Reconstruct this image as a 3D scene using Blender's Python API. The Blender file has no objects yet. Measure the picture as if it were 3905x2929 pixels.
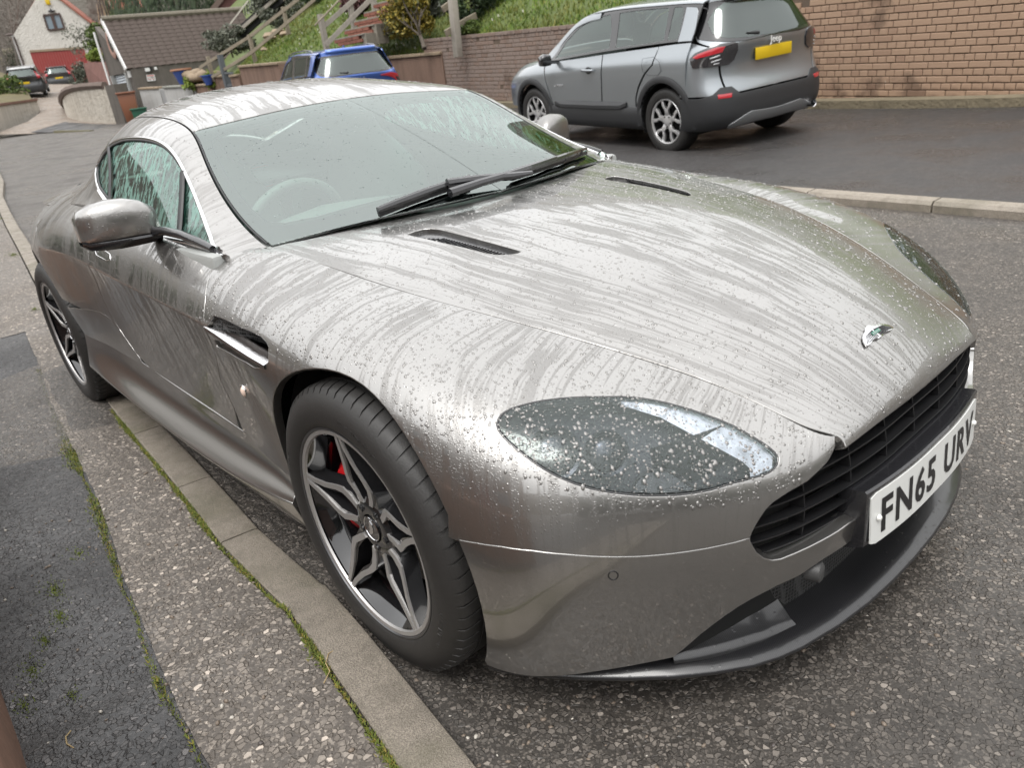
import bpy, bmesh, math, random
import numpy as np
from mathutils import Vector, Matrix, noise
from mathutils.geometry import delaunay_2d_cdt
random.seed(7); np.random.seed(7)
sc = bpy.context.scene
R = math.radians

# ---------------------------------------------------------------- camera, sky, sun, exposure
cam = bpy.data.objects.new('camera', bpy.data.cameras.new('camera'))
sc.collection.objects.link(cam); sc.camera = cam
_yaw, _pit, _rol = 2.456067728, -0.399009156, -0.132593499
_d = np.array([math.cos(_pit)*math.cos(_yaw), math.cos(_pit)*math.sin(_yaw), math.sin(_pit)])
_r = np.cross(_d, [0,0,1]); _r /= np.linalg.norm(_r); _u = np.cross(_r, _d)
_r2 = math.cos(_rol)*_r + math.sin(_rol)*_u; _u2 = -math.sin(_rol)*_r + math.cos(_rol)*_u
_m = Matrix.Identity(4)
for i in range(3):
    _m[i][0] = _r2[i]; _m[i][1] = _u2[i]; _m[i][2] = -_d[i]
_m[0][3], _m[1][3], _m[2][3] = 1.307489, -1.485197, 1.229532
cam.matrix_world = _m
cam.data.sensor_width = 36; cam.data.lens = 2860.295/3905*36
cam.data.clip_start = .05; cam.data.clip_end = 500
cam.data.dof.use_dof = True; cam.data.dof.focus_distance = 1.9; cam.data.dof.aperture_fstop = 6.0

world = bpy.data.worlds.new('World'); sc.world = world; world.use_nodes = True
wn = world.node_tree.nodes; wl = world.node_tree.links; wn.clear()
SUN_EL, SUN_AZ = R(62), R(-60)
sky = wn.new('ShaderNodeTexSky'); sky.sky_type = 'NISHITA'; sky.sun_disc = False
sky.sun_elevation = SUN_EL; sky.sun_rotation = R(90) - SUN_AZ; sky.air_density = 1.5; sky.dust_density = 6; sky.ozone_density = .6
hsv = wn.new('ShaderNodeHueSaturation'); hsv.inputs['Saturation'].default_value = .12
ov = wn.new('ShaderNodeMix'); ov.data_type = 'RGBA'; ov.inputs['Factor'].default_value = .72
geo = wn.new('ShaderNodeTexCoord'); sep = wn.new('ShaderNodeSeparateXYZ'); mr = wn.new('ShaderNodeMapRange')
cn = wn.new('ShaderNodeTexNoise'); cn.inputs['Scale'].default_value = 2.2; cn.inputs['Detail'].default_value = 4
mr.inputs['From Min'].default_value = -.05; mr.inputs['From Max'].default_value = .9
mr.inputs['To Min'].default_value = 6.2; mr.inputs['To Max'].default_value = 10.5
cmul = wn.new('ShaderNodeMath'); cmul.operation = 'MULTIPLY_ADD'; cmul.inputs[1].default_value = .35; cmul.inputs[2].default_value = .83
cm2 = wn.new('ShaderNodeMath'); cm2.operation = 'MULTIPLY'
comb = wn.new('ShaderNodeCombineColor')
bg = wn.new('ShaderNodeBackground'); bg.inputs['Strength'].default_value = .125
wo = wn.new('ShaderNodeOutputWorld')
wl.new(sky.outputs[0], hsv.inputs['Color']); wl.new(hsv.outputs[0], ov.inputs['A'])
wl.new(geo.outputs['Generated'], sep.inputs[0]); wl.new(sep.outputs['Z'], mr.inputs['Value'])
wl.new(geo.outputs['Generated'], cn.inputs['Vector']); wl.new(cn.outputs['Fac'], cmul.inputs[0])
wl.new(mr.outputs[0], cm2.inputs[0]); wl.new(cmul.outputs[0], cm2.inputs[1])
for k in range(3): wl.new(cm2.outputs[0], comb.inputs[k])
wl.new(comb.outputs[0], ov.inputs['B']); wl.new(ov.outputs['Result'], bg.inputs['Color']); wl.new(bg.outputs[0], wo.inputs[0])

sl = bpy.data.lights.new('sun', 'SUN'); sl.energy = .8; sl.angle = R(25); sl.color = (1, .97, .93)
so = bpy.data.objects.new('sun', sl); sc.collection.objects.link(so)
so.rotation_euler = Vector((math.cos(SUN_EL)*math.cos(SUN_AZ), math.cos(SUN_EL)*math.sin(SUN_AZ), math.sin(SUN_EL))).to_track_quat('Z', 'Y').to_euler()
vs = sc.view_settings; vs.view_transform = 'Standard'; vs.look = 'None'; vs.gamma = 1; vs.exposure = 1.0; vs.use_curve_mapping = False
sc.cycles.max_bounces = 10; sc.cycles.transparent_max_bounces = 12; sc.cycles.sample_clamp_indirect = 6
sc.cycles.use_denoising = True
sc.cycles.caustics_reflective = False; sc.cycles.caustics_refractive = False
# ---------------------------------------------------------------- helpers
COL = sc.collection
def link(o, parent=None):
    COL.objects.link(o)
    if parent is not None: o.parent = parent
    return o
def tag(o, label=None, cat=None, group=None, kind=None):
    if label: o['label'] = label
    if cat: o['category'] = cat
    if group: o['group'] = group
    if kind: o['kind'] = kind
    return o
def thing(name, label, cat, loc=(0,0,0), rot=(0,0,0), group=None):
    o = bpy.data.objects.new(name, None); o.location = loc; o.rotation_euler = rot; o.empty_display_size = .2
    link(o); return tag(o, label, cat, group)
def raw(name, V, F, mat, parent=None, smooth=False, normals=None, mats=None, mi=None, uv=None):
    me = bpy.data.meshes.new(name)
    V = np.asarray(V, float).reshape(-1, 3)
    me.from_pydata(V.tolist(), [], [tuple(int(a) for a in f) for f in F])
    for m in (mats or [mat]): me.materials.append(m)
    if mi is not None: me.polygons.foreach_set('material_index', np.asarray(mi, dtype=np.int32))
    if smooth: me.polygons.foreach_set('use_smooth', [True]*len(me.polygons))
    if uv is not None:
        l = me.uv_layers.new(name='flow'); li = np.empty(len(me.loops), dtype=np.int32); me.loops.foreach_get('vertex_index', li)
        l.data.foreach_set('uv', np.asarray(uv, float)[li].ravel())
    if normals is not None: me.normals_split_custom_set_from_vertices(np.asarray(normals, float).tolist())
    me.update()
    return link(bpy.data.objects.new(name, me), parent)
class MB:
    """collects shapes of one part into one mesh"""
    def __init__(s): s.v = []; s.f = []
    def add(s, V, F):
        n = len(s.v); s.v.extend([tuple(p) for p in V]); s.f.extend([tuple(i + n for i in f) for f in F]); return s
    def box(s, c, d, rz=0, M=None):
        x, y, z = d[0]/2, d[1]/2, d[2]/2
        V = [Vector((a*x, b*y, e*z)) for a in (-1,1) for b in (-1,1) for e in (-1,1)]
        q = Matrix.Rotation(rz, 3, 'Z') if M is None else M
        V = [q @ p + Vector(c) for p in V]
        return s.add(V, [(0,1,3,2),(4,6,7,5),(0,4,5,1),(2,3,7,6),(0,2,6,4),(1,5,7,3)])
    def bar(s, a, b, w, h, up=(0,0,1)):
        a, b = Vector(a), Vector(b); d = (b - a).normalized(); r = d.cross(Vector(up))
        if r.length < 1e-4: r = d.cross(Vector((1,0,0)))
        r.normalize(); u = r.cross(d)
        V = [p + r*(i*w/2) + u*(j*h/2) for p in (a, b) for i, j in ((-1,-1),(1,-1),(1,1),(-1,1))]
        return s.add(V, [(3,2,1,0),(4,5,6,7),(0,1,5,4),(1,2,6,5),(2,3,7,6),(3,0,4,7)])
    def tube(s, P, r, n=10, caps=True, closed=False):
        P = [Vector(p) for p in P]; rr = r if isinstance(r, (list, tuple)) else [r]*len(P)
        V = []; prev = None; N = len(P)
        for i, p in enumerate(P):
            if closed: t = P[(i+1) % N] - P[i-1]
            else: t = P[min(i+1, N-1)] - P[max(i-1, 0)]
            t.normalize()
            if prev is None:
                prev = t.cross(Vector((0,0,1)))
                if prev.length < .1: prev = t.cross(Vector((1,0,0)))
            a = (prev - t*prev.dot(t)).normalized(); prev = a; b = t.cross(a)
            V += [p + (a*math.cos(2*math.pi*k/n) + b*math.sin(2*math.pi*k/n))*rr[i] for k in range(n)]
        F = []
        for i in range(N if closed else N - 1):
            j = (i+1) % N
            F += [(i*n+k, i*n+(k+1) % n, j*n+(k+1) % n, j*n+k) for k in range(n)]
        if caps and not closed: F += [tuple(range(n))[::-1], tuple((N-1)*n + k for k in range(n))]
        return s.add(V, F)
    def lathe(s, prof, n=48, c=(0,0,0), axis='Y', closed=False, a0=0, a1=2*math.pi):
        # prof: (radius, offset along the axis)
        V = []; full = abs(a1 - a0) > 6.28; m = n if full else n + 1
        for k in range(m):
            a = a0 + (a1-a0)*k/n
            for r, h in prof:
                if axis == 'Y': p = (r*math.cos(a), h, r*math.sin(a))
                elif axis == 'X': p = (h, r*math.cos(a), r*math.sin(a))
                else: p = (r*math.cos(a), r*math.sin(a), h)
                V.append((p[0]+c[0], p[1]+c[1], p[2]+c[2]))
        q = len(prof); F = []
        for k in range(n):
            k2 = (k+1) % m
            for i in range(q if closed else q-1):
                j = (i+1) % q
                F.append((k*q+i, k*q+j, k2*q+j, k2*q+i))
        return s.add(V, F)
    def prism(s, poly, h0, h1, M=None):
        # polygon in local xy extruded local z h0..h1, placed by matrix M
        n = len(poly); V = [Vector((x, y, h0)) for x, y in poly] + [Vector((x, y, h1)) for x, y in poly]
        if M is not None: V = [M @ p for p in V]
        return s.add(V, [tuple(range(n))[::-1], tuple(range(n, 2*n))] + [(i, (i+1) % n, n+(i+1) % n, n+i) for i in range(n)])
    def build(s, name, mat, parent=None, smooth=False, bevel=0, seg=2, angle=40):
        me = bpy.data.meshes.new(name); me.from_pydata([tuple(p) for p in s.v], [], s.f)
        bm = bmesh.new(); bm.from_mesh(me)
        bmesh.ops.recalc_face_normals(bm, faces=bm.faces)
        if bevel:
            es = [e for e in bm.edges if len(e.link_faces) == 2 and e.calc_face_angle(0) > R(30)]
            bmesh.ops.bevel(bm, geom=es, offset=bevel, segments=seg, profile=.5, affect='EDGES', clamp_overlap=True)
        bm.to_mesh(me); bm.free()
        me.materials.append(mat)
        if smooth or bevel:
            me.polygons.foreach_set('use_smooth', [True]*len(me.polygons)); me.set_sharp_from_angle(angle=R(angle))
        return link(bpy.data.objects.new(name, me), parent)
def text_geo(txt, size, depth, font_shear=0, space=1, res=3, bold=0):
    cu = bpy.data.curves.new('t', 'FONT'); cu.body = txt; cu.size = size; cu.extrude = depth/2; cu.shear = font_shear
    cu.align_x = 'CENTER'; cu.align_y = 'CENTER'; cu.space_character = space; cu.resolution_u = res; cu.offset = bold
    o = bpy.data.objects.new('t', cu); COL.objects.link(o)
    dg = bpy.context.evaluated_depsgraph_get(); me = bpy.data.meshes.new_from_object(o.evaluated_get(dg))
    V = [v.co.copy() for v in me.vertices]; F = [tuple(p.vertices) for p in me.polygons]
    bpy.data.objects.remove(o); bpy.data.curves.remove(cu); bpy.data.meshes.remove(me)
    return V, F
def copy_tree(o, parent=None):
    c = o.copy(); COL.objects.link(c); c.parent = parent
    for ch in list(o.children): copy_tree(ch, c)
    return c

# ---------------------------------------------------------------- materials
class NT:
    def __init__(s, name):
        s.m = bpy.data.materials.new(name); s.m.use_nodes = True; s.n = s.m.node_tree.nodes; s.l = s.m.node_tree.links
        s.b = s.n['Principled BSDF']; s.out = s.n['Material Output']
    def new(s, t, **k):
        o = s.n.new('ShaderNode' + t)
        for a, b in k.items(): setattr(o, a, b)
        return o
    def put(s, node, **k):
        for a, b in k.items():
            i = node.inputs[a.replace('_', ' ')] if isinstance(a, str) else node.inputs[a]
            if hasattr(b, 'is_output'): s.l.new(b, i)
            else: i.default_value = b
        return node
    def math(s, op, a, b=None, c=None, clamp=False):
        o = s.new('Math', operation=op, use_clamp=clamp)
        for i, x in enumerate((a, b, c)):
            if x is None: continue
            if hasattr(x, 'is_output'): s.l.new(x, o.inputs[i])
            else: o.inputs[i].default_value = x
        return o.outputs[0]
    def coord(s, kind='Object', scale=(1,1,1), rot=(0,0,0), vec=None):
        mp = s.new('Mapping'); mp.inputs['Scale'].default_value = scale; mp.inputs['Rotation'].default_value = rot
        if vec is None:
            tc = s.new('TexCoord'); vec = tc.outputs[kind]
        s.l.new(vec, mp.inputs['Vector']); return mp.outputs[0]
    def noise(s, vec, scale, detail=3, rough=.55, dist=0):
        o = s.new('TexNoise'); s.l.new(vec, o.inputs['Vector']); o.inputs['Scale'].default_value = scale
        o.inputs['Detail'].default_value = detail; o.inputs['Roughness'].default_value = rough; o.inputs['Distortion'].default_value = dist
        return o.outputs['Fac']
    def voro(s, vec, scale, feature='F1', out='Distance', rand=1):
        o = s.new('TexVoronoi', feature=feature); s.l.new(vec, o.inputs['Vector']); o.inputs['Scale'].default_value = scale
        o.inputs['Randomness'].default_value = rand
        return o.outputs[out]
    def ramp(s, fac, stops, interp='LINEAR'):
        o = s.new('ValToRGB'); s.l.new(fac, o.inputs[0]); e = o.color_ramp.elements; o.color_ramp.interpolation = interp
        while len(e) < len(stops): e.new(.5)
        for i, (p, c) in enumerate(stops):
            e[i].position = p; e[i].color = (*c, 1) if len(c) == 3 else c
        return o.outputs[0]
    def rng(s, v, a, b, c=0, d=1):
        o = s.new('MapRange'); s.l.new(v, o.inputs['Value'])
        for k, x in zip(('From Min','From Max','To Min','To Max'), (a, b, c, d)): o.inputs[k].default_value = x
        return o.outputs[0]
    def mix(s, f, a, b, blend='MIX'):
        o = s.new('Mix', data_type='RGBA', blend_type=blend)
        for k, x in (('Factor', f), ('A', a), ('B', b)):
            if hasattr(x, 'is_output'): s.l.new(x, o.inputs[k])
            else: o.inputs[k].default_value = x if k == 'Factor' else (*x, 1)
        return o.outputs['Result']
    def bump(s, h, strength=.3, dist=.01, normal=None):
        o = s.new('Bump'); s.l.new(h, o.inputs['Height']); o.inputs['Distance'].default_value = dist
        if hasattr(strength, 'is_output'): s.l.new(strength, o.inputs['Strength'])
        else: o.inputs['Strength'].default_value = strength
        if normal is not None: s.l.new(normal, o.inputs['Normal'])
        return o.outputs[0]
    def set(s, **k):
        for a, b in k.items():
            i = s.b.inputs[a.replace('_', ' ')]
            if hasattr(b, 'is_output'): s.l.new(b, i)
            elif isinstance(b, tuple): i.default_value = (*b, 1)
            else: i.default_value = b
        return s.m
def simple(name, col, rough=.5, metal=0, coat=0, bump=0, bscale=200, var=0, vscale=8, spec=.5):
    t = NT(name); v = t.coord()
    if var:
        n = t.noise(v, vscale, 4)
        c = t.mix(n, tuple(x*(1-var) for x in col), tuple(min(1, x*(1+var)) for x in col)); t.set(Base_Color=c)
    else: t.set(Base_Color=col)
    t.set(Roughness=rough, Metallic=metal, Coat_Weight=coat); t.b.inputs['Specular IOR Level'].default_value = spec
    if bump: t.set(Normal=t.bump(t.noise(v, bscale, 3), bump, .002))
    return t.m
# ---------------------------------------------------------------- smooth panel surfaces of the coupe
def _bas(t, K):
    # cubic uniform B-spline basis rows for t in [0, K-3]
    t = np.atleast_1d(np.asarray(t, float))
    k = np.clip(np.floor(t), 0, K - 4).astype(int)
    s = t - k
    w = np.stack([(1 - s)**3 / 6, (3*s**3 - 6*s**2 + 4) / 6, (-3*s**3 + 3*s**2 + 3*s + 1) / 6, s**3 / 6], 1)
    d = np.stack([-(1 - s)**2 / 2, (9*s**2 - 12*s) / 6, (-9*s**2 + 6*s + 3) / 6, s**2 / 2], 1)
    return k, w, d
def _fitmat(n, lam, K):
    k, w, _ = _bas(np.arange(n) * (K - 3) / (n - 1), K)
    B = np.zeros((n, K))
    for i in range(n): B[i, k[i]:k[i] + 4] = w[i]
    D = np.diff(np.eye(K), 3, axis=0)
    return np.linalg.solve(B.T @ B + lam * D.T @ D + 1e-7 * np.eye(K), B.T)
class Patch:
    def __init__(s, P, lu=.02, lv=.004):
        P = np.array(P, float); n, m = P.shape[:2]
        s.nu, s.nv = n - 1, m - 1
        s.Ku, s.Kv = n + 2, m + 2
        A = _fitmat(n, lu, s.Ku); Bm = _fitmat(m, lv, s.Kv)
        s.C = np.einsum('ai,ijc,bj->abc', A, P, Bm)
    def ev(s, u, v, der=False):
        ku, wu, du = _bas(u, s.Ku); kv, wv, dv = _bas(v, s.Kv)
        iu = ku[:, None] + np.arange(4); iv = kv[:, None] + np.arange(4)
        G = s.C[iu[:, :, None], iv[:, None, :]]
        p = np.einsum('na,nabc,nb->nc', wu, G, wv)
        if not der: return p
        pu = np.einsum('na,nabc,nb->nc', du, G, wv); pv = np.einsum('na,nabc,nb->nc', wu, G, dv)
        n = np.cross(pu, pv); n /= np.linalg.norm(n, axis=1)[:, None] + 1e-12
        return p, n, pu, pv

# stations of the body side: from the nose centre (x 0.78) round the corner and back to the tail, rows from the bonnet shutline / belt down
NB = [
 [(.775,0,.552),(.782,0,.53),(.790,0,.49),(.796,0,.45),(.798,0,.41),(.797,0,.37),(.792,0,.33),(.786,0,.29),(.778,0,.25),(.765,0,.2)],
 [(.775,.15,.552),(.782,.155,.53),(.789,.158,.49),(.794,.16,.45),(.796,.16,.41),(.794,.16,.37),(.789,.16,.33),(.783,.16,.29),(.775,.16,.25),(.76,.16,.2)],
 [(.769,.304,.552),(.776,.308,.53),(.783,.31,.49),(.786,.312,.45),(.786,.313,.41),(.783,.313,.37),(.777,.314,.33),(.770,.315,.29),(.760,.316,.25),(.745,.316,.2)],
 [(.72,.335,.572),(.730,.365,.556),(.741,.395,.533),(.749,.415,.50),(.753,.425,.46),(.753,.43,.415),(.748,.433,.37),(.741,.437,.31),(.730,.44,.25),(.715,.442,.19)],
 [(.64,.371,.612),(.660,.41,.595),(.682,.46,.572),(.698,.50,.535),(.707,.52,.485),(.709,.528,.428),(.703,.532,.37),(.693,.537,.31),(.680,.541,.245),(.664,.546,.182)],
 [(.54,.412,.654),(.560,.465,.639),(.588,.54,.616),(.620,.60,.576),(.638,.632,.518),(.644,.642,.445),(.640,.646,.38),(.627,.646,.31),(.610,.646,.24),(.594,.642,.17)],
 [(.42,.464,.695),(.446,.54,.679),(.474,.62,.662),(.508,.693,.627),(.537,.735,.564),(.550,.754,.47),(.548,.760,.39),(.536,.756,.31),(.520,.747,.23),(.505,.737,.155)],
 [(.28,.517,.733),(.300,.60,.724),(.325,.68,.711),(.362,.758,.678),(.405,.815,.610),(.437,.839,.50),(.443,.845,.41),(.434,.841,.31),(.420,.83,.22),(.402,.808,.14)],
 [(.14,.567,.764),(.150,.64,.758),(.168,.715,.747),(.200,.795,.720),(.245,.858,.650),(.280,.886,.535),(.300,.888,.42),(.305,.880,.31),(.300,.865,.22),(.290,.845,.13)],
 [(.0,.600,.787),(.0,.67,.788),(.002,.74,.783),(.012,.818,.757),(.022,.878,.703),(.030,.898,.61),(.032,.898,.46),(.032,.888,.33),(.032,.872,.22),(.03,.86,.13)],
 [(-.2,.639,.818),(-.2,.70,.812),(-.2,.765,.799),(-.2,.835,.772),(-.2,.885,.710),(-.2,.900,.62),(-.2,.898,.47),(-.2,.885,.34),(-.2,.87,.23),(-.2,.86,.13)],
 [(-.42,.665,.848),(-.42,.73,.835),(-.42,.79,.814),(-.42,.85,.782),(-.42,.889,.715),(-.42,.893,.64),(-.42,.876,.51),(-.42,.866,.39),(-.42,.858,.27),(-.42,.85,.15)],
 [(-.65,.675,.868),(-.65,.735,.859),(-.65,.79,.838),(-.65,.85,.797),(-.65,.888,.722),(-.65,0.883,0.692),(-.65,.856,.51),(-.65,.848,.38),(-.65,.848,.27),(-.65,.84,.15)],
 [(-1.0,.74,.880),(-1.0,.785,.884),(-1.0,.825,.860),(-1.0,.865,.808),(-1.0,.890,.735),(-1.0,0.885,0.705),(-1.0,.855,.52),(-1.0,.848,.38),(-1.0,.848,.27),(-1.0,.84,.15)],
 [(-1.4,.74,.905),(-1.4,.785,.905),(-1.4,.828,.878),(-1.4,.870,.824),(-1.4,.894,.752),(-1.4,0.889,0.722),(-1.4,.860,.53),(-1.4,.850,.39),(-1.4,.850,.27),(-1.4,.84,.15)],
 [(-1.8,.72,.950),(-1.8,.775,.938),(-1.8,.832,.902),(-1.8,.880,.848),(-1.8,.903,.778),(-1.8,0.898,0.748),(-1.8,.884,.56),(-1.8,.868,.41),(-1.8,.858,.28),(-1.8,.84,.15)],
 [(-2.15,.66,.968),(-2.15,.74,.955),(-2.15,.82,.920),(-2.15,.882,.866),(-2.15,.914,.79),(-2.15,0.909,0.760),(-2.15,.910,.56),(-2.15,.888,.42),(-2.15,.87,.28),(-2.15,.85,.15)],
 [(-2.6,.60,.955),(-2.6,.70,.946),(-2.6,.775,.908),(-2.6,.85,.857),(-2.6,.900,.785),(-2.6,.922,.69),(-2.6,.913,.55),(-2.6,.893,.42),(-2.6,.875,.28),(-2.6,.86,.15)],
 [(-3.0,.55,.940),(-3.0,.64,.922),(-3.0,.71,.89),(-3.0,.775,.84),(-3.0,.815,.775),(-3.0,.83,.70),(-3.0,.83,.56),(-3.0,.82,.43),(-3.0,.80,.30),(-3.0,.78,.2)],
 [(-3.32,.48,.935),(-3.32,.55,.915),(-3.32,.61,.88),(-3.32,.67,.83),(-3.32,.71,.77),(-3.32,.73,.70),(-3.32,.73,.56),(-3.32,.72,.43),(-3.32,.71,.30),(-3.32,.69,.2)],
 [(-3.49,.36,.920),(-3.50,.45,.895),(-3.50,.54,.86),(-3.50,.61,.80),(-3.50,.65,.73),(-3.50,.665,.65),(-3.50,.66,.54),(-3.49,.65,.43),(-3.48,.64,.31),(-3.46,.62,.2)],
 [(-3.53,.18,.905),(-3.55,.24,.87),(-3.56,.29,.83),(-3.57,.33,.77),(-3.57,.35,.71),(-3.57,.36,.64),(-3.56,.36,.54),(-3.55,.36,.43),(-3.53,.35,.31),(-3.50,.34,.2)],
 [(-3.54,0,.90),(-3.56,0,.865),(-3.575,0,.825),(-3.58,0,.77),(-3.585,0,.71),(-3.585,0,.64),(-3.58,0,.54),(-3.565,0,.43),(-3.545,0,.31),(-3.51,0,.2)],
]
NC = [
 [(-.33,0,.845),(-.37,.25,.843),(-.42,.42,.84),(-.52,.655,.826),(-.56,.745,.815),(-.56,.76,.80),(-.56,.77,.79),(-.56,.775,.78)],
 [(-.43,0,.888),(-.47,.25,.887),(-.53,.45,.884),(-.645,.668,.866),(-.68,.768,.862),(-.68,.775,.857),(-.68,.778,.852),(-.68,.785,.83)],
 [(-.63,0,.978),(-.66,.25,.975),(-.72,.45,.963),(-.80,.668,.922),(-.80,.745,.905),(-.80,.758,.893),(-.80,.775,.878),(-.80,.785,.85)],
 [(-.83,0,1.058),(-.855,.24,1.053),(-.90,.44,1.038),(-.96,.645,1.012),(-.96,.697,.987),(-.96,.740,.937),(-.96,.782,.882),(-.96,.79,.86)],
 [(-1.03,0,1.130),(-1.045,.23,1.125),(-1.075,.42,1.111),(-1.12,.612,1.092),(-1.11,.666,1.066),(-1.11,.725,.985),(-1.11,.785,.886),(-1.11,.795,.86)],
 [(-1.23,0,1.191),(-1.23,.22,1.187),(-1.225,.40,1.176),(-1.22,.570,1.160),(-1.26,.640,1.132),(-1.26,.712,1.030),(-1.26,.785,.893),(-1.26,.797,.87)],
 [(-1.45,0,1.250),(-1.45,.20,1.245),(-1.45,.38,1.230),(-1.45,.550,1.200),(-1.45,.640,1.158),(-1.45,.710,1.048),(-1.45,.784,.908),(-1.45,.797,.885)],
 [(-1.70,0,1.280),(-1.70,.20,1.275),(-1.70,.37,1.257),(-1.70,.540,1.220),(-1.70,.641,1.163),(-1.70,.704,1.075),(-1.70,.772,.968),(-1.70,.795,.93)],
 [(-1.95,0,1.285),(-1.95,.19,1.280),(-1.95,.36,1.260),(-1.95,.522,1.215),(-1.95,.630,1.140),(-1.95,.684,1.078),(-1.95,.730,1.008),(-1.95,.79,.95)],
 [(-2.20,0,1.262),(-2.20,.18,1.257),(-2.20,.34,1.236),(-2.20,.50,1.185),(-2.20,.605,1.11),(-2.20,.660,1.036),(-2.20,.712,.980),(-2.20,.785,.93)],
 [(-2.60,0,1.175),(-2.60,.16,1.170),(-2.60,.31,1.147),(-2.60,.445,1.095),(-2.60,.535,1.030),(-2.60,.605,.98),(-2.60,.68,.945),(-2.60,.77,.91)],
 [(-3.00,0,1.050),(-3.00,.15,1.046),(-3.00,.29,1.03),(-3.00,.415,.995),(-3.00,.505,.955),(-3.00,.575,.940),(-3.00,.65,.925),(-3.00,.73,.90)],
 [(-3.35,0,.962),(-3.35,.14,.959),(-3.35,.27,.952),(-3.35,.38,.942),(-3.35,.455,.933),(-3.35,.515,.922),(-3.35,.575,.905),(-3.35,.64,.885)],
 [(-3.54,0,.930),(-3.535,.12,.928),(-3.53,.22,.922),(-3.52,.30,.912),(-3.50,.37,.90),(-3.49,.43,.885),(-3.48,.49,.865),(-3.46,.54,.845)],
]
PB = Patch(NB, .012, .0015)
def _hood():
    E = PB.ev([11.85,10.9,10,9,8,7,6,5,4,3,2.27], [0]*11); xe, ye, ze = E[:,0], E[:,1], E[:,2]
    xc = [-.43,-.26,-.10,.08,.21,.34,.46,.57,.66,.73,.775]
    zc = [.878,.865,.852,.826,.802,.770,.733,.690,.645,.598,.552]
    P = []
    for i in range(11):
        row = []
        for f, g in ((0,0),(.22,.04),(.42,.14),(.56,.27),(.70,.45),(.85,.70),(1,1)):
            x = xc[i] + (xe[i]-xc[i])*f**1.6; y = ye[i]*f
            z = zc[i] + (ze[i]-zc[i])*g
            row.append((x, y, z))
        P.append(row)
    P.insert(0, [(-.53 - .15*f, .69*f, .900 - .034*f) for f in (0,.22,.42,.56,.70,.85,1)])
    P.append([(.779, ye[-1]*f, .530) for f in (0,.22,.42,.56,.70,.85,1)])
    return P
PC = Patch(NC); PH = Patch(_hood(), .003, .002)
# outlines of the coupe panels in the (station, row) coordinates of the surfaces above
U_HEAD = [[6.961,3.118],[6.944,3.017],[6.912,2.919],[6.846,2.767],[6.759,2.623],[6.652,2.448],[6.541,2.283],[6.403,2.1],[6.263,1.934],[6.119,1.789],[5.971,1.66],[5.793,1.504],[5.597,1.39],[5.423,1.339],[5.24,1.316],[5.041,1.315],[4.845,1.331],[4.587,1.363],[4.317,1.419],[4.163,1.493],[4.004,1.564],[3.837,1.642],[3.678,1.75],[3.575,1.854],[3.513,1.975],[3.495,2.109],[3.502,2.273],[3.55,2.473],[3.633,2.653],[3.724,2.779],[3.89,2.929],[4.041,3.061],[4.186,3.16],[4.357,3.308],[4.52,3.435],[4.725,3.553],[4.921,3.642],[5.109,3.706],[5.28,3.761],[5.447,3.795],[5.682,3.832],[5.904,3.847],[6.1,3.827],[6.287,3.779],[6.421,3.723],[6.548,3.659],[6.646,3.591],[6.745,3.518],[6.82,3.463],[6.887,3.395],[6.939,3.325],[6.967,3.236]]
U_HLREF = [[5.746,1.66],[5.625,1.629],[5.258,1.664],[4.765,1.931],[4.331,2.166],[4.029,2.347],[3.913,2.503],[3.88,2.821]]
U_HLOUT = [[5.775,1.513],[5.592,1.418],[5.233,1.359],[4.839,1.375],[4.312,1.466],[3.884,1.662],[3.577,1.947],[3.564,2.394]]
U_HLWEDGE = [[5.457,3.769],[5.427,3.535],[5.368,3.333],[5.279,3.165],[5.16,3.07],[5.023,3.083],[4.86,3.233],[4.703,3.453],[4.899,3.591],[5.174,3.697]]
U_HLPROJ = [[6.278,3.156],[5.721,2.795]]
U_JOINT = [[7.745,5.523],[7.643,5.492],[7.549,5.447],[7.364,5.361],[7.064,5.245],[6.659,5.158],[6.24,5.133],[5.831,5.143],[5.427,5.147],[5.008,5.126],[4.524,5.082],[4.118,5.012],[3.894,4.935]]
U_GRILLE = [[2.266,0.84],[2.303,1.045],[2.373,1.331],[2.44,1.585],[2.513,1.794],[2.604,2.012],[2.88,2.699],[3.267,3.309],[3.521,3.709],[3.636,3.95],[3.72,4.21],[3.802,4.494],[3.858,4.729],[3.89,4.936]]
U_GRILLE2 = [[3.885,5.057],[3.836,5.25],[3.743,5.563],[3.583,5.866],[3.409,6.05],[3.233,6.084],[2.963,5.983],[2.68,5.817],[2.393,5.593],[2.098,5.357],[1.868,5.128]]
U_LOW = [[1.768,6.446],[2.28,6.661],[2.747,7.036],[3.181,7.144],[3.474,7.276],[3.657,7.373],[3.856,7.529],[4.046,7.744],[4.218,7.994],[4.381,8.274],[4.574,8.702],[4.727,8.999]]
U_SENSOR = [[5.64,5.638],[5.644,5.686],[5.656,5.726],[5.674,5.752],[5.696,5.759],[5.718,5.746],[5.738,5.717],[5.751,5.675],[5.755,5.627],[5.751,5.58],[5.739,5.542],[5.721,5.517],[5.699,5.509],[5.677,5.52],[5.658,5.548],[5.645,5.59]]
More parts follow.
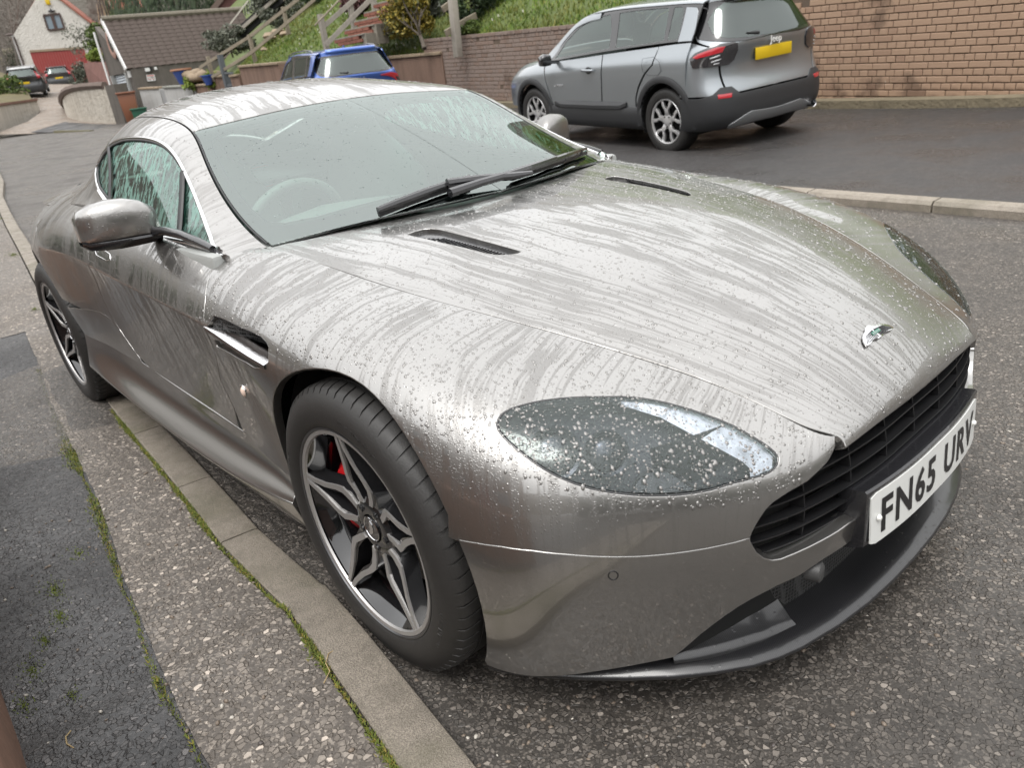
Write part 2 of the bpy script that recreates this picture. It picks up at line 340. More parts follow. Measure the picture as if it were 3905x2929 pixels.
U_ARCHF = [[7.742,8.821],[7.653,8.432],[7.584,8.021],[7.536,7.603],[7.509,7.192],[7.502,6.802],[7.513,6.43],[7.539,6.07],[7.577,5.719],[7.625,5.39],[7.684,5.096],[7.757,4.84],[7.844,4.613],[7.946,4.41],[8.061,4.226],[8.189,4.063],[8.33,3.922],[8.485,3.813],[8.651,3.743],[8.826,3.718],[9.006,3.743],[9.186,3.812],[9.363,3.924],[9.535,4.072],[9.702,4.249],[9.861,4.451],[10.014,4.67],[10.158,4.9],[10.293,5.133],[10.416,5.367],[10.525,5.608],[10.619,5.858],[10.696,6.126],[10.755,6.417],[10.796,6.729],[10.818,7.055],[10.82,7.387],[10.803,7.717],[10.767,8.038],[10.712,8.348],[10.638,8.647],[10.548,8.936]]
U_ARCHR = [[16.048,8.277],[16.031,7.968],[16.024,7.655],[16.029,7.341],[16.045,7.029],[16.071,6.724],[16.107,6.441],[16.153,6.19],[16.208,5.971],[16.271,5.777],[16.341,5.597],[16.418,5.423],[16.501,5.251],[16.588,5.077],[16.68,4.901],[16.774,4.734],[16.871,4.601],[16.97,4.519],[17.069,4.495],[17.169,4.527],[17.268,4.609],[17.365,4.733],[17.459,4.889],[17.551,5.068],[17.637,5.262],[17.718,5.47],[17.793,5.694],[17.861,5.936],[17.919,6.202],[17.968,6.491],[18.007,6.796],[18.035,7.11],[18.052,7.428],[18.056,7.756],[18.049,8.101],[18.029,8.474]]
U_DOORF = [[12.192,1.338],[12.151,1.855],[12.098,2.362],[12.008,2.868],[11.929,3.316],[11.888,3.922],[11.882,4.281],[11.9,4.917],[11.95,5.198],[12.016,5.428],[12.155,5.716],[12.266,5.98],[12.243,6.229],[12.191,6.507]]
U_DOORR = [[14.673,2.838],[14.614,3.32],[14.585,3.784],[14.633,4.949],[14.67,5.281],[14.714,5.595],[14.719,5.876],[14.699,5.943]]
U_SILLJ = [[15.579,6.068],[15.384,6.019],[15.029,5.968],[14.854,5.983],[14.755,6.062],[14.639,6.197],[14.584,6.369],[14.507,6.591],[14.411,6.79]]
U_STRAKE = [[11.871,4.53],[11.752,3.925],[11.675,3.641],[11.516,3.611],[11.316,3.609],[10.978,3.644],[10.691,3.649],[10.484,3.69],[10.35,3.777],[10.28,3.879],[10.254,4.285],[10.315,4.413],[10.707,4.401],[11.2,4.446],[11.626,4.492]]
U_POCKET = [[11.775,4.911],[11.801,5.113],[11.439,4.951],[10.897,4.749],[10.658,4.726],[10.49,4.612],[10.411,4.472],[10.836,4.465],[11.401,4.554]]
U_VENT = [[1.869,3.44],[1.824,3.14],[1.823,2.876],[1.885,2.741],[2.037,2.665],[2.585,2.732],[3.073,2.765],[3.508,2.781],[3.69,2.794],[3.699,2.955],[3.65,3.143],[3.541,3.327],[3.409,3.388],[2.995,3.411],[2.553,3.449],[2.187,3.454],[1.995,3.463]]
U_BADGE = [[9.271,0.135]]
U_LAMP = [[11.54,5.864]]
U_HANDLE = [[14.491,3.026],[14.387,3.237],[14.131,3.248],[14.09,3.158],[14.128,2.97],[14.242,2.911]]
U_DLO = [[7.794,6.019],[7.964,5.768],[8.174,5.469],[8.307,5.121],[8.331,4.789],[8.028,4.538],[7.748,4.325],[9.413,3.179],[9.439,2.841],[9.527,2.584],[6.653,3.735],[9.846,1.977],[5.983,3.73],[5.575,3.815],[5.175,3.893],[4.804,3.945],[4.413,3.946],[3.557,3.934],[3.103,3.848],[2.496,3.754],[1.976,3.774],[1.447,3.891],[1.242,5.25],[1.83,5.923],[2.458,5.849],[3.103,5.798],[4.348,5.794],[5.65,5.805],[6.366,5.86],[6.942,5.947],[7.287,6.02],[7.562,6.052]]
U_DIVR = [[7.213,4.303],[7.053,4.794],[6.968,5.196],[6.92,5.506],[6.808,5.863]]
U_DIVF = [[4.04,4.1],[3.818,4.471],[3.608,4.913],[3.403,5.315],[3.189,5.764]]
# ---------------------------------------------------------------- the silver coupe
def paint_mat(name='wet_silver_paint', streak=1.0):
    t = NT(name)
    uvn = t.new('UVMap'); uvn.uv_map = 'flow'; uv = uvn.outputs[0]
    obj = t.coord()
    wob = t.noise(obj, 7, 2)
    off = t.new('CombineXYZ'); t.l.new(t.math('MULTIPLY_ADD', wob, .030, -.015), off.inputs[0])
    wob2 = t.noise(obj, 2.3, 2); off2 = t.new('CombineXYZ'); t.l.new(t.math('MULTIPLY_ADD', wob2, .09, -.045), off2.inputs[0])
    add = t.new('VectorMath', operation='ADD'); t.l.new(uv, add.inputs[0]); t.l.new(off.outputs[0], add.inputs[1])
    add2 = t.new('VectorMath', operation='ADD'); t.l.new(add.outputs[0], add2.inputs[0]); t.l.new(off2.outputs[0], add2.inputs[1])
    sv = t.coord(vec=add2.outputs[0], scale=(46, 2.6, 1))
    sv2 = t.coord(vec=add2.outputs[0], scale=(120, 5, 1))
    n1 = t.noise(sv, 1, 3, .6, .3); n2 = t.noise(sv2, 1, 2, .5, .2)
    patch = t.noise(obj, 4.5, 3)
    m = t.math('ADD', t.math('MULTIPLY', n1, .6), t.math('MULTIPLY', n2, .4))
    m = t.math('ADD', m, t.math('MULTIPLY_ADD', patch, .35, -.17))
    clear = t.rng(m, .46, .515)                           # 1 = water has run off, 0 = carpet of fine beads
    # beads: two sizes
    bv = t.coord(scale=(1,1,1))
    d1 = t.voro(bv, 230); d2 = t.voro(bv, 95)
    b1 = t.rng(d1, .05, .42, 1, 0); b2 = t.rng(d2, .05, .20, 1, 0)
    b1c = t.math('MULTIPLY', b1, t.math('SUBTRACT', 1.0, clear))
    geo_ = t.new('NewGeometry'); sp = t.new('SeparateXYZ'); t.l.new(geo_.outputs['Position'], sp.inputs[0])
    high = t.rng(sp.outputs['Z'], .38, .62)
    h = t.math('ADD', t.math('MULTIPLY', b1c, .55), t.math('MULTIPLY', b2, .7))
    h = t.math('MULTIPLY', h, high)
    flake = t.noise(bv, 900, 1)
    base = t.mix(flake, (.250, .243, .233), (.345, .336, .323))
    dry = t.math('MULTIPLY', t.math('SUBTRACT', 1.0, clear), high)
    nrm = t.bump(h, .9, .0016)
    base = t.mix(t.math('MULTIPLY', dry, .30), base, (.13, .125, .12))
    t.set(Base_Color=base, Metallic=.92, Roughness=t.math('MULTIPLY_ADD', dry, .10, .30), Coat_Weight=t.math('MULTIPLY_ADD', dry, -.58, 1.0),
          Coat_Roughness=t.math('MULTIPLY_ADD', dry, .22, .02), Coat_IOR=1.9)
    t.l.new(nrm, t.b.inputs['Coat Normal'])
    t.l.new(t.bump(h, .35, .0016), t.b.inputs['Normal'])
    return t.m
M = {}
M['paint'] = paint_mat()
M['black'] = simple('black_plastic', (.012,.012,.013), .42, bump=.15, bscale=600)
M['gloss'] = simple('gloss_black', (.008,.008,.009), .08, coat=1)
M['spoke'] = simple('black_spoke', (.012,.012,.013), .16, coat=.7)
M['wetblack'] = simple('wet_black_plastic', (.016,.016,.018), .22, coat=.6, bump=.5, bscale=160)
M['void'] = simple('dark_recess', (.006,.006,.006), .8)
M['chrome'] = simple('chrome', (.75,.75,.76), .09, 1, bump=.12, bscale=300)
M['alloy'] = simple('machined_alloy', (.46,.45,.44), .45, .75)
M['rubber'] = simple('tyre_rubber', (.020,.019,.018), .55, bump=.25, bscale=260, var=.3, vscale=40)
M['red'] = simple('red_caliper', (.62,.01,.015), .28, coat=.6)
M['disc'] = simple('brake_disc', (.32,.30,.28), .35, 1)
M['white'] = simple('white_plastic', (.75,.75,.72), .4)
M['lamp_chrome'] = simple('lamp_reflector', (.70,.71,.73), .35, .8, bump=.8, bscale=60)
M['proj'] = simple('lamp_projector', (.10,.105,.115), .25, .7)
M['lamp_grey'] = simple('lamp_bezel', (.055,.058,.065), .5, .4)
M['leather'] = simple('grey_leather', (.30,.31,.30), .55, bump=.2, bscale=300)
M['leather_dark'] = simple('dark_leather', (.05,.055,.055), .5)
def carbon():
    t = NT('carbon_fibre'); v = t.coord(scale=(1,1,1))
    w = t.new('TexWave', wave_type='BANDS', bands_direction='DIAGONAL'); t.l.new(v, w.inputs['Vector']); w.inputs['Scale'].default_value = 130
    c = t.new('TexChecker'); t.l.new(v, c.inputs['Vector']); c.inputs['Scale'].default_value = 260
    col = t.mix(t.math('MULTIPLY', w.outputs['Fac'], .8), (.004,.004,.005), (.026,.026,.028))
    col = t.mix(t.math('MULTIPLY', c.outputs['Fac'], .35), col, (.004,.004,.005))
    d = t.rng(t.voro(v, 60), .05, .2, 1, 0)
    t.set(Base_Color=col, Roughness=.35, Coat_Weight=.6, Coat_Roughness=.12)
    t.l.new(t.bump(d, .5, .0015), t.b.inputs['Coat Normal']); return t.m
M['carbon'] = carbon()
def glass_mat(name, tint, refl_ior=1.9, drops=1, rough=.02):
    t = NT(name); t.n.remove(t.b)
    tr = t.new('BsdfTransparent'); tr.inputs[0].default_value = (*tint, 1)
    gl = t.new('BsdfGlossy'); gl.inputs['Roughness'].default_value = rough; gl.inputs['Color'].default_value = (.90,.985,.955,1)
    fr = t.new('Fresnel'); fr.inputs['IOR'].default_value = refl_ior
    v = t.coord(); mx = t.new('MixShader'); last = mx
    if drops:
        d = t.rng(t.voro(v, 150 if drops < 2 else 90), .06, .24, 1, 0)
        if drops == 1.5: d = t.math('ADD', d, t.math('MULTIPLY', t.rng(t.voro(v, 330), .05, .4, 1, 0), .5))
        b = t.bump(d, .8, .002); t.l.new(b, gl.inputs['Normal']); t.l.new(b, fr.inputs['Normal'])
    t.l.new(fr.outputs[0], mx.inputs[0]); t.l.new(tr.outputs[0], mx.inputs[1]); t.l.new(gl.outputs[0], mx.inputs[2])
    if drops >= 2:      # runs of rain water down the side glass
        n = t.noise(t.coord(scale=(62,40,1.6)), 1, 3, .6, .15); k = t.rng(n, .47, .56)
        k = t.math('MULTIPLY', k, t.rng(t.noise(v, 3, 2), .3, .5, .35, 1))
        g2 = t.new('BsdfGlossy'); g2.inputs['Roughness'].default_value = .45; g2.inputs['Color'].default_value = (.50,.80,.70,1)
        tl = t.new('BsdfTranslucent'); tl.inputs[0].default_value = (.42,.72,.62,1)
        w = t.new('MixShader'); w.inputs[0].default_value = .35; t.l.new(g2.outputs[0], w.inputs[1]); t.l.new(tl.outputs[0], w.inputs[2])
        last = t.new('MixShader'); t.l.new(t.math('MULTIPLY', k, .62), last.inputs[0]); t.l.new(mx.outputs[0], last.inputs[1]); t.l.new(w.outputs[0], last.inputs[2])
    t.l.new(last.outputs[0], t.out.inputs['Surface']); return t.m
M['screen'] = glass_mat('windscreen_glass', (.74,.93,.86), 2.7, 0)
M['side_glass'] = glass_mat('side_glass', (.42,.80,.68), 2.2, 2)
M['lens'] = glass_mat('lamp_lens', (.80,.83,.87), 1.75, 1.5, .12)

car = thing('sports_coupe', 'wet silver-grey sports coupe beaded with rain, parked against the kerb in the foreground', 'car')

def _inside(P, poly):
    x, y = P[:, 0], P[:, 1]; q = np.asarray(poly); r = np.roll(q, -1, 0); c = np.zeros(len(P), bool)
    for (x1, y1), (x2, y2) in zip(q, r):
        if y1 == y2: continue
        h = (y1 > y) != (y2 > y); c ^= h & (x < (x2 - x1)*(y - y1)/(y2 - y1) + x1)
    return c
def _dens(poly, st):
    out = []
    n = len(poly)
    for i in range(n):
        a = np.array(poly[i]); b = np.array(poly[(i+1) % n]); k = max(1, int(math.ceil(np.abs(b-a).max()/st)))
        out += [tuple(a + (b-a)*j/k) for j in range(k)]
    return out
def panel(name, Pt, poly, mat, sides=(-1, 1), holes=(), st=.16, gap=.0018, depth=.011, off=0., flow=lambda u, v, p: (p[:,0], p[:,2]), join=False, centre=None, rad=.0025, hole_depth=None, parent=None, disp=None, objs=None):
    """one body panel cut out of surface Pt along poly (and holes), with a small rolled edge; mirrored for side +1"""
    loops = [_dens(poly, st)] + [_dens(h, st*.7) for h in holes]
    pts = [p for l in loops for p in l]; edges = []; k = 0
    for l in loops:
        edges += [(k+i, k+(i+1) % len(l)) for i in range(len(l))]; k += len(l)
    nb = len(pts)
    lo = np.min(loops[0], 0); hi = np.max(loops[0], 0)
    gu, gv = np.meshgrid(np.arange(lo[0]+st/2, hi[0], st), np.arange(lo[1]+st/2, hi[1], st), indexing='ij')
    G = np.stack([gu.ravel(), gv.ravel()], 1); ok = _inside(G, loops[0])
    for h in loops[1:]: ok &= ~_inside(G, h)
    G = G[ok]; Bp = np.array(pts)
    if len(G):
        dm = np.full(len(G), 9.)
        for i in range(0, nb, 200): dm = np.minimum(dm, np.abs(G[:,None]-Bp[None,i:i+200]).max(2).min(1))
        G = G[dm > st*.45]
    allp = [Vector((float(a), float(b))) for a, b in pts] + [Vector((float(a), float(b))) for a, b in G]
    vc, ec, fc, ov, oe, of = delaunay_2d_cdt(allp, edges, [], 0, 1e-6)
    UV = np.array([(v.x, v.y) for v in vc]); T = np.array([f for f in fc if len(f) == 3], int)
    cen = UV[T].mean(1); ok = _inside(cen, loops[0])
    for h in loops[1:]: ok &= ~_inside(cen, h)
    T = T[ok]
    o2n = {}
    for i, l in enumerate(ov):
        for j in l: o2n[j] = i
    P, N, _, _ = Pt.ev(UV[:,0], UV[:,1], True)
    mid = len(P)//2
    c0 = P.mean(0); ref = np.array([P[:,0].mean()*.9 - .1, 0, .35])
    if np.mean(np.einsum('ij,ij->i', N, P - ref)) < 0: N = -N
    if off: P = P + N*off
    if disp is not None: P = P + N*disp(UV[:,0], UV[:,1], P)[:,None]
    V = P.copy(); NN = N.copy(); FL = np.stack(flow(UV[:,0], UV[:,1], P), 1)
    F = []
    # triangle orientation
    a, b, c = P[T[:,0]], P[T[:,1]], P[T[:,2]]
    s = np.einsum('ij,ij->i', np.cross(b-a, c-a), N[T].mean(1)) < 0
    T[s] = T[s][:, ::-1]; F = [tuple(t) for t in T]
    # edges rolled in
    exV, exN, exF, exU = [], [], [], []
    base = len(V); k = 0; shift = {}
    for li, l in enumerate(loops):
        idx = [o2n[k+i] for i in range(len(l))]; k += len(l); L = len(idx)
        X = V[idx]; nx = NN[idx]
        tg = np.roll(X, -1, 0) - np.roll(X, 1, 0); tg /= np.linalg.norm(tg, axis=1)[:,None] + 1e-12
        t_out = np.cross(nx, tg)
        # sign: outward from the panel
        A = np.array(l); area = np.sum(A[:,0]*np.roll(A[:,1],-1) - np.roll(A[:,0],-1)*A[:,1])
        # test: step in uv towards inside at a few places
        m = np.array(UV[T].mean(1)); sg = 0
        for i in range(0, L, max(1, L//12)):
            j = np.argmin(np.abs(m - UV[idx[i]]).sum(1)); cc = P[T[j]].mean(0); sg += np.sign(np.dot(cc - X[i], t_out[i]))
        if sg > 0: t_out = -t_out
        onc = np.abs(X[:,1]) < 1e-3
        t_out[onc, 1] = 0
        g = np.where(onc, 0, gap)
        X2 = X - t_out*gap; X2[onc] = X[onc]
        V[idx] = X2
        dd = depth if li == 0 or hole_depth is None else hole_depth
        r1 = X2 + t_out*rad*.7 - nx*rad*.3; r2 = X2 + t_out*rad - nx*rad; r3 = r2 - nx*dd
        n1 = nx*.7 + t_out*.7; b0 = base + len(exV)
        for i in range(L):
            exV += [r1[i], r2[i], r3[i]]; exN += [n1[i]/np.linalg.norm(n1[i]), t_out[i], t_out[i]]; exU += [FL[idx[i]]]*3
        for i in range(L):
            j = (i+1) % L
            if onc[i] and onc[j]: continue
            q = [idx[i], b0+3*i, b0+3*i+1, b0+3*i+2]; w = [idx[j], b0+3*j, b0+3*j+1, b0+3*j+2]
            for e in range(3):
                f = (q[e], w[e], w[e+1], q[e+1]); exF.append(f)
    V = np.concatenate([V, np.array(exV)]); NN = np.concatenate([NN, np.array(exN)]); FL = np.concatenate([FL, np.array(exU)])
    for f in exF:
        a, b, c = V[f[0]], V[f[1]], V[f[2]]
        nn = NN[list(f)].mean(0)
        F.append(f if np.dot(np.cross(b-a, c-a), nn) > 0 else f[::-1])
    res = []
    if join:
        V2 = V*[1,-1,1]; N2 = NN*[1,-1,1]; n = len(V)
        VV = np.concatenate([V2, V]); N3 = np.concatenate([N2, NN]); FF = [f[::-1] for f in F] + [tuple(i+n for i in f) for f in F]
        res.append(raw(name, VV, FF, mat, parent or car, True, N3, uv=np.concatenate([FL, FL + [7, 3]])))
    else:
        for sd in sides:
            if sd == -1: res.append(raw(name, V*[1,-1,1], [f[::-1] for f in F], mat, parent or car, True, NN*[1,-1,1], uv=FL))
            else: res.append(raw(name, V, F, mat, parent or car, True, NN, uv=FL + [7, 3]))
    return res
def lin(a, b, n=2): return [tuple(np.array(a) + (np.array(b)-np.array(a))*i/n) for i in range(n)]
fl_side = lambda u, v, p: (-u*.2, v*.09)
fl_hood = lambda u, v, p: (v*.11, u*.13)
fl_roof = lambda u, v, p: (v*.17, u*.2)

# bonnet, with two vents
def vent_poly(pts): return pts
hood_poly = [(0.95,0),(11.9,0),(11.9,6),(0.95,6)]
panel('bonnet', PH, hood_poly, M['paint'], join=True, holes=[U_VENT], flow=fl_hood, hole_depth=.010, gap=.0028, depth=.02)
# fender: bonnet line, door shut, sill, arch, bumper joint, grille edge, headlamp hole
af = U_ARCHF
ij = max(range(len(af)//2), key=lambda i: -abs(af[i][1]-U_JOINT[0][1]))
fender = [(2.27,0.0),(12.05,0.0),(12.13,.8)] + U_DOORF + [(12.05,8.6)] + af[:ij:-1] + U_JOINT + U_GRILLE[::-1]
fender = [tuple(p) for p in fender]
panel('front_wing', PB, fender, M['paint'], holes=[U_HEAD, U_STRAKE, U_POCKET], st=.14, flow=fl_side, hole_depth=.02, gap=.0026, depth=.02)
lowc = [(0,6.1),(1.0,6.25)]
bump = [(0,4.95),(1.2,5.05),(1.7,5.12)] + [tuple(p) for p in U_GRILLE2[::-1]] + [tuple(p) for p in U_JOINT[::-1]] + [tuple(p) for p in af[:ij+1][::-1]] + [(7.72,9.0),(6.5,9.0),(5.6,9.0)] + [tuple(p) for p in U_LOW[::-1]] + lowc[::-1]
_c = []
for p in bump:
    if not _c or (abs(p[0]-_c[-1][0]) + abs(p[1]-_c[-1][1])) > 1e-3: _c.append(p)
panel('front_bumper', PB, _c, M['paint'], st=.14, flow=fl_side, join=True, depth=.03)
dr = [tuple(p) for p in U_DOORR]
door = [(12.17,1.05)] + [tuple(p) for p in U_DOORF] + [(12.3,7.35),(13,7.4),(14,7.2),(14.45,6.7)] + dr[::-1] + [(14.66,1.1),(14,1.02),(13,1.0)]
panel('door', PB, door, M['paint'], st=.16, flow=fl_side, gap=.0026, depth=.02)
quarter = [(14.68,1.0)] + dr + [(14.58,6.45)] + [tuple(p) for p in U_SILLJ[::-1]][1:] + [tuple(p) for p in U_ARCHR if p[1] < U_SILLJ[0][1] or p[0] > 17.2] + [(18.1,9),(22,9),(22,0),(16,0),(15.2,.4)]
panel('rear_wing', PB, quarter, M['paint'], st=.2, flow=fl_side)
sje = [tuple(p) for p in U_SILLJ] + [(14.35,7.4),(15.2,7.8),(16.02,8.2)] + [tuple(p) for p in U_ARCHR if p[1] >= U_SILLJ[0][1] and p[0] < 17]
panel('sill_end', PB, sje, M['paint'], st=.2, flow=fl_side)
# black sheets under the shut lines, put in as the shade of the gaps
for Pt_, u0_, u1_, v0_, v1_, nm_ in ((PH, .95, 11.6, 0, 6, 'gap_shade'),):
    uu, vv = np.meshgrid(np.linspace(u0_, u1_, 40), np.linspace(v0_, v1_, 20), indexing='ij'); P_, N_, _, _ = Pt_.ev(uu.ravel(), vv.ravel(), True)
    if N_[:,2].mean() < 0: N_ = -N_
    P_ = P_ - N_*.017; P_[:,1] *= 1.02
    for sd in (-1, 1): raw(nm_, P_*[1,sd,1], [(i*20+j, (i+1)*20+j, (i+1)*20+j+1, i*20+j+1) for i in range(39) for j in range(19)], M['void'], car, True)
uu, vv = np.meshgrid(np.linspace(2.6, 16, 80), np.linspace(0, 1.2, 5), indexing='ij'); P_, N_, _, _ = PB.ev(uu.ravel(), vv.ravel(), True)
if N_[:,2].mean() < 0: N_ = -N_
P_ = P_ - N_*.018
for sd in (-1, 1): raw('gap_shade', P_*[1,sd,1], [(i*5+j, (i+1)*5+j, (i+1)*5+j+1, i*5+j+1) for i in range(79) for j in range(4)], M['void'], car, True)
uu, vv = np.meshgrid(np.linspace(11.6, 15.2, 24), np.linspace(1.2, 7.2, 24), indexing='ij'); P_, N_, _, _ = PB.ev(uu.ravel(), vv.ravel(), True)
if N_[:,1].mean() < 0: N_ = -N_
P_ = P_ - N_*.018
for sd in (-1, 1): raw('gap_shade', P_*[1,sd,1], [(i*24+j, (i+1)*24+j, (i+1)*24+j+1, i*24+j+1) for i in range(23) for j in range(23)], M['void'], car, True)
# side skirt
NS = [
 [(-2.19,.885,.47),(-2.187,.893,.415),(-2.185,.902,.355),(-2.19,.912,.30),(-2.192,.915,.275),(-2.2,.905,.25),(-2.2,.88,.19)],
 [(-1.95,.878,.455),(-1.95,.882,.40),(-1.95,.889,.345),(-1.95,.905,.302),(-1.95,.915,.278),(-1.95,.914,.255),(-1.95,.875,.19)],
 [(-1.7,.862,.42),(-1.7,.865,.365),(-1.7,.875,.320),(-1.7,.899,.285),(-1.7,.914,.264),(-1.7,.913,.246),(-1.7,.87,.185)],
 [(-1.4,.851,.39),(-1.4,.853,.345),(-1.4,.863,.305),(-1.4,.890,.272),(-1.4,.908,.250),(-1.4,.908,.234),(-1.4,.865,.175)],
 [(-1.0,.849,.375),(-1.0,.850,.335),(-1.0,.859,.298),(-1.0,.886,.266),(-1.0,.905,.243),(-1.0,.905,.227),(-1.0,.865,.17)],
 [(-.7,.849,.368),(-.7,.851,.335),(-.7,.860,.302),(-.7,.884,.275),(-.7,.901,.255),(-.7,.901,.239),(-.7,.865,.175)],
 [(-.5,.854,.358),(-.5,.857,.330),(-.5,.866,.306),(-.5,.886,.286),(-.5,.898,.270),(-.5,.898,.256),(-.5,.868,.185)],
 [(-.345,.870,.334),(-.345,.873,.322),(-.345,.878,.310),(-.345,.888,.300),(-.345,.894,.290),(-.345,.894,.280),(-.345,.870,.20)]]
PS = Patch(NS, .005, .0005)
panel('side_skirt', PS, [(0,0),(7,0),(7,6),(0,6)], M['paint'], st=.16, gap=0, depth=.02, flow=fl_side)
# greenhouse
panel('windscreen', PC, [(1.0,0),(4.96,0),(4.96,2.96),(1.0,2.96)], M['screen'], join=True, st=.16, depth=.003, rad=.0012, flow=fl_roof)
inner = [(1.50,-.01),(1.52,1.2),(1.50,2.2),(1.58,2.55),(1.75,2.70),(2.2,2.74),(4.2,2.74),(4.48,2.70),(4.62,2.52),(4.70,2.2),(4.74,1.2),(4.74,.72),(4.40,.62),(4.34,.50),(4.32,-.01)]
frit = [(1.0,0),(1.50,0)] + inner[1:-1] + [(4.32,0),(4.96,0),(4.96,2.96),(1.0,2.96)]
panel('windscreen_border', PC, frit, M['gloss'], join=True, off=-.005, depth=.002, gap=0, rad=.0005)
panel('roof', PC, [(5.0,0),(8.7,0),(8.7,2.98),(5.0,2.98)], M['paint'], join=True, flow=fl_roof, st=.16)
panel('rear_window', PC, [(8.74,0),(10.7,0),(10.7,2.9),(8.74,2.9)], M['screen'], join=True, depth=.003)
panel('boot_lid', PC, [(10.74,0),(13,0),(13,2.98),(10.74,2.98)], M['paint'], join=True)
dlo = [tuple(p) for p in U_DLO]
dlo = [(1.12,5.6),(1.30,4.9),(1.55,4.45),(1.9,4.16),(2.4,4.06),(3,4.03),(4,4.02),(5,4.02),(6,4.02),(7,4.03),(7.6,4.12),(8.05,4.38),(8.35,4.75),(8.40,5.05),(8.2,5.45),(7.85,5.78),(7.5,5.95),(7,6.0),(6,6.0),(4,6.0),(2.5,6.0),(1.6,6.02),(1.2,6.0)]
frame = [(1.0,3.04),(13,3.04),(13,7),(1.0,7)]
panel('window_surround', PC, frame, M['paint'], holes=[dlo], st=.16, flow=lambda u, v, p: (-u*.2, v*.12), gap=.0015)
panel('side_window', PC, dlo, M['side_glass'], st=.2, off=-.007, gap=.002, depth=.003, rad=.001)
def strip(name, Pt, path, w, h, mat, closed=False, sides=(-1,1), off=0., n=8):
    """rounded strip along a path on the surface"""
    for sd in sides:
        uv = _dens(path, .12) if closed else sum([_dens([a, b], .12)[:max(1, int(math.ceil(np.abs(np.array(b)-np.array(a)).max()/.12)))] for a, b in zip(path[:-1], path[1:])], []) + [path[-1]]
        A = np.array(uv); P, N, _, _ = Pt.ev(A[:,0], A[:,1], True)
        if np.mean(N[:,1]) < 0: N = -N
        P = P + N*off
        P *= [1, sd, 1]; N *= [1, sd, 1]
        L = len(P); V = []
        for i in range(L):
            a = P[(i-1) % L] if closed or i else P[0]; b = P[(i+1) % L] if closed or i < L-1 else P[-1]
            t = b - a; t /= np.linalg.norm(t); s_ = np.cross(t, N[i]); s_ /= np.linalg.norm(s_)
            for k in range(n):
                q = 2*math.pi*k/n; V.append(P[i] + s_*math.cos(q)*w/2 + N[i]*math.sin(q)*h/2)
        m = MB(); F = []
        for i in range(L if closed else L-1):
            j = (i+1) % L; F += [(i*n+k, i*n+(k+1) % n, j*n+(k+1) % n, j*n+k) for k in range(n)]
        if not closed: F += [tuple(range(n))[::-1], tuple((L-1)*n+k for k in range(n))]
        m.add(V, F); m.build(name, mat, car, smooth=True, angle=60)
strip('window_trim', PC, dlo, .012, .008, M['chrome'], True)
strip('window_seal', PC, [(1.12,5.6),(1.30,4.9),(1.55,4.45),(1.9,4.18),(2.4,4.12),(3,4.1),(5,4.09),(7,4.1),(7.55,4.2),(7.95,4.45),(8.2,4.8),(8.25,5.05),(8.1,5.35),(7.8,5.68),(7.5,5.84),(7,5.9),(6,5.92),(4,5.92),(2.5,5.92),(1.6,5.93),(1.25,5.9)], .010, .006, M['black'], True, off=-.003)
strip('window_divider', PC, [(7.85,4.15),(7.4,4.7),(7.05,5.3),(6.8,5.9)], .020, .008, M['black'])
strip('window_divider', PC, [(3.95,4.1),(3.75,4.5),(3.55,5.0),(3.35,5.45),(3.2,5.9)], .024, .014, M['black'])
strip('belt_trim', PC, [(1.12,6.05),(1.6,6.08),(2.5,6.06),(4,6.06),(6,6.06),(7,6.06),(7.5,6.0)], .014, .009, M['chrome'], off=.002)
# screen gutter and cowl
strip('screen_seal', PC, [(1.1,2.98),(2,2.98),(3,2.98),(4,2.98),(4.95,2.98)], .006, .004, M['black'])
mc = MB()
_V = []
for j in range(25):
    y = -.66 + 1.32*j/24; f = abs(y)/.66
    x0 = -.44 - .19*f**1.6; z0 = .868 - .03*f
    _V += [(x0+.04, y, z0-.012), (x0-.03, y, z0-.010), (x0-.10, y, z0-.03)]
mc.add(_V, [(j*3+k, j*3+k+1, j*3+k+4, j*3+k+3) for j in range(24) for k in range(2)]); mc.build('cowl', M['wetblack'], car, smooth=True)
# wipers on the glass
def onC(u, v, sd, off):
    P, N, _, _ = PC.ev([u], [v], True); N = N[0]
    if N[2] < 0: N = -N
    p = P[0] + N*off; return (p[0], p[1]*sd, p[2])
for nm, blade, arm in (('a', [(.99,1.68,-1),(1.08,1.38,-1),(1.2,.93,-1),(1.30,.48,-1),(1.35,.23,-1)], [(1.28,.6,-1),(1.22,.2,-1),(1.08,.15,1),(1.0,.5,1)]),
                       ('b', [(1.15,.25,1),(1.17,.77,1),(1.20,1.52,1),(1.28,2.3,1),(1.36,2.80,1)], [(1.0,.71,-1),(1.10,.25,-1),(1.13,.10,1),(1.16,.6,1),(1.22,1.3,1)])):
    w = thing('wiper', None, None); w.parent = car
    P = [Vector(onC(*q, .012)) for q in blade]
    b = MB()
    for i in range(len(P)-1): b.bar(P[i], P[i+1], .010, .014)
    b.build('rubber_blade', M['black'], w)
    P2 = [p + Vector((0,0,.012)) for p in P]
    b = MB(); b.tube(P2, [.009,.011,.012,.011,.007], 8); 
    for i in range(1, 4): b.bar(P2[i] - Vector((0,0,.012)), P2[i] + Vector((0,0,.006)), .03, .012)
    b.build('blade_carrier', M['wetblack'], w, smooth=True)
    P3 = [Vector(onC(*q, .030)) for q in arm]
    b = MB(); b.tube(P3, [.014] + [.012]*(len(P3)-2) + [.007], 8); b.build('wiper_arm', M['wetblack'], w, smooth=True)
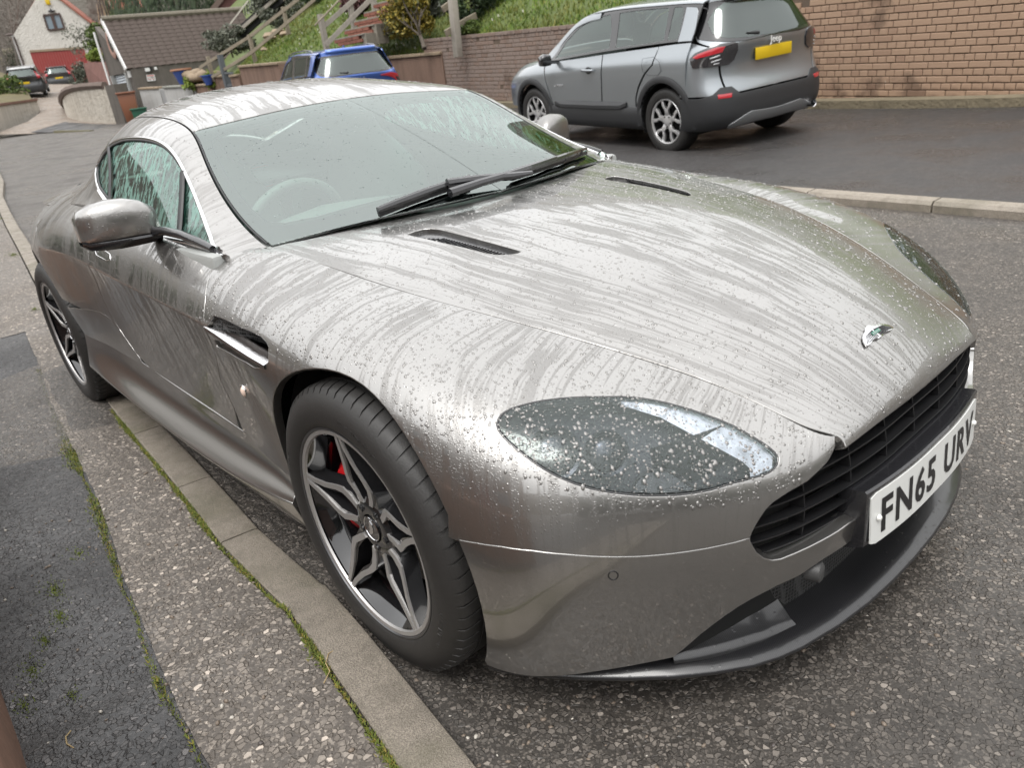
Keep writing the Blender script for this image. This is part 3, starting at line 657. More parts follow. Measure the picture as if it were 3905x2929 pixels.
# bonnet vents: mesh grille set in the hole
for sd in (-1, 1):
    v = panel('bonnet_vent', PH, [tuple(p) for p in U_VENT], M['wetblack'], sides=(sd,), off=-.010, gap=0, depth=.001, st=.1)[0]
    m = MB()
    for k in range(34):
        u = 2.14 + k*(3.93-2.14)/33
        vv = [3.74, 3.10] if u > 2.4 else [3.74, 3.45 - (u-2.14)*1.2]
        if u > 3.7: vv = [3.74 - (u-3.7)*1.6, 3.22]
        A = []
        for q in (vv[0], vv[1]):
            P, N, _, _ = PH.ev([u], [q], True); n = N[0] if N[0][2] > 0 else -N[0]; p = P[0] - n*.006; A.append(Vector((p[0], p[1]*sd, p[2])))
        m.bar(A[0], A[1], .0035, .006)
    m.build('vent_mesh', M['wetblack'], v); 
# winged bonnet badge
bd = thing('badge', None, None); bd.parent = car
P, N, pu, pv = PH.ev([9.262], [.01], True); n = Vector(N[0]); n = n if n.z > 0 else -n
xa = Vector((0,-1,0)); ya = n.cross(xa).normalized(); xa = ya.cross(n)
Mb = Matrix((( xa.x, ya.x, n.x, P[0][0]), (xa.y, ya.y, n.y, 0), (xa.z, ya.z, n.z, P[0][2]), (0,0,0,1)))
wing = [(.062,.014),(.050,.0155),(.030,.012),(.014,.0115),(.012,.015),(-.012,.015),(-.014,.0115),(-.030,.012),(-.050,.0155),(-.062,.014),(-.058,.004),(-.046,-.006),(-.032,-.011),(-.020,-.0135),(-.014,-.018),(0,-.021),(.014,-.018),(.020,-.0135),(.032,-.011),(.046,-.006),(.058,.004)]
MB().prism(wing, .001, .0055, Mb).build('badge_wings', M['chrome'], bd, bevel=.0012)
m = MB()
for k in range(-9, 10):
    if k == 0: continue
    a = k/9; m.prism([(a*.054, .012 - .002*abs(a)), (a*.054+.0011, .012), (a*.036+.0007, -.008 + .004*abs(a)), (a*.036, -.008+.004*abs(a))], .0050, .0066, Mb)
m.build('feather_rib', M['gloss'], bd)['kind'] = 'stuff'
MB().prism([(-.0165,-.003),(.0165,-.003),(.0165,.004),(-.0165,.004)], .0052, .0070, Mb).build('name_bar', simple('badge_green', (.02,.17,.11), .3), bd)
V, F = text_geo('ASTON MARTIN', .0058, .0006, res=1); MB().add([Mb @ (Vector((-p.x*.0 + p.x*.78, p.y+.0006, p.z)) + Vector((0,0,.0074))) for p in V], F).build('badge_lettering', M['chrome'], bd)

# grille slats behind the mouth
gr = thing('grille', None, None); gr.parent = car
def edge_x(y, z):
    # outer skin distance of the nose at (y, z)
    y = abs(y); return .775 + .02*math.sin(min(1, max(0, (z-.30)/.25))*math.pi) - .42*max(0, y-.10)**2 - .9*max(0, y-.38)**2
slats = [.372,.402,.434,.466,.497,.526]
for i, z in enumerate(slats):
    yw = .30 + .235*min(1, (.555-z)/.11) if z > .43 else .535 - (.43-z)*.4
    P = []
    m = MB(); V = []
    for j in range(41):
        y = -yw + 2*yw*j/40; x = edge_x(y, z) - .022
        V += [(x+.008, y, z+.0017), (x+.008, y, z-.0017), (x-.020, y, z-.0060), (x-.020, y, z-.0030)]
    F = []
    for j in range(40):
        a = j*4; b = a+4; F += [(a, a+1, b+1, b), (a+1, a+2, b+2, b+1), (a+2, a+3, b+3, b+2), (a+3, a, b, b+3)]
    m.add(V, F); m.build('slat', M['black'], gr, smooth=True, angle=30)
m = MB()
for j in range(-4, 5):
    y = j*.128
    top = .55 if abs(y) < .3 else .55 - (abs(y)-.3)*.45
    for k in range(8):
        z0 = .355 + k*(top-.355)/8; z1 = .355 + (k+1)*(top-.355)/8
        m.bar((edge_x(y, z0)-.034, y, z0), (edge_x(y, z1)-.034, y, z1), .003, .03, up=(1,0,0))
m.build('upright', M['black'], gr)['kind'] = 'stuff'
# dark backing of the mouth, curved
V = []
for j in range(31):
    y = -.60 + 1.2*j/30; x = .70 - .5*max(0, abs(y)-.2)**2 - .03*abs(y)
    V += [(x, y, .10), (x-.03, y, .60)]
MB().add(V, [(2*j, 2*j+1, 2*j+3, 2*j+2) for j in range(30)]).build('mouth_backing', M['void'], gr)
# bar below the grille, rounded top ledge between mouth and lower mesh
V = []
for j in range(61):
    y = -.515 + 1.03*j/60; ay = abs(y); u_ = edge_x(y, .36)
    x = u_ - .004; zt = .3655; e = max(0, ay-.47)
    V += [(x-.085, y, zt+.012), (x-.05, y, zt+.008), (x-.016, y, zt-.001), (x-.012, y, zt-.012)]
MB().add(V, [(4*j+k, 4*j+k+1, 4*j+k+5, 4*j+k+4) for j in range(60) for k in range(3)]).build('lower_bar_ledge', M['paint'], car, smooth=True)
# lower mesh
t = NT('mesh_grille'); v = t.coord(scale=(1,1,1)); vo = t.voro(v, 110, 'DISTANCE_TO_EDGE', 'Distance', .15)
t.set(Base_Color=t.mix(t.rng(vo, .08, .2), (.05,.05,.05), (.002,.002,.002)), Roughness=.5, Normal=t.bump(vo, 1, .004)); M['meshg'] = t.m
V = []
for j in range(41):
    y = -.60 + 1.2*j/40; x = edge_x(y, .3) - .075 - .25*max(0, abs(y)-.35)
    V += [(x, y, .13), (x+.01, y, .33)]
MB().add(V, [(2*j, 2*j+1, 2*j+3, 2*j+2) for j in range(40)]).build('lower_mesh', M['meshg'], gr)
# tow eye cover
m = MB(); m.lathe([(.0,.0),(.014,.0),(.020,-.004),(.021,-.03),(.0,-.03)], 20, axis='Y')
q = Matrix.Translation((.768,-.355,.285)) @ Matrix.Rotation(R(-75), 4, 'Z')
m.v = [tuple(q @ Vector(p)) for p in m.v]; 
MB().add([(p[0], p[1], p[2]) for p in m.v], m.f).build('towing_eye', simple('grey_rubber', (.05,.05,.05), .5), car, smooth=True)

# carbon splitter
SPE = [(0,.805),(.1,.803),(.2,.796),(.3,.781),(.4,.757),(.45,.738),(.50,.712),(.56,.668),(.62,.615),(.68,.550),(.73,.489),(.77,.435),(.80,.390),(.825,.345),(.835,.318)]
V = []; ys = [(-y, x) for y, x in SPE[::-1]] + SPE[1:]
for i, (y, x) in enumerate(ys):
    ay = abs(y); z = .122 + .006*math.cos(y*2)
    a = math.atan2(ay**2*1.6, 1) * (1 if y > 0 else -1)
    nx, ny = math.cos(a), math.sin(a)
    inn = .16 if ay < .5 else max(.014, .16 - (ay-.5)*.75)
    rise = .012
    up = .012*max(0, (ay-.55)/.28)
    V += [(x - nx*inn, y - ny*inn*.8, z+.022+up), (x - nx*.03, y - ny*.03, z+.012+up*.5), (x - nx*.004, y-ny*.004, z+.006), (x, y, z), (x - nx*.004, y-ny*.004, z-.006), (x - nx*.05, y-ny*.05, z-.012), (x-nx*inn, y-ny*inn*.8, z-.014)]
MB().add(V, [(7*j+k, 7*j+k+1, 7*j+k+8, 7*j+k+7) for j in range(len(ys)-1) for k in range(6)]).build('splitter', M['carbon'], car, smooth=True, angle=70)
# corner duct fins behind the splitter
for sd in (-1, 1):
    fin = [(.600,.600,.152),(.632,.556,.150),(.662,.505,.148),(.692,.443,.146),(.720,.362,.140)]
    V = []
    for x, y, z in fin: V += [(x-.10, sd*(y-.03), z+.10), (x-.045, sd*(y-.012), z+.030), (x-.012, sd*(y-.003), z+.006), (x+.0, sd*(y+.0), z+.002), (x+.004, sd*(y+.002), z-.012)]
    MB().add(V, [(5*j+k, 5*j+k+1, 5*j+k+6, 5*j+k+5) for j in range(4) for k in range(4)]).build('duct_fin', M['carbon'], car, smooth=True, angle=60)

# number plate on its black surround
pl = thing('number_plate_holder', None, None); pl.parent = car
def pbend(y, k=.9): return -k*max(0, abs(y)-.04)**2
V = []
for j in range(33):
    y = -.272 + .544*j/32; f = .822 + pbend(y, .35); b_ = edge_x(y, .38) - .03
    V += [(b_, y, .425), (f-.004, y, .432), (f, y, .428), (f, y, .312), (f-.004, y, .308), (b_, y, .290)]
MB().add(V, [(6*j+k, 6*j+(k+1) % 6, 6*j+6+(k+1) % 6, 6*j+6+k) for j in range(32) for k in range(6)] + [tuple(range(6)), tuple(192+k for k in range(6))][:2]).build('plinth', M['wetblack'], pl, smooth=True, angle=40)
def platept(s_, h, o=0):      # s_ across (+ = car left), h up
    y = s_; x = .826 + pbend(y, .35) + o + (h - .365)*(-.04); return (x, y, h)
z0, z1 = .309, .420
outl = [(-.255,z0),(.255,z0),(.260,z0+.006),(.260,z1-.006),(.255,z1),(-.255,z1),(-.260,z1-.006),(-.260,z0+.006)]
V = []; cols = 33
for j in range(cols):
    s_ = -.26 + .52*j/(cols-1); c_ = .006 if j in (0, cols-1) else 0
    V += [platept(s_, z0+c_), platept(s_, z1-c_), platept(s_, z1-c_, -.003), platept(s_, z0+c_, -.003)]
MB().add(V, [(4*j+k, 4*j+(k+1) % 4, 4*j+4+(k+1) % 4, 4*j+4+k) for j in range(cols-1) for k in range(4)] + [(0,1,2,3), tuple(4*(cols-1)+k for k in range(4))[::-1]]).build('number_plate', simple('plate_white', (.70,.71,.69), .32, coat=.3), pl, smooth=True, angle=35)
V, F = text_geo('FN65 URV', .098, .0008, space=1.16, bold=.0022)
xs = [p.x for p in V]; ysz = [p.y for p in V]; kx = .455/(max(xs)-min(xs)); ky = .077/(max(ysz)-min(ysz)); cx = (max(xs)+min(xs))/2; cy = (max(ysz)+min(ysz))/2
MB().add([platept((p.x-cx)*kx, .3645 + (p.y-cy)*ky, .0012 + (p.z)*.5) for p in V], F).build('plate_lettering', simple('plate_black', (.012,.012,.013), .4), pl)
for s_ in (-.238, .238):
    m = MB(); m.lathe([(0,.0065),(.004,.006),(.0062,.003),(.0065,0)], 14, c=platept(s_, .3645, .0005), axis='X'); m.build('plate_screw', M['white'], pl, smooth=True)

# headlamps
for sd in (-1, 1):
    hl = thing('headlight', None, None); hl.parent = car
    hp = [tuple(p) for p in U_HEAD]
    panel('lens', PB, hp, M['lens'], sides=(sd,), st=.14, gap=.004, depth=.012, rad=.002, parent=hl)
    strip('lens_seal', PB, hp, .006, .006, M['gloss'], True, sides=(sd,), off=-.003)
    # bowl: outline shrunk and pushed in
    A = np.array(hp); cuv = A.mean(0)
    rings = []; N0 = None
    for f, dpt in ((1.0,.004),(.97,.03),(.86,.055),(.60,.075),(.3,.085),(.02,.088)):
        q = cuv + (A-cuv)*f; P, N, _, _ = PB.ev(q[:,0], q[:,1], True)
        if np.mean(N[:,1]) < 0: N = -N
        if N0 is None: N0 = N.mean(0); N0 /= np.linalg.norm(N0)
        rings.append((P - N0*dpt)*[1, sd, 1])
    V = np.concatenate(rings); L = len(A); F = [(i*L+k, i*L+(k+1) % L, (i+1)*L+(k+1) % L, (i+1)*L+k) for i in range(5) for k in range(L)]
    MB().add(V, F).build('lamp_bowl', M['lamp_grey'], hl, smooth=True)
    def inb(u, v, d):
        P, N, _, _ = PB.ev([u], [v], True); p = P[0] - N0*d; return Vector((p[0], p[1]*sd, p[2]))
    # bright ribbed reflector along the inner side, two projector units, dark marker wedge
    V = []
    for (u1, v1), (u2, v2) in zip(U_HLOUT, U_HLREF):
        for f, d in ((0,.010),(.5,.014),(1,.020)): V.append(inb(u1+(u2-u1)*f, v1+(v2-v1)*f, d))
    MB().add(V, [(3*j+k, 3*j+k+1, 3*j+k+4, 3*j+k+3) for j in range(len(U_HLREF)-1) for k in range(2)]).build('reflector', M['lamp_chrome'], hl, smooth=True)
    for (u, v), r_ in zip(U_HLPROJ, (.040,.034)):
        c_ = inb(u, v, .045); n_ = Vector((N0[0], N0[1]*sd, N0[2]*.4)).normalized()
        q = n_.to_track_quat('Z', 'Y').to_matrix().to_4x4(); q.translation = c_
        m = MB(); m.lathe([(r_*1.22,.0),(r_*1.15,.008),(r_,.004),(r_*.94,-.012)], 28, axis='Z'); m.v = [tuple(q @ Vector(p)) for p in m.v]; m.build('projector_ring', M['proj'], hl, smooth=True)
        m = MB(); m.lathe([(r_*.95,-.012),(r_*.80,-.002),(r_*.5,.004),(0,.006)], 24, axis='Z'); m.v = [tuple(q @ Vector(p)) for p in m.v]; m.build('projector', M['proj'], hl, smooth=True)
    P, N, _, _ = PB.ev([a for a, b in U_HLWEDGE], [b for a, b in U_HLWEDGE], True)
    Pq = [Vector(((p-N0*.006)[0], (p-N0*.006)[1]*sd, (p-N0*.006)[2])) for p in P]; Pr = [Vector(((p-N0*.02)[0], (p-N0*.02)[1]*sd, (p-N0*.02)[2])) for p in P]
    n9 = len(Pq); MB().add(Pq + Pr, [tuple(range(n9))] + [(i, (i+1) % n9, n9+(i+1) % n9, n9+i) for i in range(n9)]).build('side_marker', M['gloss'], hl)
    strip('marker_seal', PB, [tuple(p) for p in U_HLWEDGE], .005, .004, M['black'], True, sides=(sd,), off=-.004)

# wing vents: chrome strake, mesh, pocket
for sd in (-1, 1):
    wv = thing('wing_vent', None, None); wv.parent = car
    def sb(u, v, d):
        P, N, _, _ = PB.ev([u], [v], True); p = P[0]; return Vector((p[0], (p[1] - d)*sd, p[2]))
    lowL = [(11.86,4.30),(11.60,4.33),(11.2,4.39),(10.72,4.42),(10.33,4.44)]
    V = []
    for u, v in lowL:
        a = sb(u, v, -.004); f = min(1, (11.90-u)/.9)
        V += [a + Vector((0,0,-.010)), a, a + Vector((0, -.048*f*sd, .014*f)), a + Vector((0,-.048*f*sd,-.004))]
    m = MB(); m.add(V, [(4*j+k, 4*j+(k+1) % 4, 4*j+4+(k+1) % 4, 4*j+4+k) for j in range(4) for k in range(4)]); m.build('strake', M['chrome'], wv, smooth=True, angle=50)
    V = []
    for u in (11.75,11.4,11.0,10.6,10.30):
        f = min(1, (11.80-u)/.9)
        V += [sb(u, 3.60, .008+.03*f), sb(u, 4.40, .052*f+.005)]
    MB().add(V, [(2*j, 2*j+1, 2*j+3, 2*j+2) for j in range(4)]).build('vent_mesh', M['meshg'], wv)
    V = [sb(11.74,4.53,.0), sb(11.74,4.80,.0), sb(10.48,4.76,.018), sb(10.40,4.42,.018), sb(11.0,4.40,.018)]
    A = np.array([(u, v) for u, v in U_POCKET]); P, N, _, _ = PB.ev(A[:,0], A[:,1], True); cc = P.mean(0)
    V = []
    for f, d in ((1,.003),(1,.012),(.75,.020),(.05,.022)):
        for p in P: q = cc + (p-cc)*f; V.append((q[0], (q[1]-d)*sd, q[2]))
    L = len(P); MB().add(V, [(i*L+k, i*L+(k+1) % L, (i+1)*L+(k+1) % L, (i+1)*L+k) for i in range(3) for k in range(L)]).build('pocket', M['paint'], wv, smooth=True)
    # repeater lamp
    rp = MB(); rp.lathe([(0,.010),(.006,.0095),(.0105,.006),(.012,0)], 20, axis='Y')
    P, N, _, _ = PB.ev([11.5], [5.8], True)
    rp.v = [(p[0]*.9+P[0][0], (P[0][1]+p[1])*sd, p[2]*1.25+P[0][2]) for p in rp.v]; rp.build('side_repeater', simple('repeater_lens', (.80,.62,.52), .15, coat=1), car, smooth=True)
    rp = MB(); rp.lathe([(.0118,.002),(.0145,.004),(.0152,0)], 20, axis='Y'); rp.v = [(p[0]*.9+P[0][0], (P[0][1]+p[1])*sd, p[2]*1.25+P[0][2]) for p in rp.v]; rp.build('repeater_bezel', M['chrome'], car, smooth=True)
    # flush door handle
    strip('door_handle', PB, [(14.45,3.02),(14.38,3.27),(14.12,3.31),(14.02,3.20),(14.05,2.99),(14.2,2.93)], .0035, .003, M['chrome'], True, sides=(sd,))
# parking sensors
strip('parking_sensor', PB, [tuple(p) for p in U_SENSOR], .0025, .002, M['black'], True)

# door mirrors
for sd in (-1, 1):
    mr_ = thing('door_mirror', None, None); mr_.parent = car
    # cross-sections along y from the inner end to the outer end: (y, half height, half depth, zc)
    secs = [(-.795,.030,.030,.925),(-.800,.048,.048,.935),(-.83,.058,.060,.948),(-.87,.064,.066,.954),(-.91,.065,.066,.955),(-.95,.061,.060,.953),(-.985,.052,.048,.948),(-1.0,.036,.03,.945)]
    V = []; n = 24
    for y, hh, hd, zc in secs:
        for k in range(n):
            a = 2*math.pi*k/n; ca, sa = math.cos(a), math.sin(a)
            e = .62; X = hd*math.copysign(abs(ca)**e, ca); Z = hh*math.copysign(abs(sa)**e, sa)
            if X < 0: X *= .55
            if Z < 0: Z = max(Z, -hh*.82)
            V.append((-1.12 + X - .25*(abs(y)-.9), -y*sd if sd > 0 else y, zc + Z))
    F = [(i*n+k, i*n+(k+1) % n, (i+1)*n+(k+1) % n, (i+1)*n+k) for i in range(len(secs)-1) for k in range(n)] + [tuple(range(n)), tuple((len(secs)-1)*n+k for k in range(n))]
    m = MB().add(V, F).build('mirror_cap', M['paint'], mr_, smooth=True, angle=80)
    V2 = []
    for y, hh, hd, zc in secs:
        yy = -y*sd if sd > 0 else y; x0 = -1.12 - .25*(abs(y)-.9)
        V2 += [(x0+hd*.97, yy, zc-hh*.70), (x0+hd*1.01, yy, zc-hh*.80), (x0+hd*.75, yy, zc-hh*1.12), (x0-hd*.3, yy, zc-hh*1.15), (x0-hd*.6, yy, zc-hh*.6)]
    MB().add(V2, [(5*j+k, 5*j+k+1, 5*j+k+6, 5*j+k+5) for j in range(len(secs)-1) for k in range(4)]).build('mirror_base', M['wetblack'], mr_, smooth=True, angle=60)
    Y = lambda y: y if sd < 0 else -y
    A = [(-.73,-.780,.878),(-.80,-.785,.892),(-.90,-.795,.908),(-1.0,-.805,.914),(-1.08,-.825,.912)]
    m = MB(); m.tube([(x, Y(y), z) for x, y, z in A], [.010,.013,.013,.013,.016], 10); m.build('mirror_arm', M['wetblack'], mr_, smooth=True)
    A = [(-.98,-.795,.90),(-1.05,-.80,.90)]
    m = MB(); m.box((-1.165, Y(-.90), .95), (.004,.16,.10)); m.build('mirror_glass', M['chrome'], mr_, bevel=.001)
# ---------------------------------------------------------------- wheels of the coupe
def coupe_wheel(cx, sd, tw, face, R_=.34, turn=93, caliper=True, ca=180):
    """cx: axle x, sd: -1 right / +1 left, tw: tyre width, face: |y| of the outer rim flange"""
    w = thing('wheel', None, None); w.parent = car; w.location = (cx, 0, 0)
    y0 = face
    # y positions are distances outward; converted with sd at the end
    def put(m, name, mat, par=w, **k):
        m.v = [(p[0], p[1]*sd, p[2]+R_) for p in m.v]
        if sd > 0: m.f = [f[::-1] for f in m.f]
        return m.build(name, mat, par, **k)
    # tyre carcass
    yo = y0 + .004; yi = y0 - tw
    prof = [(.247,y0-.004),(.252,y0+.002),(.262,yo+.004),(.285,yo+.007),(.305,yo+.003),(.322,yo-.006),(.3325,yo-.018),(.337,yo-.034),(.3395,yo-.06),(.340,(yo+yi)/2),(.3395,yi+.06),(.335,yi+.03),(.322,yi+.006),(.29,yi-.004),(.255,yi+.01),(.247,yi+.02)]
    m = MB(); m.lathe(prof, 120)
    ty = put(m, 'tyre', M['rubber'], smooth=True, angle=50)
    # shoulder blocks with sipes between, and tread ribs
    m = MB(); nb = 66
    for k in range(nb):
        a0 = 2*math.pi*(k+.07)/nb; a1 = 2*math.pi*(k+.90)/nb; am = (a0+a1)/2
        for (ra, ya, rb, yb) in ((.3345,yo-.017,.3405,yo-.052),):
            V = []
            for a, sk in ((a0,0),(am,0),(a1,0)):
                for r, y in ((ra-.012,ya+.010),(ra+.001,ya),((ra+rb)/2+.0026,(ya+yb)/2+.004),(rb+.0014,yb),(rb-.006,yb-.001)):
                    aa = a + (yo-y)*.9
                    V.append((r*math.cos(aa), y, r*math.sin(aa)))
            F = [(i*5+j, i*5+j+1, i*5+j+6, i*5+j+5) for i in range(2) for j in range(4)] + [(0,1,2,3,4), (10,11,12,13,14)]
            m.add(V, F)
    put(m, 'tread_block', M['rubber'], ty, smooth=True, angle=35)['kind'] = 'stuff'
    m = MB()
    for ya, yb in ((yo-.060,yo-.095),(yo-.103,yo-.135),(yo-.143,yo-.178),(yo-.186,yi+.05)):
        m.lathe([(.334,ya),(.3418,ya-.001),(.3418,yb+.001),(.334,yb)], 96)
    put(m, 'tread_rib', M['rubber'], ty, smooth=True, angle=35)['kind'] = 'stuff'
    # raised sidewall lettering
    m = MB()
    for word, a_mid, hgt in (('MICHELIN', -22, .017), ('MICHELIN', 158, .017), ('PILOT SUPER SPORT', 70, .009)):
        V, F = text_geo(word, hgt/.7, .0012, space=1.15, res=1)
        VV = []
        for p in V:
            a = R(a_mid) - (p.x if sd < 0 else p.x)/.291 * (1 if sd < 0 else 1)
            r = .287 + p.y
            yy = yo + .0062 + .0008 + p.z - abs(r-.287)*.25
            VV.append((r*math.cos(a), yy, r*math.sin(a)))
        m.add(VV, F)
    put(m, 'sidewall_lettering', M['rubber'], ty)['kind'] = 'stuff'
    # rim barrel, machined flange
    rim = put(MB().lathe([(.2445,y0-.005),(.240,y0-.016),(.222,y0-.035),(.216,y0-.07),(.214,y0-.19),(.235,y0-.21),(.246,y0-.215)], 96), 'rim_barrel', M['gloss'], smooth=True, angle=50)
    put(MB().lathe([(.2505,y0-.006),(.2520,y0+.000),(.2510,y0+.0030),(.2470,y0+.0030),(.2445,y0-.001)], 120), 'rim_flange', simple('rim_dark_grey', (.10,.10,.105), .3, .8) if 'rimgrey' not in M else M['rimgrey'], rim, smooth=True)
    put(MB().lathe([(.2450,y0-.001),(.2435,y0+.0008),(.2350,y0-.0005),(.2330,y0-.006)], 120), 'machined_lip', M['alloy'], rim, smooth=True)
    yh = y0 - .030     # hub face depth
    def P(r, w_, th, d):   # r along spoke, w_ across, d depth (outward positive relative y0)
        c, s = math.cos(th), math.sin(th); return (r*c - w_*s, y0 + d, r*s + w_*c)
    def dish(r): return -.004 - .026*max(0, min(1, (.235-r)/.16))**1.3
    for k in range(5):
        th = R(turn + 72*k); sp = thing('spoke', None, None); sp.parent = w
        # black body of the spoke: two flanks meeting at the rim, hollow kite between
        m = MB()
        for s_ in (-1, 1):
            pts = [(.236,.002*s_,.012*s_),(.20,.004*s_,.0180*s_),(.15,.012*s_,.0315*s_),(.118,.024*s_,.044*s_),(.085,.020*s_,.046*s_),(.050,.010*s_,.042*s_)]
            V = []
            for r, wi, wo in pts:
                d = dish(r)
                V += [P(r, wi, th, d-.003), P(r, wo, th, d-.004), P(r-.002, wo*1.25, th, d-.040), P(r, wi*.8, th, d-.045)]
            m.add(V, [(4*j+q, 4*j+(q+1) % 4, 4*j+4+(q+1) % 4, 4*j+4+q) for j in range(5) for q in range(4)] + [(0,1,2,3), (20,21,22,23)])
        put(m, 'spoke_body', M['spoke'], sp, smooth=True, angle=25)
        # machined blades on top: narrow groove between them at the rim, spreading towards the hub and cranked in
        for s_ in (-1, 1):
            m = MB()
            pts = [(.2365,.0020*s_,.0130*s_),(.205,.0050*s_,.0170*s_),(.165,.0140*s_,.0275*s_),(.128,.0290*s_,.0430*s_),(.106,.0320*s_,.0490*s_),(.080,.0200*s_,.0370*s_),(.060,.0120*s_,.0260*s_)]
            V = []
            for r, wi, wo in pts:
                d = dish(r)
                V += [P(r, wi, th, d-.0035), P(r, wi, th, d+.0010), P(r, wo, th, d+.0010), P(r, wo, th, d-.0035)]
            m.add(V, [(4*j+q, 4*j+(q+1) % 4, 4*j+4+(q+1) % 4, 4*j+4+q) for j in range(6) for q in range(4)] + [(0,1,2,3), (24,25,26,27)])
            put(m, 'machined_edge', M['alloy'], sp)
    # hub centre
    put(MB().lathe([(.078,yh-.030),(.074,yh-.006),(.060,yh-.001),(.036,yh+.002),(.034,yh+.001)], 40), 'hub', M['spoke'], smooth=True, angle=40)
    for k in range(5):
        a = R(turn + 36 + 72*k); m = MB(); m.lathe([(.0,yh+.006),(.008,yh+.005),(.0095,yh-.001)], 10)
        m.v = [(p[0]+.050*math.cos(a), p[1], p[2]+.050*math.sin(a)) for p in m.v]; put(m, 'wheel_nut', M['gloss'], smooth=True, angle=40)
    cap = put(MB().lathe([(0,yh+.0035),(.028,yh+.0035),(.0292,yh+.0045),(.0305,yh+.0035),(.031,yh)], 32), 'centre_cap', M['gloss'], smooth=True, angle=30)
    put(MB().lathe([(.0275,yh+.0036),(.0285,yh+.0050),(.0300,yh+.0036)], 32), 'cap_ring', M['chrome'], cap, smooth=True)
    m = MB(); wg = [(-.020,.006),(-.012,.0078),(-.004,.005),(.004,.005),(.012,.0078),(.020,.006),(.014,-.003),(.006,-.0075),(-.006,-.0075),(-.014,-.003)]
    n = len(wg); ang = R(75); V = []
    for dd in (.0036,.0050):
        for a, b in wg: V.append((a*math.cos(ang)-b*math.sin(ang), yh+dd, a*math.sin(ang)+b*math.cos(ang)))
    m.add(V, [tuple(range(n)), tuple(range(n, 2*n))] + [(i, (i+1) % n, n+(i+1) % n, n+i) for i in range(n)]); put(m, 'cap_wings', M['chrome'], cap)
    # brake
    yd = y0 - .115
    put(MB().lathe([(.06,yd),(.075,yd+.012),(.080,yd+.002),(.178,yd+.002),(.180,yd-.015),(.178,yd-.030),(.08,yd-.030)], 64), 'brake_disc', M['disc'], smooth=True, angle=30)
    m = MB(); a0, a1 = R(ca-36), R(ca+36); N = 14; V = []
    for i in range(N+1):
        a = a0 + (a1-a0)*i/N; e = math.sin(math.pi*i/N)**.35
        ro = .172 + .028*e; ri = .118 - .004*e; yt = yd + .022 + .044*e
        V += [(ri*math.cos(a), yd+.004, ri*math.sin(a)), (ri*math.cos(a), yt-.006, ri*math.sin(a)), ((ri+.02)*math.cos(a), yt, (ri+.02)*math.sin(a)), ((ro-.012)*math.cos(a), yt, (ro-.012)*math.sin(a)), (ro*math.cos(a), yt-.012, ro*math.sin(a)), (ro*math.cos(a), yd-.03, ro*math.sin(a))]
    m.add(V, [(6*j+q, 6*j+q+1, 6*j+q+7, 6*j+q+6) for j in range(N) for q in range(5)] + [tuple(range(6)), tuple(6*N+q for q in range(6))])
    put(m, 'brake_caliper', M['red'], smooth=True, angle=40)
    put(MB().lathe([(.02,y0-.30),(.19,y0-.29),(.21,y0-.205)], 40), 'inner_hub', M['void'], smooth=True)
    return w
M['rimgrey'] = simple('rim_dark_grey', (.11,.11,.115), .3, .8)
for sd in (-1, 1):
    coupe_wheel(0, sd, .245, .890, .34, 93 if sd < 0 else 70, ca=178)
    coupe_wheel(-2.6, sd, .285, .905, .341, 75, ca=182)
    # wheel arch liners
    for cx, rr, yo, aa in ((0,.392,.85,-6),(-2.6,.44,.865,-18)):
        m = MB(); m.lathe([(rr,-.015),(rr+.002,-.30),(rr-.05,-.36)], 40, a0=R(aa), a1=R(202))
        m.v = [(p[0]+cx, (yo+p[1])*sd, p[2]+.34) for p in m.v]
        m.build('arch_liner', M['void'], car, smooth=True)
        m = MB(); m.lathe([(rr-.055,-.36),(.02,-.37)], 40, a0=R(aa), a1=R(202)); m.v = [(p[0]+cx, (yo+p[1])*sd, p[2]+.34) for p in m.v]
        m.build('arch_inner_panel', M['void'], car)
# floor pan and bulkheads keep light out of the body
m = MB(); m.box((-1.27,0,.20), (1.80,1.60,.03)); m.box((-3.1,0,.33), (.6,1.2,.03)); m.box((.36,0,.20), (.36,.9,.03)); m.box((-.43,0,.50), (.04,1.45,.60)); m.box((-2.1,0,.5), (.04,1.5,.6))
m.build('floor_pan', M['void'], car)
# cabin
V = []
for i, (x, z) in enumerate(((-.50,.835),(-.62,.872),(-.78,.885),(-.90,.870),(-.96,.80),(-.97,.62),(-.95,.40))):
    for j in range(13):
        y = -.70 + 1.4*j/12; hump = .035*math.exp(-((y+.36)/.20)**2) if 1 <= i <= 3 else 0
        V.append((x - .0*abs(y) + (.05*math.exp(-((y+.36)/.2)**2)*(-1) if i == 4 else 0), y, z + hump - .02*(abs(y)/.7)**2))
F = [(13*i+j, 13*i+j+1, 13*i+j+14, 13*i+j+13) for i in range(6) for j in range(12)]
MB().add(V, F).build('dashboard', M['leather'], car, smooth=True)
sw = thing('steering_wheel', None, None); sw.parent = car
q = Matrix.Translation((-1.10,-.36,.80)) @ Matrix.Rotation(R(-68), 4, 'Y')
m = MB(); m.tube([q @ Vector((.18*math.cos(a), .18*math.sin(a), 0)) for a in np.linspace(0, 2*math.pi, 41)[:-1]], .015, 10, closed=True); m.build('steering_rim', M['leather'], sw, smooth=True)
m = MB(); m.lathe([(0,.02),(.05,.018),(.06,-.02)], 20, axis='Z'); m.v = [tuple(q @ Vector(p)) for p in m.v]
for a in (0, 180, 90): m.bar(q @ Vector((.04*math.cos(R(a)), .04*math.sin(R(a)), -.005)), q @ Vector((.175*math.cos(R(a)), .175*math.sin(R(a)), 0)), .035, .012, up=(1,0,1))
m.build('steering_boss', M['leather_dark'], sw, smooth=True, angle=40)
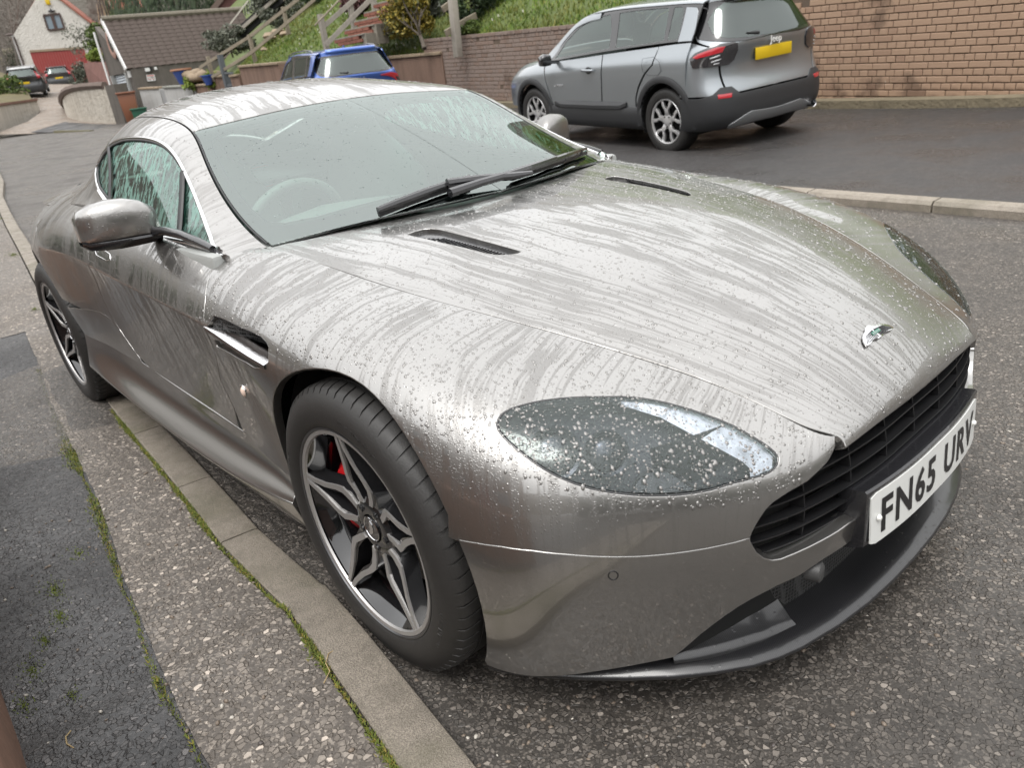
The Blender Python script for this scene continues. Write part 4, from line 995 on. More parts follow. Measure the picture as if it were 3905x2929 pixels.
def loft(secs, n=20, e=.6):
    """rounded-rectangle sections: (centre, half a, half b, axis_a, axis_b)"""
    V = []
    for c, a, b, ua, ub in secs:
        for k in range(n):
            t = 2*math.pi*k/n; ct, st = math.cos(t), math.sin(t)
            V.append(Vector(c) + Vector(ua)*a*math.copysign(abs(ct)**e, ct) + Vector(ub)*b*math.copysign(abs(st)**e, st))
    F = [(i*n+k, i*n+(k+1) % n, (i+1)*n+(k+1) % n, (i+1)*n+k) for i in range(len(secs)-1) for k in range(n)]
    return V, F + [tuple(range(n)), tuple((len(secs)-1)*n+k for k in range(n))]
for y in (-.37, .37):
    st_ = thing('seat', None, None); st_.parent = car
    V, F = loft([((-1.62+.02,y,.52),.20,.05,(0,1,0),(1,0,0)),((-1.66,y,.66),.24,.07,(0,1,0),(1,0,0)),((-1.72,y,.84),.25,.07,(0,1,0),(1,0,0)),((-1.79,y,.98),.17,.055,(0,1,0),(1,0,0)),((-1.82,y,1.04),.12,.045,(0,1,0),(1,0,0)),((-1.86,y,1.13),.11,.035,(0,1,0),(1,0,0)),((-1.87,y,1.16),.06,.01,(0,1,0),(1,0,0))])
    MB().add(V, F).build('seat_back', M['leather'], st_, smooth=True, angle=80)
    V, F = loft([((-1.14,y,.50),.20,.05,(0,1,0),(0,0,1)),((-1.2,y,.52),.25,.07,(0,1,0),(0,0,1)),((-1.55,y,.49),.25,.08,(0,1,0),(0,0,1)),((-1.66,y,.48),.2,.06,(0,1,0),(0,0,1))])
    MB().add(V, F).build('seat_cushion', M['leather'], st_, smooth=True, angle=80)
m = MB(); m.box((-1.2,0,.52), (1.1,.16,.16)); m.build('centre_console', M['leather_dark'], car, bevel=.02)
V = []
for x, z in ((-1.30,1.150),(-1.6,1.195),(-1.95,1.20),(-2.3,1.16)):
    for j in range(9): y = -.5 + j*.125; V.append((x, y, z - .1*y*y))
MB().add(V, [(9*i+j, 9*i+j+1, 9*i+j+10, 9*i+j+9) for i in range(3) for j in range(8)]).build('headlining', simple('headlining', (.42,.42,.40), .9), car, smooth=True)
V, F = loft([((-1.30,-.11,1.105),.001,.001,(1,0,0),(0,0,1)),((-1.30,-.10,1.105),.012,.028,(1,0,0),(0,0,1)),((-1.29,.0,1.105),.016,.032,(1,0,0),(0,0,1)),((-1.28,.10,1.105),.012,.028,(1,0,0),(0,0,1)),((-1.28,.11,1.105),.001,.001,(1,0,0),(0,0,1))])
rm = MB().add(V, F); rm.bar((-1.29,0,1.11), (-1.25,0,1.16), .02, .02); rm.build('rear_view_mirror', M['black'], car, smooth=True)
# parcel shelf, rear bulkhead trim
m = MB(); m.box((-2.15,0,.80), (.25,1.35,.04)); m.box((-2.6,0,.86), (.8,1.2,.02)); m.build('parcel_shelf', M['leather_dark'], car, bevel=.01)
for sd in (-1, 1):
    m = MB(); m.box((-1.25, sd*.79, .70), (1.15,.04,.34)); m.build('door_card', M['leather'], car, bevel=.015)
# rear lamp and tailpipes out of sight but part of the tail
for sd in (-1, 1):
    m = MB(); m.box((-3.42, sd*.58, .78), (.14,.10,.14)); m.build('rear_lamp', simple('rear_lamp_red', (.5,.01,.01), .15, coat=1), car, bevel=.03, seg=3)
    m = MB(); m.lathe([(.045,0),(.048,-.01),(.048,.1),(.04,.1),(.04,.0)], 24, axis='X'); m.v = [(p[0]-3.60, p[1]+sd*.45, p[2]+.27) for p in m.v]; m.build('tailpipe', M['chrome'], car, smooth=True)

# larger rain drops standing on the panels
def drops(which):
    rs = np.random.RandomState(3 + which); m = []; Fm = []; n0 = 0
    ring = [(math.cos(a), math.sin(a)) for a in np.linspace(0, 2*math.pi, 9)[:-1]]
    def scatter(Pt, ulo, uhi, vlo, vhi, n, sides, smin, smax, offs=0, reject=None):
        nonlocal n0
        u = rs.uniform(ulo, uhi, n); v = rs.uniform(vlo, vhi, n)
        P, N, pu, pv = Pt.ev(u, v, True)
        if N[:,2].mean() < 0: N = -N
        J = np.linalg.norm(np.cross(pu, pv), axis=1); J = J/np.percentile(J, 92)
        for i in range(n):
            if rs.rand() > J[i]: continue
            if reject and reject(u[i], v[i], P[i]): continue
            if N[i,2] < .05: continue
            for sd in sides:
                if rs.rand() < .0: continue
                s = smin + (smax-smin)*rs.rand()**3.2; nn = N[i]*[1,sd,1]; p = P[i]*[1,sd,1] + nn*offs
                t = np.cross(nn, [0,0,1.]); L = np.linalg.norm(t); t = t/L if L > .05 else np.array([0,1.,0]); b = np.cross(nn, t)
                el = 1 + .5*rs.rand()*(1-nn[2]) + (.6*rs.rand() if s > .003 else 0)
                for h, k in ((-.1,1.),(.17,.86),(.31,.5)):
                    for a, c in ring: m.append(p + t*a*k*s + b*c*k*s*el + nn*h*s)
                m.append(p + nn*.36*s)
                for r in range(2):
                    for k in range(8): Fm.append((n0+r*8+k, n0+r*8+(k+1) % 8, n0+r*8+8+(k+1) % 8, n0+r*8+8+k))
                for k in range(8): Fm.append((n0+16+k, n0+16+(k+1) % 8, n0+24))
                n0 += 25
    vh = [(a, b) for a, b in U_VENT]
    if which:
        scatter(PC, 1.2, 4.9, 0, 2.9, 1100, (-1,1), .0009, .0026, .0)
        return m, Fm
    scatter(PH, 1.2, 11.5, .1, 5.9, 7000, (-1,1), .0012, .0036, reject=lambda u, v, P: bool(_inside(np.array([[u, v]]), vh)[0]))
    hd = [tuple(p) for p in U_HEAD]
    scatter(PB, 3.0, 12.0, .1, 4.0, 7000, (-1,), .0012, .0036, reject=lambda u, v, P: P[2] < .5 or bool(_inside(np.array([[u, v]]), U_STRAKE)[0]) or bool(_inside(np.array([[u, v]]), U_ARCHF)[0]) or (P[0]**2 + (P[2]-.345)**2 < .39**2))
    scatter(PB, 3.0, 12.0, .1, 3.5, 900, (1,), .0013, .0045)
    scatter(PC, 5.1, 8, 0, 2.9, 500, (-1,1), .0015, .0040)
    scatter(PC, 1.2, 5, 3.1, 3.9, 160, (-1,1), .0010, .0030)
    return m, Fm
t = NT('rain_bead'); t.set(Base_Color=(.235,.228,.22), Metallic=.85, Roughness=.38, Coat_Weight=.7, Coat_Roughness=.08, Coat_IOR=1.33); M['bead'] = t.m
t = NT('rain_water'); t.set(Base_Color=(.95,.97,1.0), Roughness=.0, IOR=1.33, Transmission_Weight=1.0); M['water'] = t.m
V, F = drops(0); raw('rain_drop', V, F, M['bead'], car, True)['kind'] = 'stuff'
V, F = drops(1); raw('glass_rain_drop', V, F, M['water'], car, True)['kind'] = 'stuff'
# ---------------------------------------------------------------- ground
def sp(x, k): return k*math.log1p(math.exp(max(-40, min(40, x/k))))
def G(x, y):
    """height of the street: level round the coupe, climbing away behind it and up towards the walls"""
    return .030*sp(-x-2.2, 1.0) + .030*sp(y-2.6, .5)
def drive(x, y):
    """the drive behind the street, rising steeply to the garage"""
    d = (-x - 28) ; return .125*sp(d, .8) * 1.0
def asphalt(name, dark, tan, scale, light=.5, wet=.35, stone=.5, bumpd=.004, fleck=.93):
    t = NT(name); v = t.coord()
    vo = t.new('TexVoronoi'); t.l.new(v, vo.inputs['Vector']); vo.inputs['Scale'].default_value = scale
    ve = t.voro(v, scale, 'DISTANCE_TO_EDGE', 'Distance')
    v2 = t.new('TexVoronoi'); t.l.new(v, v2.inputs['Vector']); v2.inputs['Scale'].default_value = scale*2.3
    sepc = t.new('SeparateColor'); t.l.new(vo.outputs['Color'], sepc.inputs[0])
    sepd = t.new('SeparateColor'); t.l.new(v2.outputs['Color'], sepd.inputs[0])
    big = t.noise(v, 1.3, 4); mid = t.noise(v, 9, 3)
    c = t.ramp(sepc.outputs[0], [(0, dark), (.45, tuple(.6*a+.4*b for a, b in zip(dark, tan))), (.8, tan), (fleck, tuple(1.35*x for x in tan)), (1, tuple(min(.7, 2.3*x) for x in tan))])
    c2 = t.ramp(sepd.outputs[0], [(0, tuple(.6*x for x in dark)), (.7, dark), (1, tan)])
    isst = t.rng(sepc.outputs[1], .42, .5)
    edge = t.rng(ve, .02, .12)
    f = t.math('MULTIPLY', isst, edge)
    col = t.mix(f, c2, c)
    col = t.mix(t.rng(big, .35, .65, 0, .55), col, tuple(x*.62 for x in dark), 'MIX') if light else col
    col = t.mix(t.math('MULTIPLY', mid, .25), col, tuple(1.1*x for x in tan))
    h = t.math('ADD', t.math('MULTIPLY', f, .8), t.math('MULTIPLY', t.noise(v, scale*3, 2), .35))
    rough = t.math('ADD', t.rng(big, .4, .62, wet, wet+.3), t.math('MULTIPLY', f, .12))
    t.set(Base_Color=col, Roughness=rough, Normal=t.bump(h, .85, bumpd)); t.b.inputs['Specular IOR Level'].default_value = .5
    return t.m
M['road'] = asphalt('wet_road_asphalt', (.032,.029,.026), (.185,.163,.142), 95, wet=.26)
M['tarmac'] = asphalt('dark_tarmac', (.030,.028,.028), (.088,.083,.080), 130, bumpd=.003, wet=.26)
M['path_dark'] = asphalt('path_asphalt', (.030,.030,.031), (.095,.090,.088), 85, wet=.3)
M['path_conc'] = asphalt('exposed_aggregate', (.075,.064,.054), (.235,.205,.175), 75, wet=.36, light=0)
M['drive'] = asphalt('drive_concrete', (.15,.12,.095), (.27,.225,.185), 20, light=0, wet=.45, bumpd=.004)
def sheet(name, xs, ys, zf, mat, smooth=True):
    V = [(x, y, zf(x, y)) for x in xs for y in ys]; n = len(ys)
    F = [(i*n+j, (i+1)*n+j, (i+1)*n+j+1, i*n+j+1) for i in range(len(xs)-1) for j in range(n-1)]
    return raw(name, V, F, mat, None, smooth)
xs = sorted(set([-400,-250,-150,-90,-60,-45] + list(np.arange(-40,-12,1.)) + list(np.arange(-12,6,.5)) + [6,8,12,20,40,90,200,400]))
ys = sorted(set([-400,-200,-90,-40,-20,-10,-6,-4] + list(np.arange(-3,12,.5)) + [12,15,20,30,50,90,200,400]))
road = tag(sheet('road', xs, ys, lambda x, y: min(G(max(x,-60), min(y,14)), 3.2) , M['road']), kind='structure')

# kerb line beside the coupe (outer edge, pavement side) and pavement strips behind it
KO = [(2.6,-1.42),(1.3,-1.20),(.30,-1.067),(-.30,-.992),(-.74,-.985),(-1.17,-.949),(-1.81,-.905),(-2.42,-.862),(-3.2,-.80),(-4.6,-.64),(-5.8,-.50),(-7.2,-.33),(-8.9,-.13),(-10.4,.06),(-12.5,.34),(-15.2,.82),(-19,1.35),(-23.5,2.1),(-28,2.9)]
KS = np.array(KO)
def kline(x, L):
    A = np.array(L)[::-1]; return float(np.interp(x, A[:,0], A[:,1]))
def kz(x):
    return G(x, -1) + float(np.interp(x, [-30,-6,-4,-3.2,-2.2,-1.4,-.35,-.3,3], [.07,.06,.03,.004,.004,.022,.030,.052,.055]))
def kerb_mat(name, a, b, moss=.5):
    t = NT(name); v = t.coord(); fine = t.noise(v, 320, 3, .7); mid = t.noise(v, 14, 5, .65); big = t.noise(v, 2.4, 4, .6)
    c = t.mix(t.rng(fine, .38, .62), tuple(.62*x for x in a), b); c = t.mix(t.rng(mid, .45, .66, 0, .45), c, tuple(.5*x for x in a))
    c = t.mix(t.rng(big, .50, .70, 0, moss), c, (.085,.080,.045)); sp_ = t.rng(t.voro(v, 170), .06, .13, 1, 0); c = t.mix(t.math('MULTIPLY', sp_, .55), c, (.045,.04,.033))
    t.set(Base_Color=c, Roughness=t.rng(mid, .4, .6, .42, .70), Normal=t.bump(t.math('ADD', fine, t.math('MULTIPLY', mid, 1.5)), .9, .003)); return t.m
M['kerb'] = kerb_mat('concrete_kerb', (.20,.172,.138), (.30,.262,.215), .6)
kerbs = thing('kerb', 'low concrete kerb of butted stones running along under the coupe', 'kerb', (0,-1,0))
joints = [2.6,1.35,-.33,-.765,-1.24,-1.9,-2.55,-3.2,-4.1,-5.0,-5.9,-6.8,-7.7,-8.6,-9.5,-10.4,-11.3,-12.2,-13.1,-14,-15,-16,-17,-18,-19,-20,-21,-22,-23,-24,-25,-26]
for i, (xa, xb) in enumerate(zip(joints[:-1], joints[1:])):
    n = max(2, int((xa-xb)/.25)+1); V = []
    for k in range(n+1):
        x = xa - .004 + (xb - xa + .008)*k/n; y = kline(x, KO); xm = min(max(x, xb+.01), xa-.01)
        z = kz(xm) + random.uniform(-.0006,.0006); w_ = .115
        V += [(x, y+.001, z-.14), (x, y+.001, z-.004), (x, y+.005, z), (x+.012, y+w_-.014, z-.001), (x+.013, y+w_-.004, z-.005), (x+.014, y+w_, z-.014), (x+.014, y+w_+.004, z-.14)]
    F = [(7*a+q, 7*a+q+1, 7*a+q+8, 7*a+q+7) for a in range(n) for q in range(6)] + [tuple(range(7)), tuple(7*n+q for q in range(7))]
    o = MB().add([(p[0]-0, p[1]+1, p[2]) for p in V], F).build('kerb_stone', M['kerb'], kerbs, smooth=True, angle=40)
MO = [(2.6,-1.78),(1.2,-1.53),(.037,-1.325),(-.125,-1.316),(-.425,-1.287),(-.823,-1.243),(-1.068,-1.207),(-1.497,-1.153),(-2.692,-1.043),(-3.226,-.971),(-4.096,-.88)]
def strip_between(name, xs, fa, fb, zf, mat, ny=2, wob=0):
    V = []
    for x in xs:
        a, b = fa(x), fb(x)
        for j in range(ny+1):
            y = a + (b-a)*j/ny
            if wob and j == 0: y += wob*(noise.noise(Vector((x*9, 0, 3))) + .5*noise.noise(Vector((x*31, 0, 7))))
            V.append((x, y, zf(x, y)))
    n = ny+1; F = [(i*n+j, i*n+j+1, (i+1)*n+j+1, (i+1)*n+j) for i in range(len(xs)-1) for j in range(ny)]
    return raw(name, V, F, mat, None, True)
pz = lambda x, y: kz(min(max(x,-4.1),9) if x > -4.096 else x) - .006 + .012*min(1.5, max(0, kline(x, KO)-y))
tag(strip_between('pavement', list(np.arange(-4.09,2.61,.04)), lambda x: kline(x, MO), lambda x: kline(x, KO)-.012, pz, M['path_conc'], 4, .006), kind='structure')
pz2 = lambda x, y: pz(x, y) - .006
tag(strip_between('path', list(np.arange(-4.12,4.0,.05)), lambda x: kline(x, MO)-3.2, lambda x: kline(x, MO)+.006, pz2, M['path_dark'], 10), kind='structure')
tag(strip_between('footway', list(np.arange(-28,-4.02,.1)), lambda x: kline(x, KO)-3.2, lambda x: kline(x, KO)-.010, lambda x, y: kz(x) - .006, M['path_conc'], 8), kind='structure')
# verge behind the far footway
# moss in the joints
M['moss'] = simple('moss', (.10,.125,.016), .8, var=.55, vscale=30)
M['moss2'] = simple('moss_yellow', (.21,.17,.03), .8, var=.5, vscale=30)
def moss(name, label, fn, xs, wf, zf, dens, seed, hmax=.010):
    rs = random.Random(seed); V = []; F = []; mi = []
    for x in xs:
        w = wf(x)
        if w <= 0: continue
        for k in range(max(1, int(dens*w*40))):
            yy = fn(x) + rs.gauss(0, .45)*w; xx = x + rs.uniform(-.01, .01); z = zf(xx, yy); h = hmax*rs.uniform(.3, 1)
            a = rs.uniform(0, 6.28); l = rs.uniform(.002, .006); i = len(V)
            dx, dy = math.cos(a)*l, math.sin(a)*l
            V += [(xx-dy*.35, yy+dx*.35, z-.001), (xx+dy*.35, yy-dx*.35, z-.001), (xx+dx+dy*.2, yy+dy-dx*.2, z+h*.6), (xx+dx*1.6, yy+dy*1.6, z+h)]
            F += [(i, i+1, i+2), (i, i+2, i+3)]; c = 1 if rs.random() < .18 + .3*(noise.noise(Vector((xx*12, yy*12, 0))) > .35) else 0; mi += [c, c]
    return tag(raw(name, V, F, None, None, False, mats=[M['moss'], M['moss2']], mi=mi), label, 'moss', kind='stuff')
def nz(x, s, o): return noise.noise(Vector((x*s, o, 1.3)))
moss('moss', 'green and yellow moss band between the dark path and the paler strip', lambda x: kline(x, MO) - .012 - .01*nz(x,5,2),
     np.arange(-3.3, .8, .004), lambda x: max(0, .006 + .05*max(0, nz(x,2.6,5)+.22)*(1 if x > -2.9 else .4)), pz2, 11, 3)
moss('moss', 'thin line of moss in the joint along the back of the kerb', lambda x: kline(x, KO) - .008,
     np.arange(-2.3, 1.4, .004), lambda x: max(0, .004 + .012*max(0, nz(x,6,9)+.3)), lambda x, y: pz(x, y)+.001, 26, 5, .008)
def patches():
    rs = random.Random(11); V = []; F = []; mi = []
    for cx, cy, r, n in ((-.95,-1.40,.05,260),(-.80,-1.42,.04,200),(-.62,-1.52,.05,160),(-.50,-1.56,.03,100),(-1.1,-1.30,.05,120),(-.72,-1.47,.035,150),(-.45,-1.47,.03,60),(-6.9,-.42,.1,500),(-9.8,-.05,.12,500),(-4.6,-.72,.05,200)):
        for k in range(n):
            a = rs.uniform(0, 6.28); d = abs(rs.gauss(0, .5))*r; xx = cx + math.cos(a)*d*1.8; yy = cy + math.sin(a)*d*.7; z = (pz2 if cx > -4.1 else (lambda x, y: kz(x)-.004))(xx, yy); h = rs.uniform(.002,.006); l = rs.uniform(.002,.005); i = len(V); b = rs.uniform(0, 6.28); dx, dy = math.cos(b)*l, math.sin(b)*l
            V += [(xx-dy*.4, yy+dx*.4, z), (xx+dy*.4, yy-dx*.4, z), (xx+dx, yy+dy, z+h)]; F.append((i, i+1, i+2)); mi.append(0)
    tag(raw('moss', V, F, None, None, False, mats=[M['moss'], M['moss2']], mi=mi), 'scattered tufts of moss on the dark asphalt path', 'moss', kind='stuff')
patches()
# loose chippings on the road and path near the camera
def chips():
    rs = random.Random(5); V = []; F = []; mi = []; U = []
    ico = bmesh.new(); bmesh.ops.create_icosphere(ico, subdivisions=1, radius=1); iv = [v.co.copy() for v in ico.verts]; fi = [tuple(v.index for v in f.verts) for f in ico.faces]; ico.free()
    for k in range(5200):
        x = rs.uniform(-1.5, 2.2); y = rs.uniform(-1.9, 1.9) if k % 3 else rs.uniform(-1.0, -.6)
        ko = kline(x, KO)
        if y < ko: z = pz2(x, y) if y < kline(x, MO) else pz(x, y)
        elif y < ko + .13: continue
        else: z = 0
        s = .0016 + .0045*rs.random()**3; i = len(V)
        q = Matrix.Rotation(rs.uniform(0, 6.28), 3, 'Z') @ Matrix.Rotation(rs.uniform(0, 3), 3, 'X')
        for p in iv:
            w = q @ Vector((p.x*s*1.3, p.y*s, p.z*s*.7)); V.append((x+w.x, y+w.y, z + s*.25 + w.z))
        F += [tuple(i+j for j in f) for f in fi]; c = 1 if rs.random() < .12 else (2 if rs.random() < .3 else 0); mi += [c]*len(fi)
    return tag(raw('chippings', V, F, None, None, True, mats=[simple('chip_tan', (.17,.135,.105), .5), simple('chip_pale', (.45,.42,.37), .5), simple('chip_dark', (.07,.06,.055), .45)], mi=mi), 'loose stone chippings scattered over the road and path', 'gravel', kind='stuff')
chips()
# a few fallen bits on the path
def twig(name, label, cat, pts, r, mat):
    m = MB(); m.tube(pts, r, 6); return tag(m.build(name, mat, None, smooth=True), label, cat)
M['straw'] = simple('straw', (.35,.26,.13), .7)
twig('twig', 'curved straw-coloured twig lying on the dark path', 'twig', [(-.30,-1.50,.048),(-.285,-1.512,.052),(-.262,-1.515,.052),(-.240,-1.507,.05)], .0016, M['straw'])
twig('stalk', 'thin dry stalk lying across the mossy kerb joint', 'stalk', [(-.06,-.985,.052),(-.055,-1.01,.058),(-.03,-1.03,.06),(-.005,-1.035,.056),(.01,-1.06,.05)], .0012, M['straw'])
# ---------------------------------------------------------------- parked sport-utility cars
SX = [-.36,-.1,.3,1.0,1.6,2.02,2.42,2.70,3.08,3.30]
SR = [
 [(0,1.485),(.36,1.48),(.585,1.45),(.640,1.405),(.795,1.110),(.855,.990),(.888,.85),(.886,.56),(.85,.28)],
 [(0,1.512),(.37,1.507),(.60,1.472),(.655,1.422),(.797,1.105),(.860,.988),(.892,.855),(.890,.58),(.85,.26)],
 [(0,1.528),(.38,1.523),(.615,1.487),(.670,1.432),(.800,1.088),(.857,.975),(.884,.84),(.880,.60),(.85,.25)],
 [(0,1.530),(.38,1.525),(.615,1.488),(.672,1.430),(.800,1.052),(.848,.950),(.870,.82),(.866,.60),(.85,.25)],
 [(0,1.500),(.375,1.493),(.605,1.452),(.660,1.392),(.798,1.018),(.846,.930),(.870,.81),(.866,.60),(.85,.25)],
 [(0,1.335),(.39,1.322),(.620,1.278),(.682,1.222),(.795,.998),(.848,.918),(.880,.81),(.878,.60),(.85,.25)],
 [(0,1.085),(.41,1.078),(.655,1.052),(.720,1.025),(.785,.985),(.848,.912),(.886,.81),(.886,.60),(.85,.27)],
 [(0,1.040),(.40,1.035),(.620,1.012),(.700,.988),(.775,.948),(.842,.885),(.884,.79),(.884,.58),(.85,.27)],
 [(0,.985),(.38,.980),(.580,.958),(.655,.935),(.728,.895),(.795,.835),(.845,.75),(.848,.55),(.82,.27)],
 [(0,.900),(.36,.895),(.520,.878),(.600,.855),(.668,.815),(.720,.76),(.75,.69),(.752,.50),(.73,.27)]]
RZ = [1.500,1.478,1.400,1.270,1.110,1.050,.965,.840,.700,.590,.480,.360,.260]
RX = [-.46,-.545,-.535,-.600,-.680,-.705,-.690,-.665,-.690,-.735,-.742,-.735,-.66]
RW = [.60,.62,.655,.725,.83,.90,.955,.985,1.0,1.0,1.0,.99,.96]
RC = [(0,0),(.30,.004),(.52,.018),(.67,.048),(.78,.105),(.850,.190),(.884,.30),(.888,.46)]
def uv_of(Pt, pts, ax=(0,2), ur=None, side=None, vmin=0):
    U, V = np.meshgrid(np.linspace(0, Pt.nu, Pt.nu*10+1), np.linspace(0, Pt.nv, Pt.nv*10+1), indexing='ij'); U = U.ravel(); V = V.ravel()
    P = Pt.ev(U, V); out = []; ok = (V >= vmin)
    if ur: ok &= (U >= ur[0]) & (U <= ur[1])
    for a, b in pts:
        i = np.argmin(np.where(ok, np.hypot(P[:,ax[0]]-a, P[:,ax[1]]-b), 9)); x = np.array([U[i], V[i]])
        for k in range(6):
            F = lambda x: Pt.ev([x[0]], [x[1]])[0][list(ax)] - np.array([a, b])
            f = F(x); J = np.stack([(F(x+[1e-4,0])-f)/1e-4, (F(x+[0,1e-4])-f)/1e-4], 1)
            try: st = np.linalg.solve(J, -f)
            except np.linalg.LinAlgError: break
            x = np.clip(x + np.clip(st, -.2, .2), [0,0], [Pt.nu, Pt.nv])
        out.append((float(x[0]), float(x[1])))
    return out
def suv_paint(name, c, rough=.33, metal=.75, wet=True):
    t = NT(name); v = t.coord(); d = t.rng(t.voro(v, 120), .05, .25, 1, 0)
    t.set(Base_Color=t.mix(t.noise(v, 500, 1), tuple(x*.88 for x in c), tuple(x*1.08 for x in c)), Metallic=metal, Roughness=rough, Coat_Weight=1.0, Coat_Roughness=.06)
    t.l.new(t.bump(d, .35, .0015), t.b.inputs['Coat Normal']); return t.m
M['cladding'] = simple('grey_black_cladding', (.028,.029,.031), .5, bump=.3, bscale=500)
M['window'] = glass_mat('car_window', (.50,.60,.56), 2.0, 0)
M['lampred'] = simple('lamp_red', (.42,.02,.03), .15, coat=1)
M['lampblack'] = simple('lamp_smoked', (.03,.028,.03), .08, coat=1)
M['yellow'] = simple('plate_yellow', (.62,.42,.01), .4)
M['skid'] = simple('silver_skid_trim', (.33,.34,.35), .35, .6)
M['wheel_silver'] = simple('silver_wheel', (.66,.66,.66), .32, .75)
def suv_wheel(root, x, sd, rt=.345, yf=.865, wt=.22, style='y', rr=.235):
    w = thing('wheel', None, None); w.parent = root; w.location = (x, 0, 0)
    def put(m, name, mat, **k):
        m.v = [(p[0], p[1]*sd, p[2]+rt) for p in m.v]; return m.build(name, mat, w, **k)
    yo = yf; yi = yf - wt
    put(MB().lathe([(rr+.004,yo-.018),(rr+.012,yo-.004),(rt-.055,yo+.004),(rt-.022,yo-.006),(rt-.006,yo-.026),(rt,yo-.05),(rt,yi+.05),(rt-.02,yi+.01),(rr,yi)], 64), 'tyre', M['rubber'], smooth=True, angle=45)
    put(MB().lathe([(rr+.004,yo-.018),(rr-.008,yo-.016),(rr-.012,yo-.05),(rr-.02,yo-.18),(.05,yo-.17)], 48), 'rim', M['void'] if style == 'y' else M['rimgrey'], smooth=True, angle=40)
    put(MB().lathe([(rr+.002,yo-.017),(rr-.004,yo-.010),(rr-.016,yo-.014),(rr-.02,yo-.03)], 64), 'rim_lip', M['wheel_silver'], smooth=True)
    for k in range(5):
        m = MB(); th = R(90 + 72*k)
        def P(r, a, d): c, s = math.cos(th), math.sin(th); return (r*c - a*s, yo - .022 + d, r*s + a*c)
        V = []
        if style == 'y':
            arms = [[(.045,.026,-.026,-.01),(.10,.026,-.026,.0),(.125,.030,-.030,.002)], [(.125,.036,.0,.002),(.16,.066,.030,.0),(rr-.008,.086,.050,-.004)], [(.125,.0,-.036,.002),(.16,-.030,-.066,.0),(rr-.008,-.050,-.086,-.004)]]
        else: arms = [[(.04,.03,-.03,-.01),(.13,.028,-.028,0),(rr-.008,.04,-.04,-.004)]]
        for arm in arms:
            V = []
            for r, a, b, d in arm: V += [P(r, a, d), P(r, b, d), P(r, b, d-.03), P(r, a, d-.03)]
            n = len(arm); m.add(V, [(4*j+q, 4*j+(q+1) % 4, 4*j+4+(q+1) % 4, 4*j+4+q) for j in range(n-1) for q in range(4)] + [(0,1,2,3), tuple(4*(n-1)+q for q in range(4))])
        put(m, 'spoke', M['wheel_silver'], bevel=.003)
    put(MB().lathe([(0,yo-.022),(.03,yo-.022),(.05,yo-.028),(.075,yo-.034),(.07,yo-.06)], 32), 'hub', M['wheel_silver'], smooth=True, angle=40)
    for k in range(5):
        m = MB(); a = R(54+72*k); m.lathe([(0,yo-.02),(.008,yo-.022),(.008,yo-.03)], 8); m.v = [(p[0]+.055*math.cos(a), p[1], p[2]+.055*math.sin(a)) for p in m.v]; put(m, 'wheel_nut', M['black'])
def arc(cx, cz, r, a0, a1, n=18): return [(cx + r*math.cos(R(a0+(a1-a0)*i/n)), cz + r*math.sin(R(a0+(a1-a0)*i/n))) for i in range(n+1)]
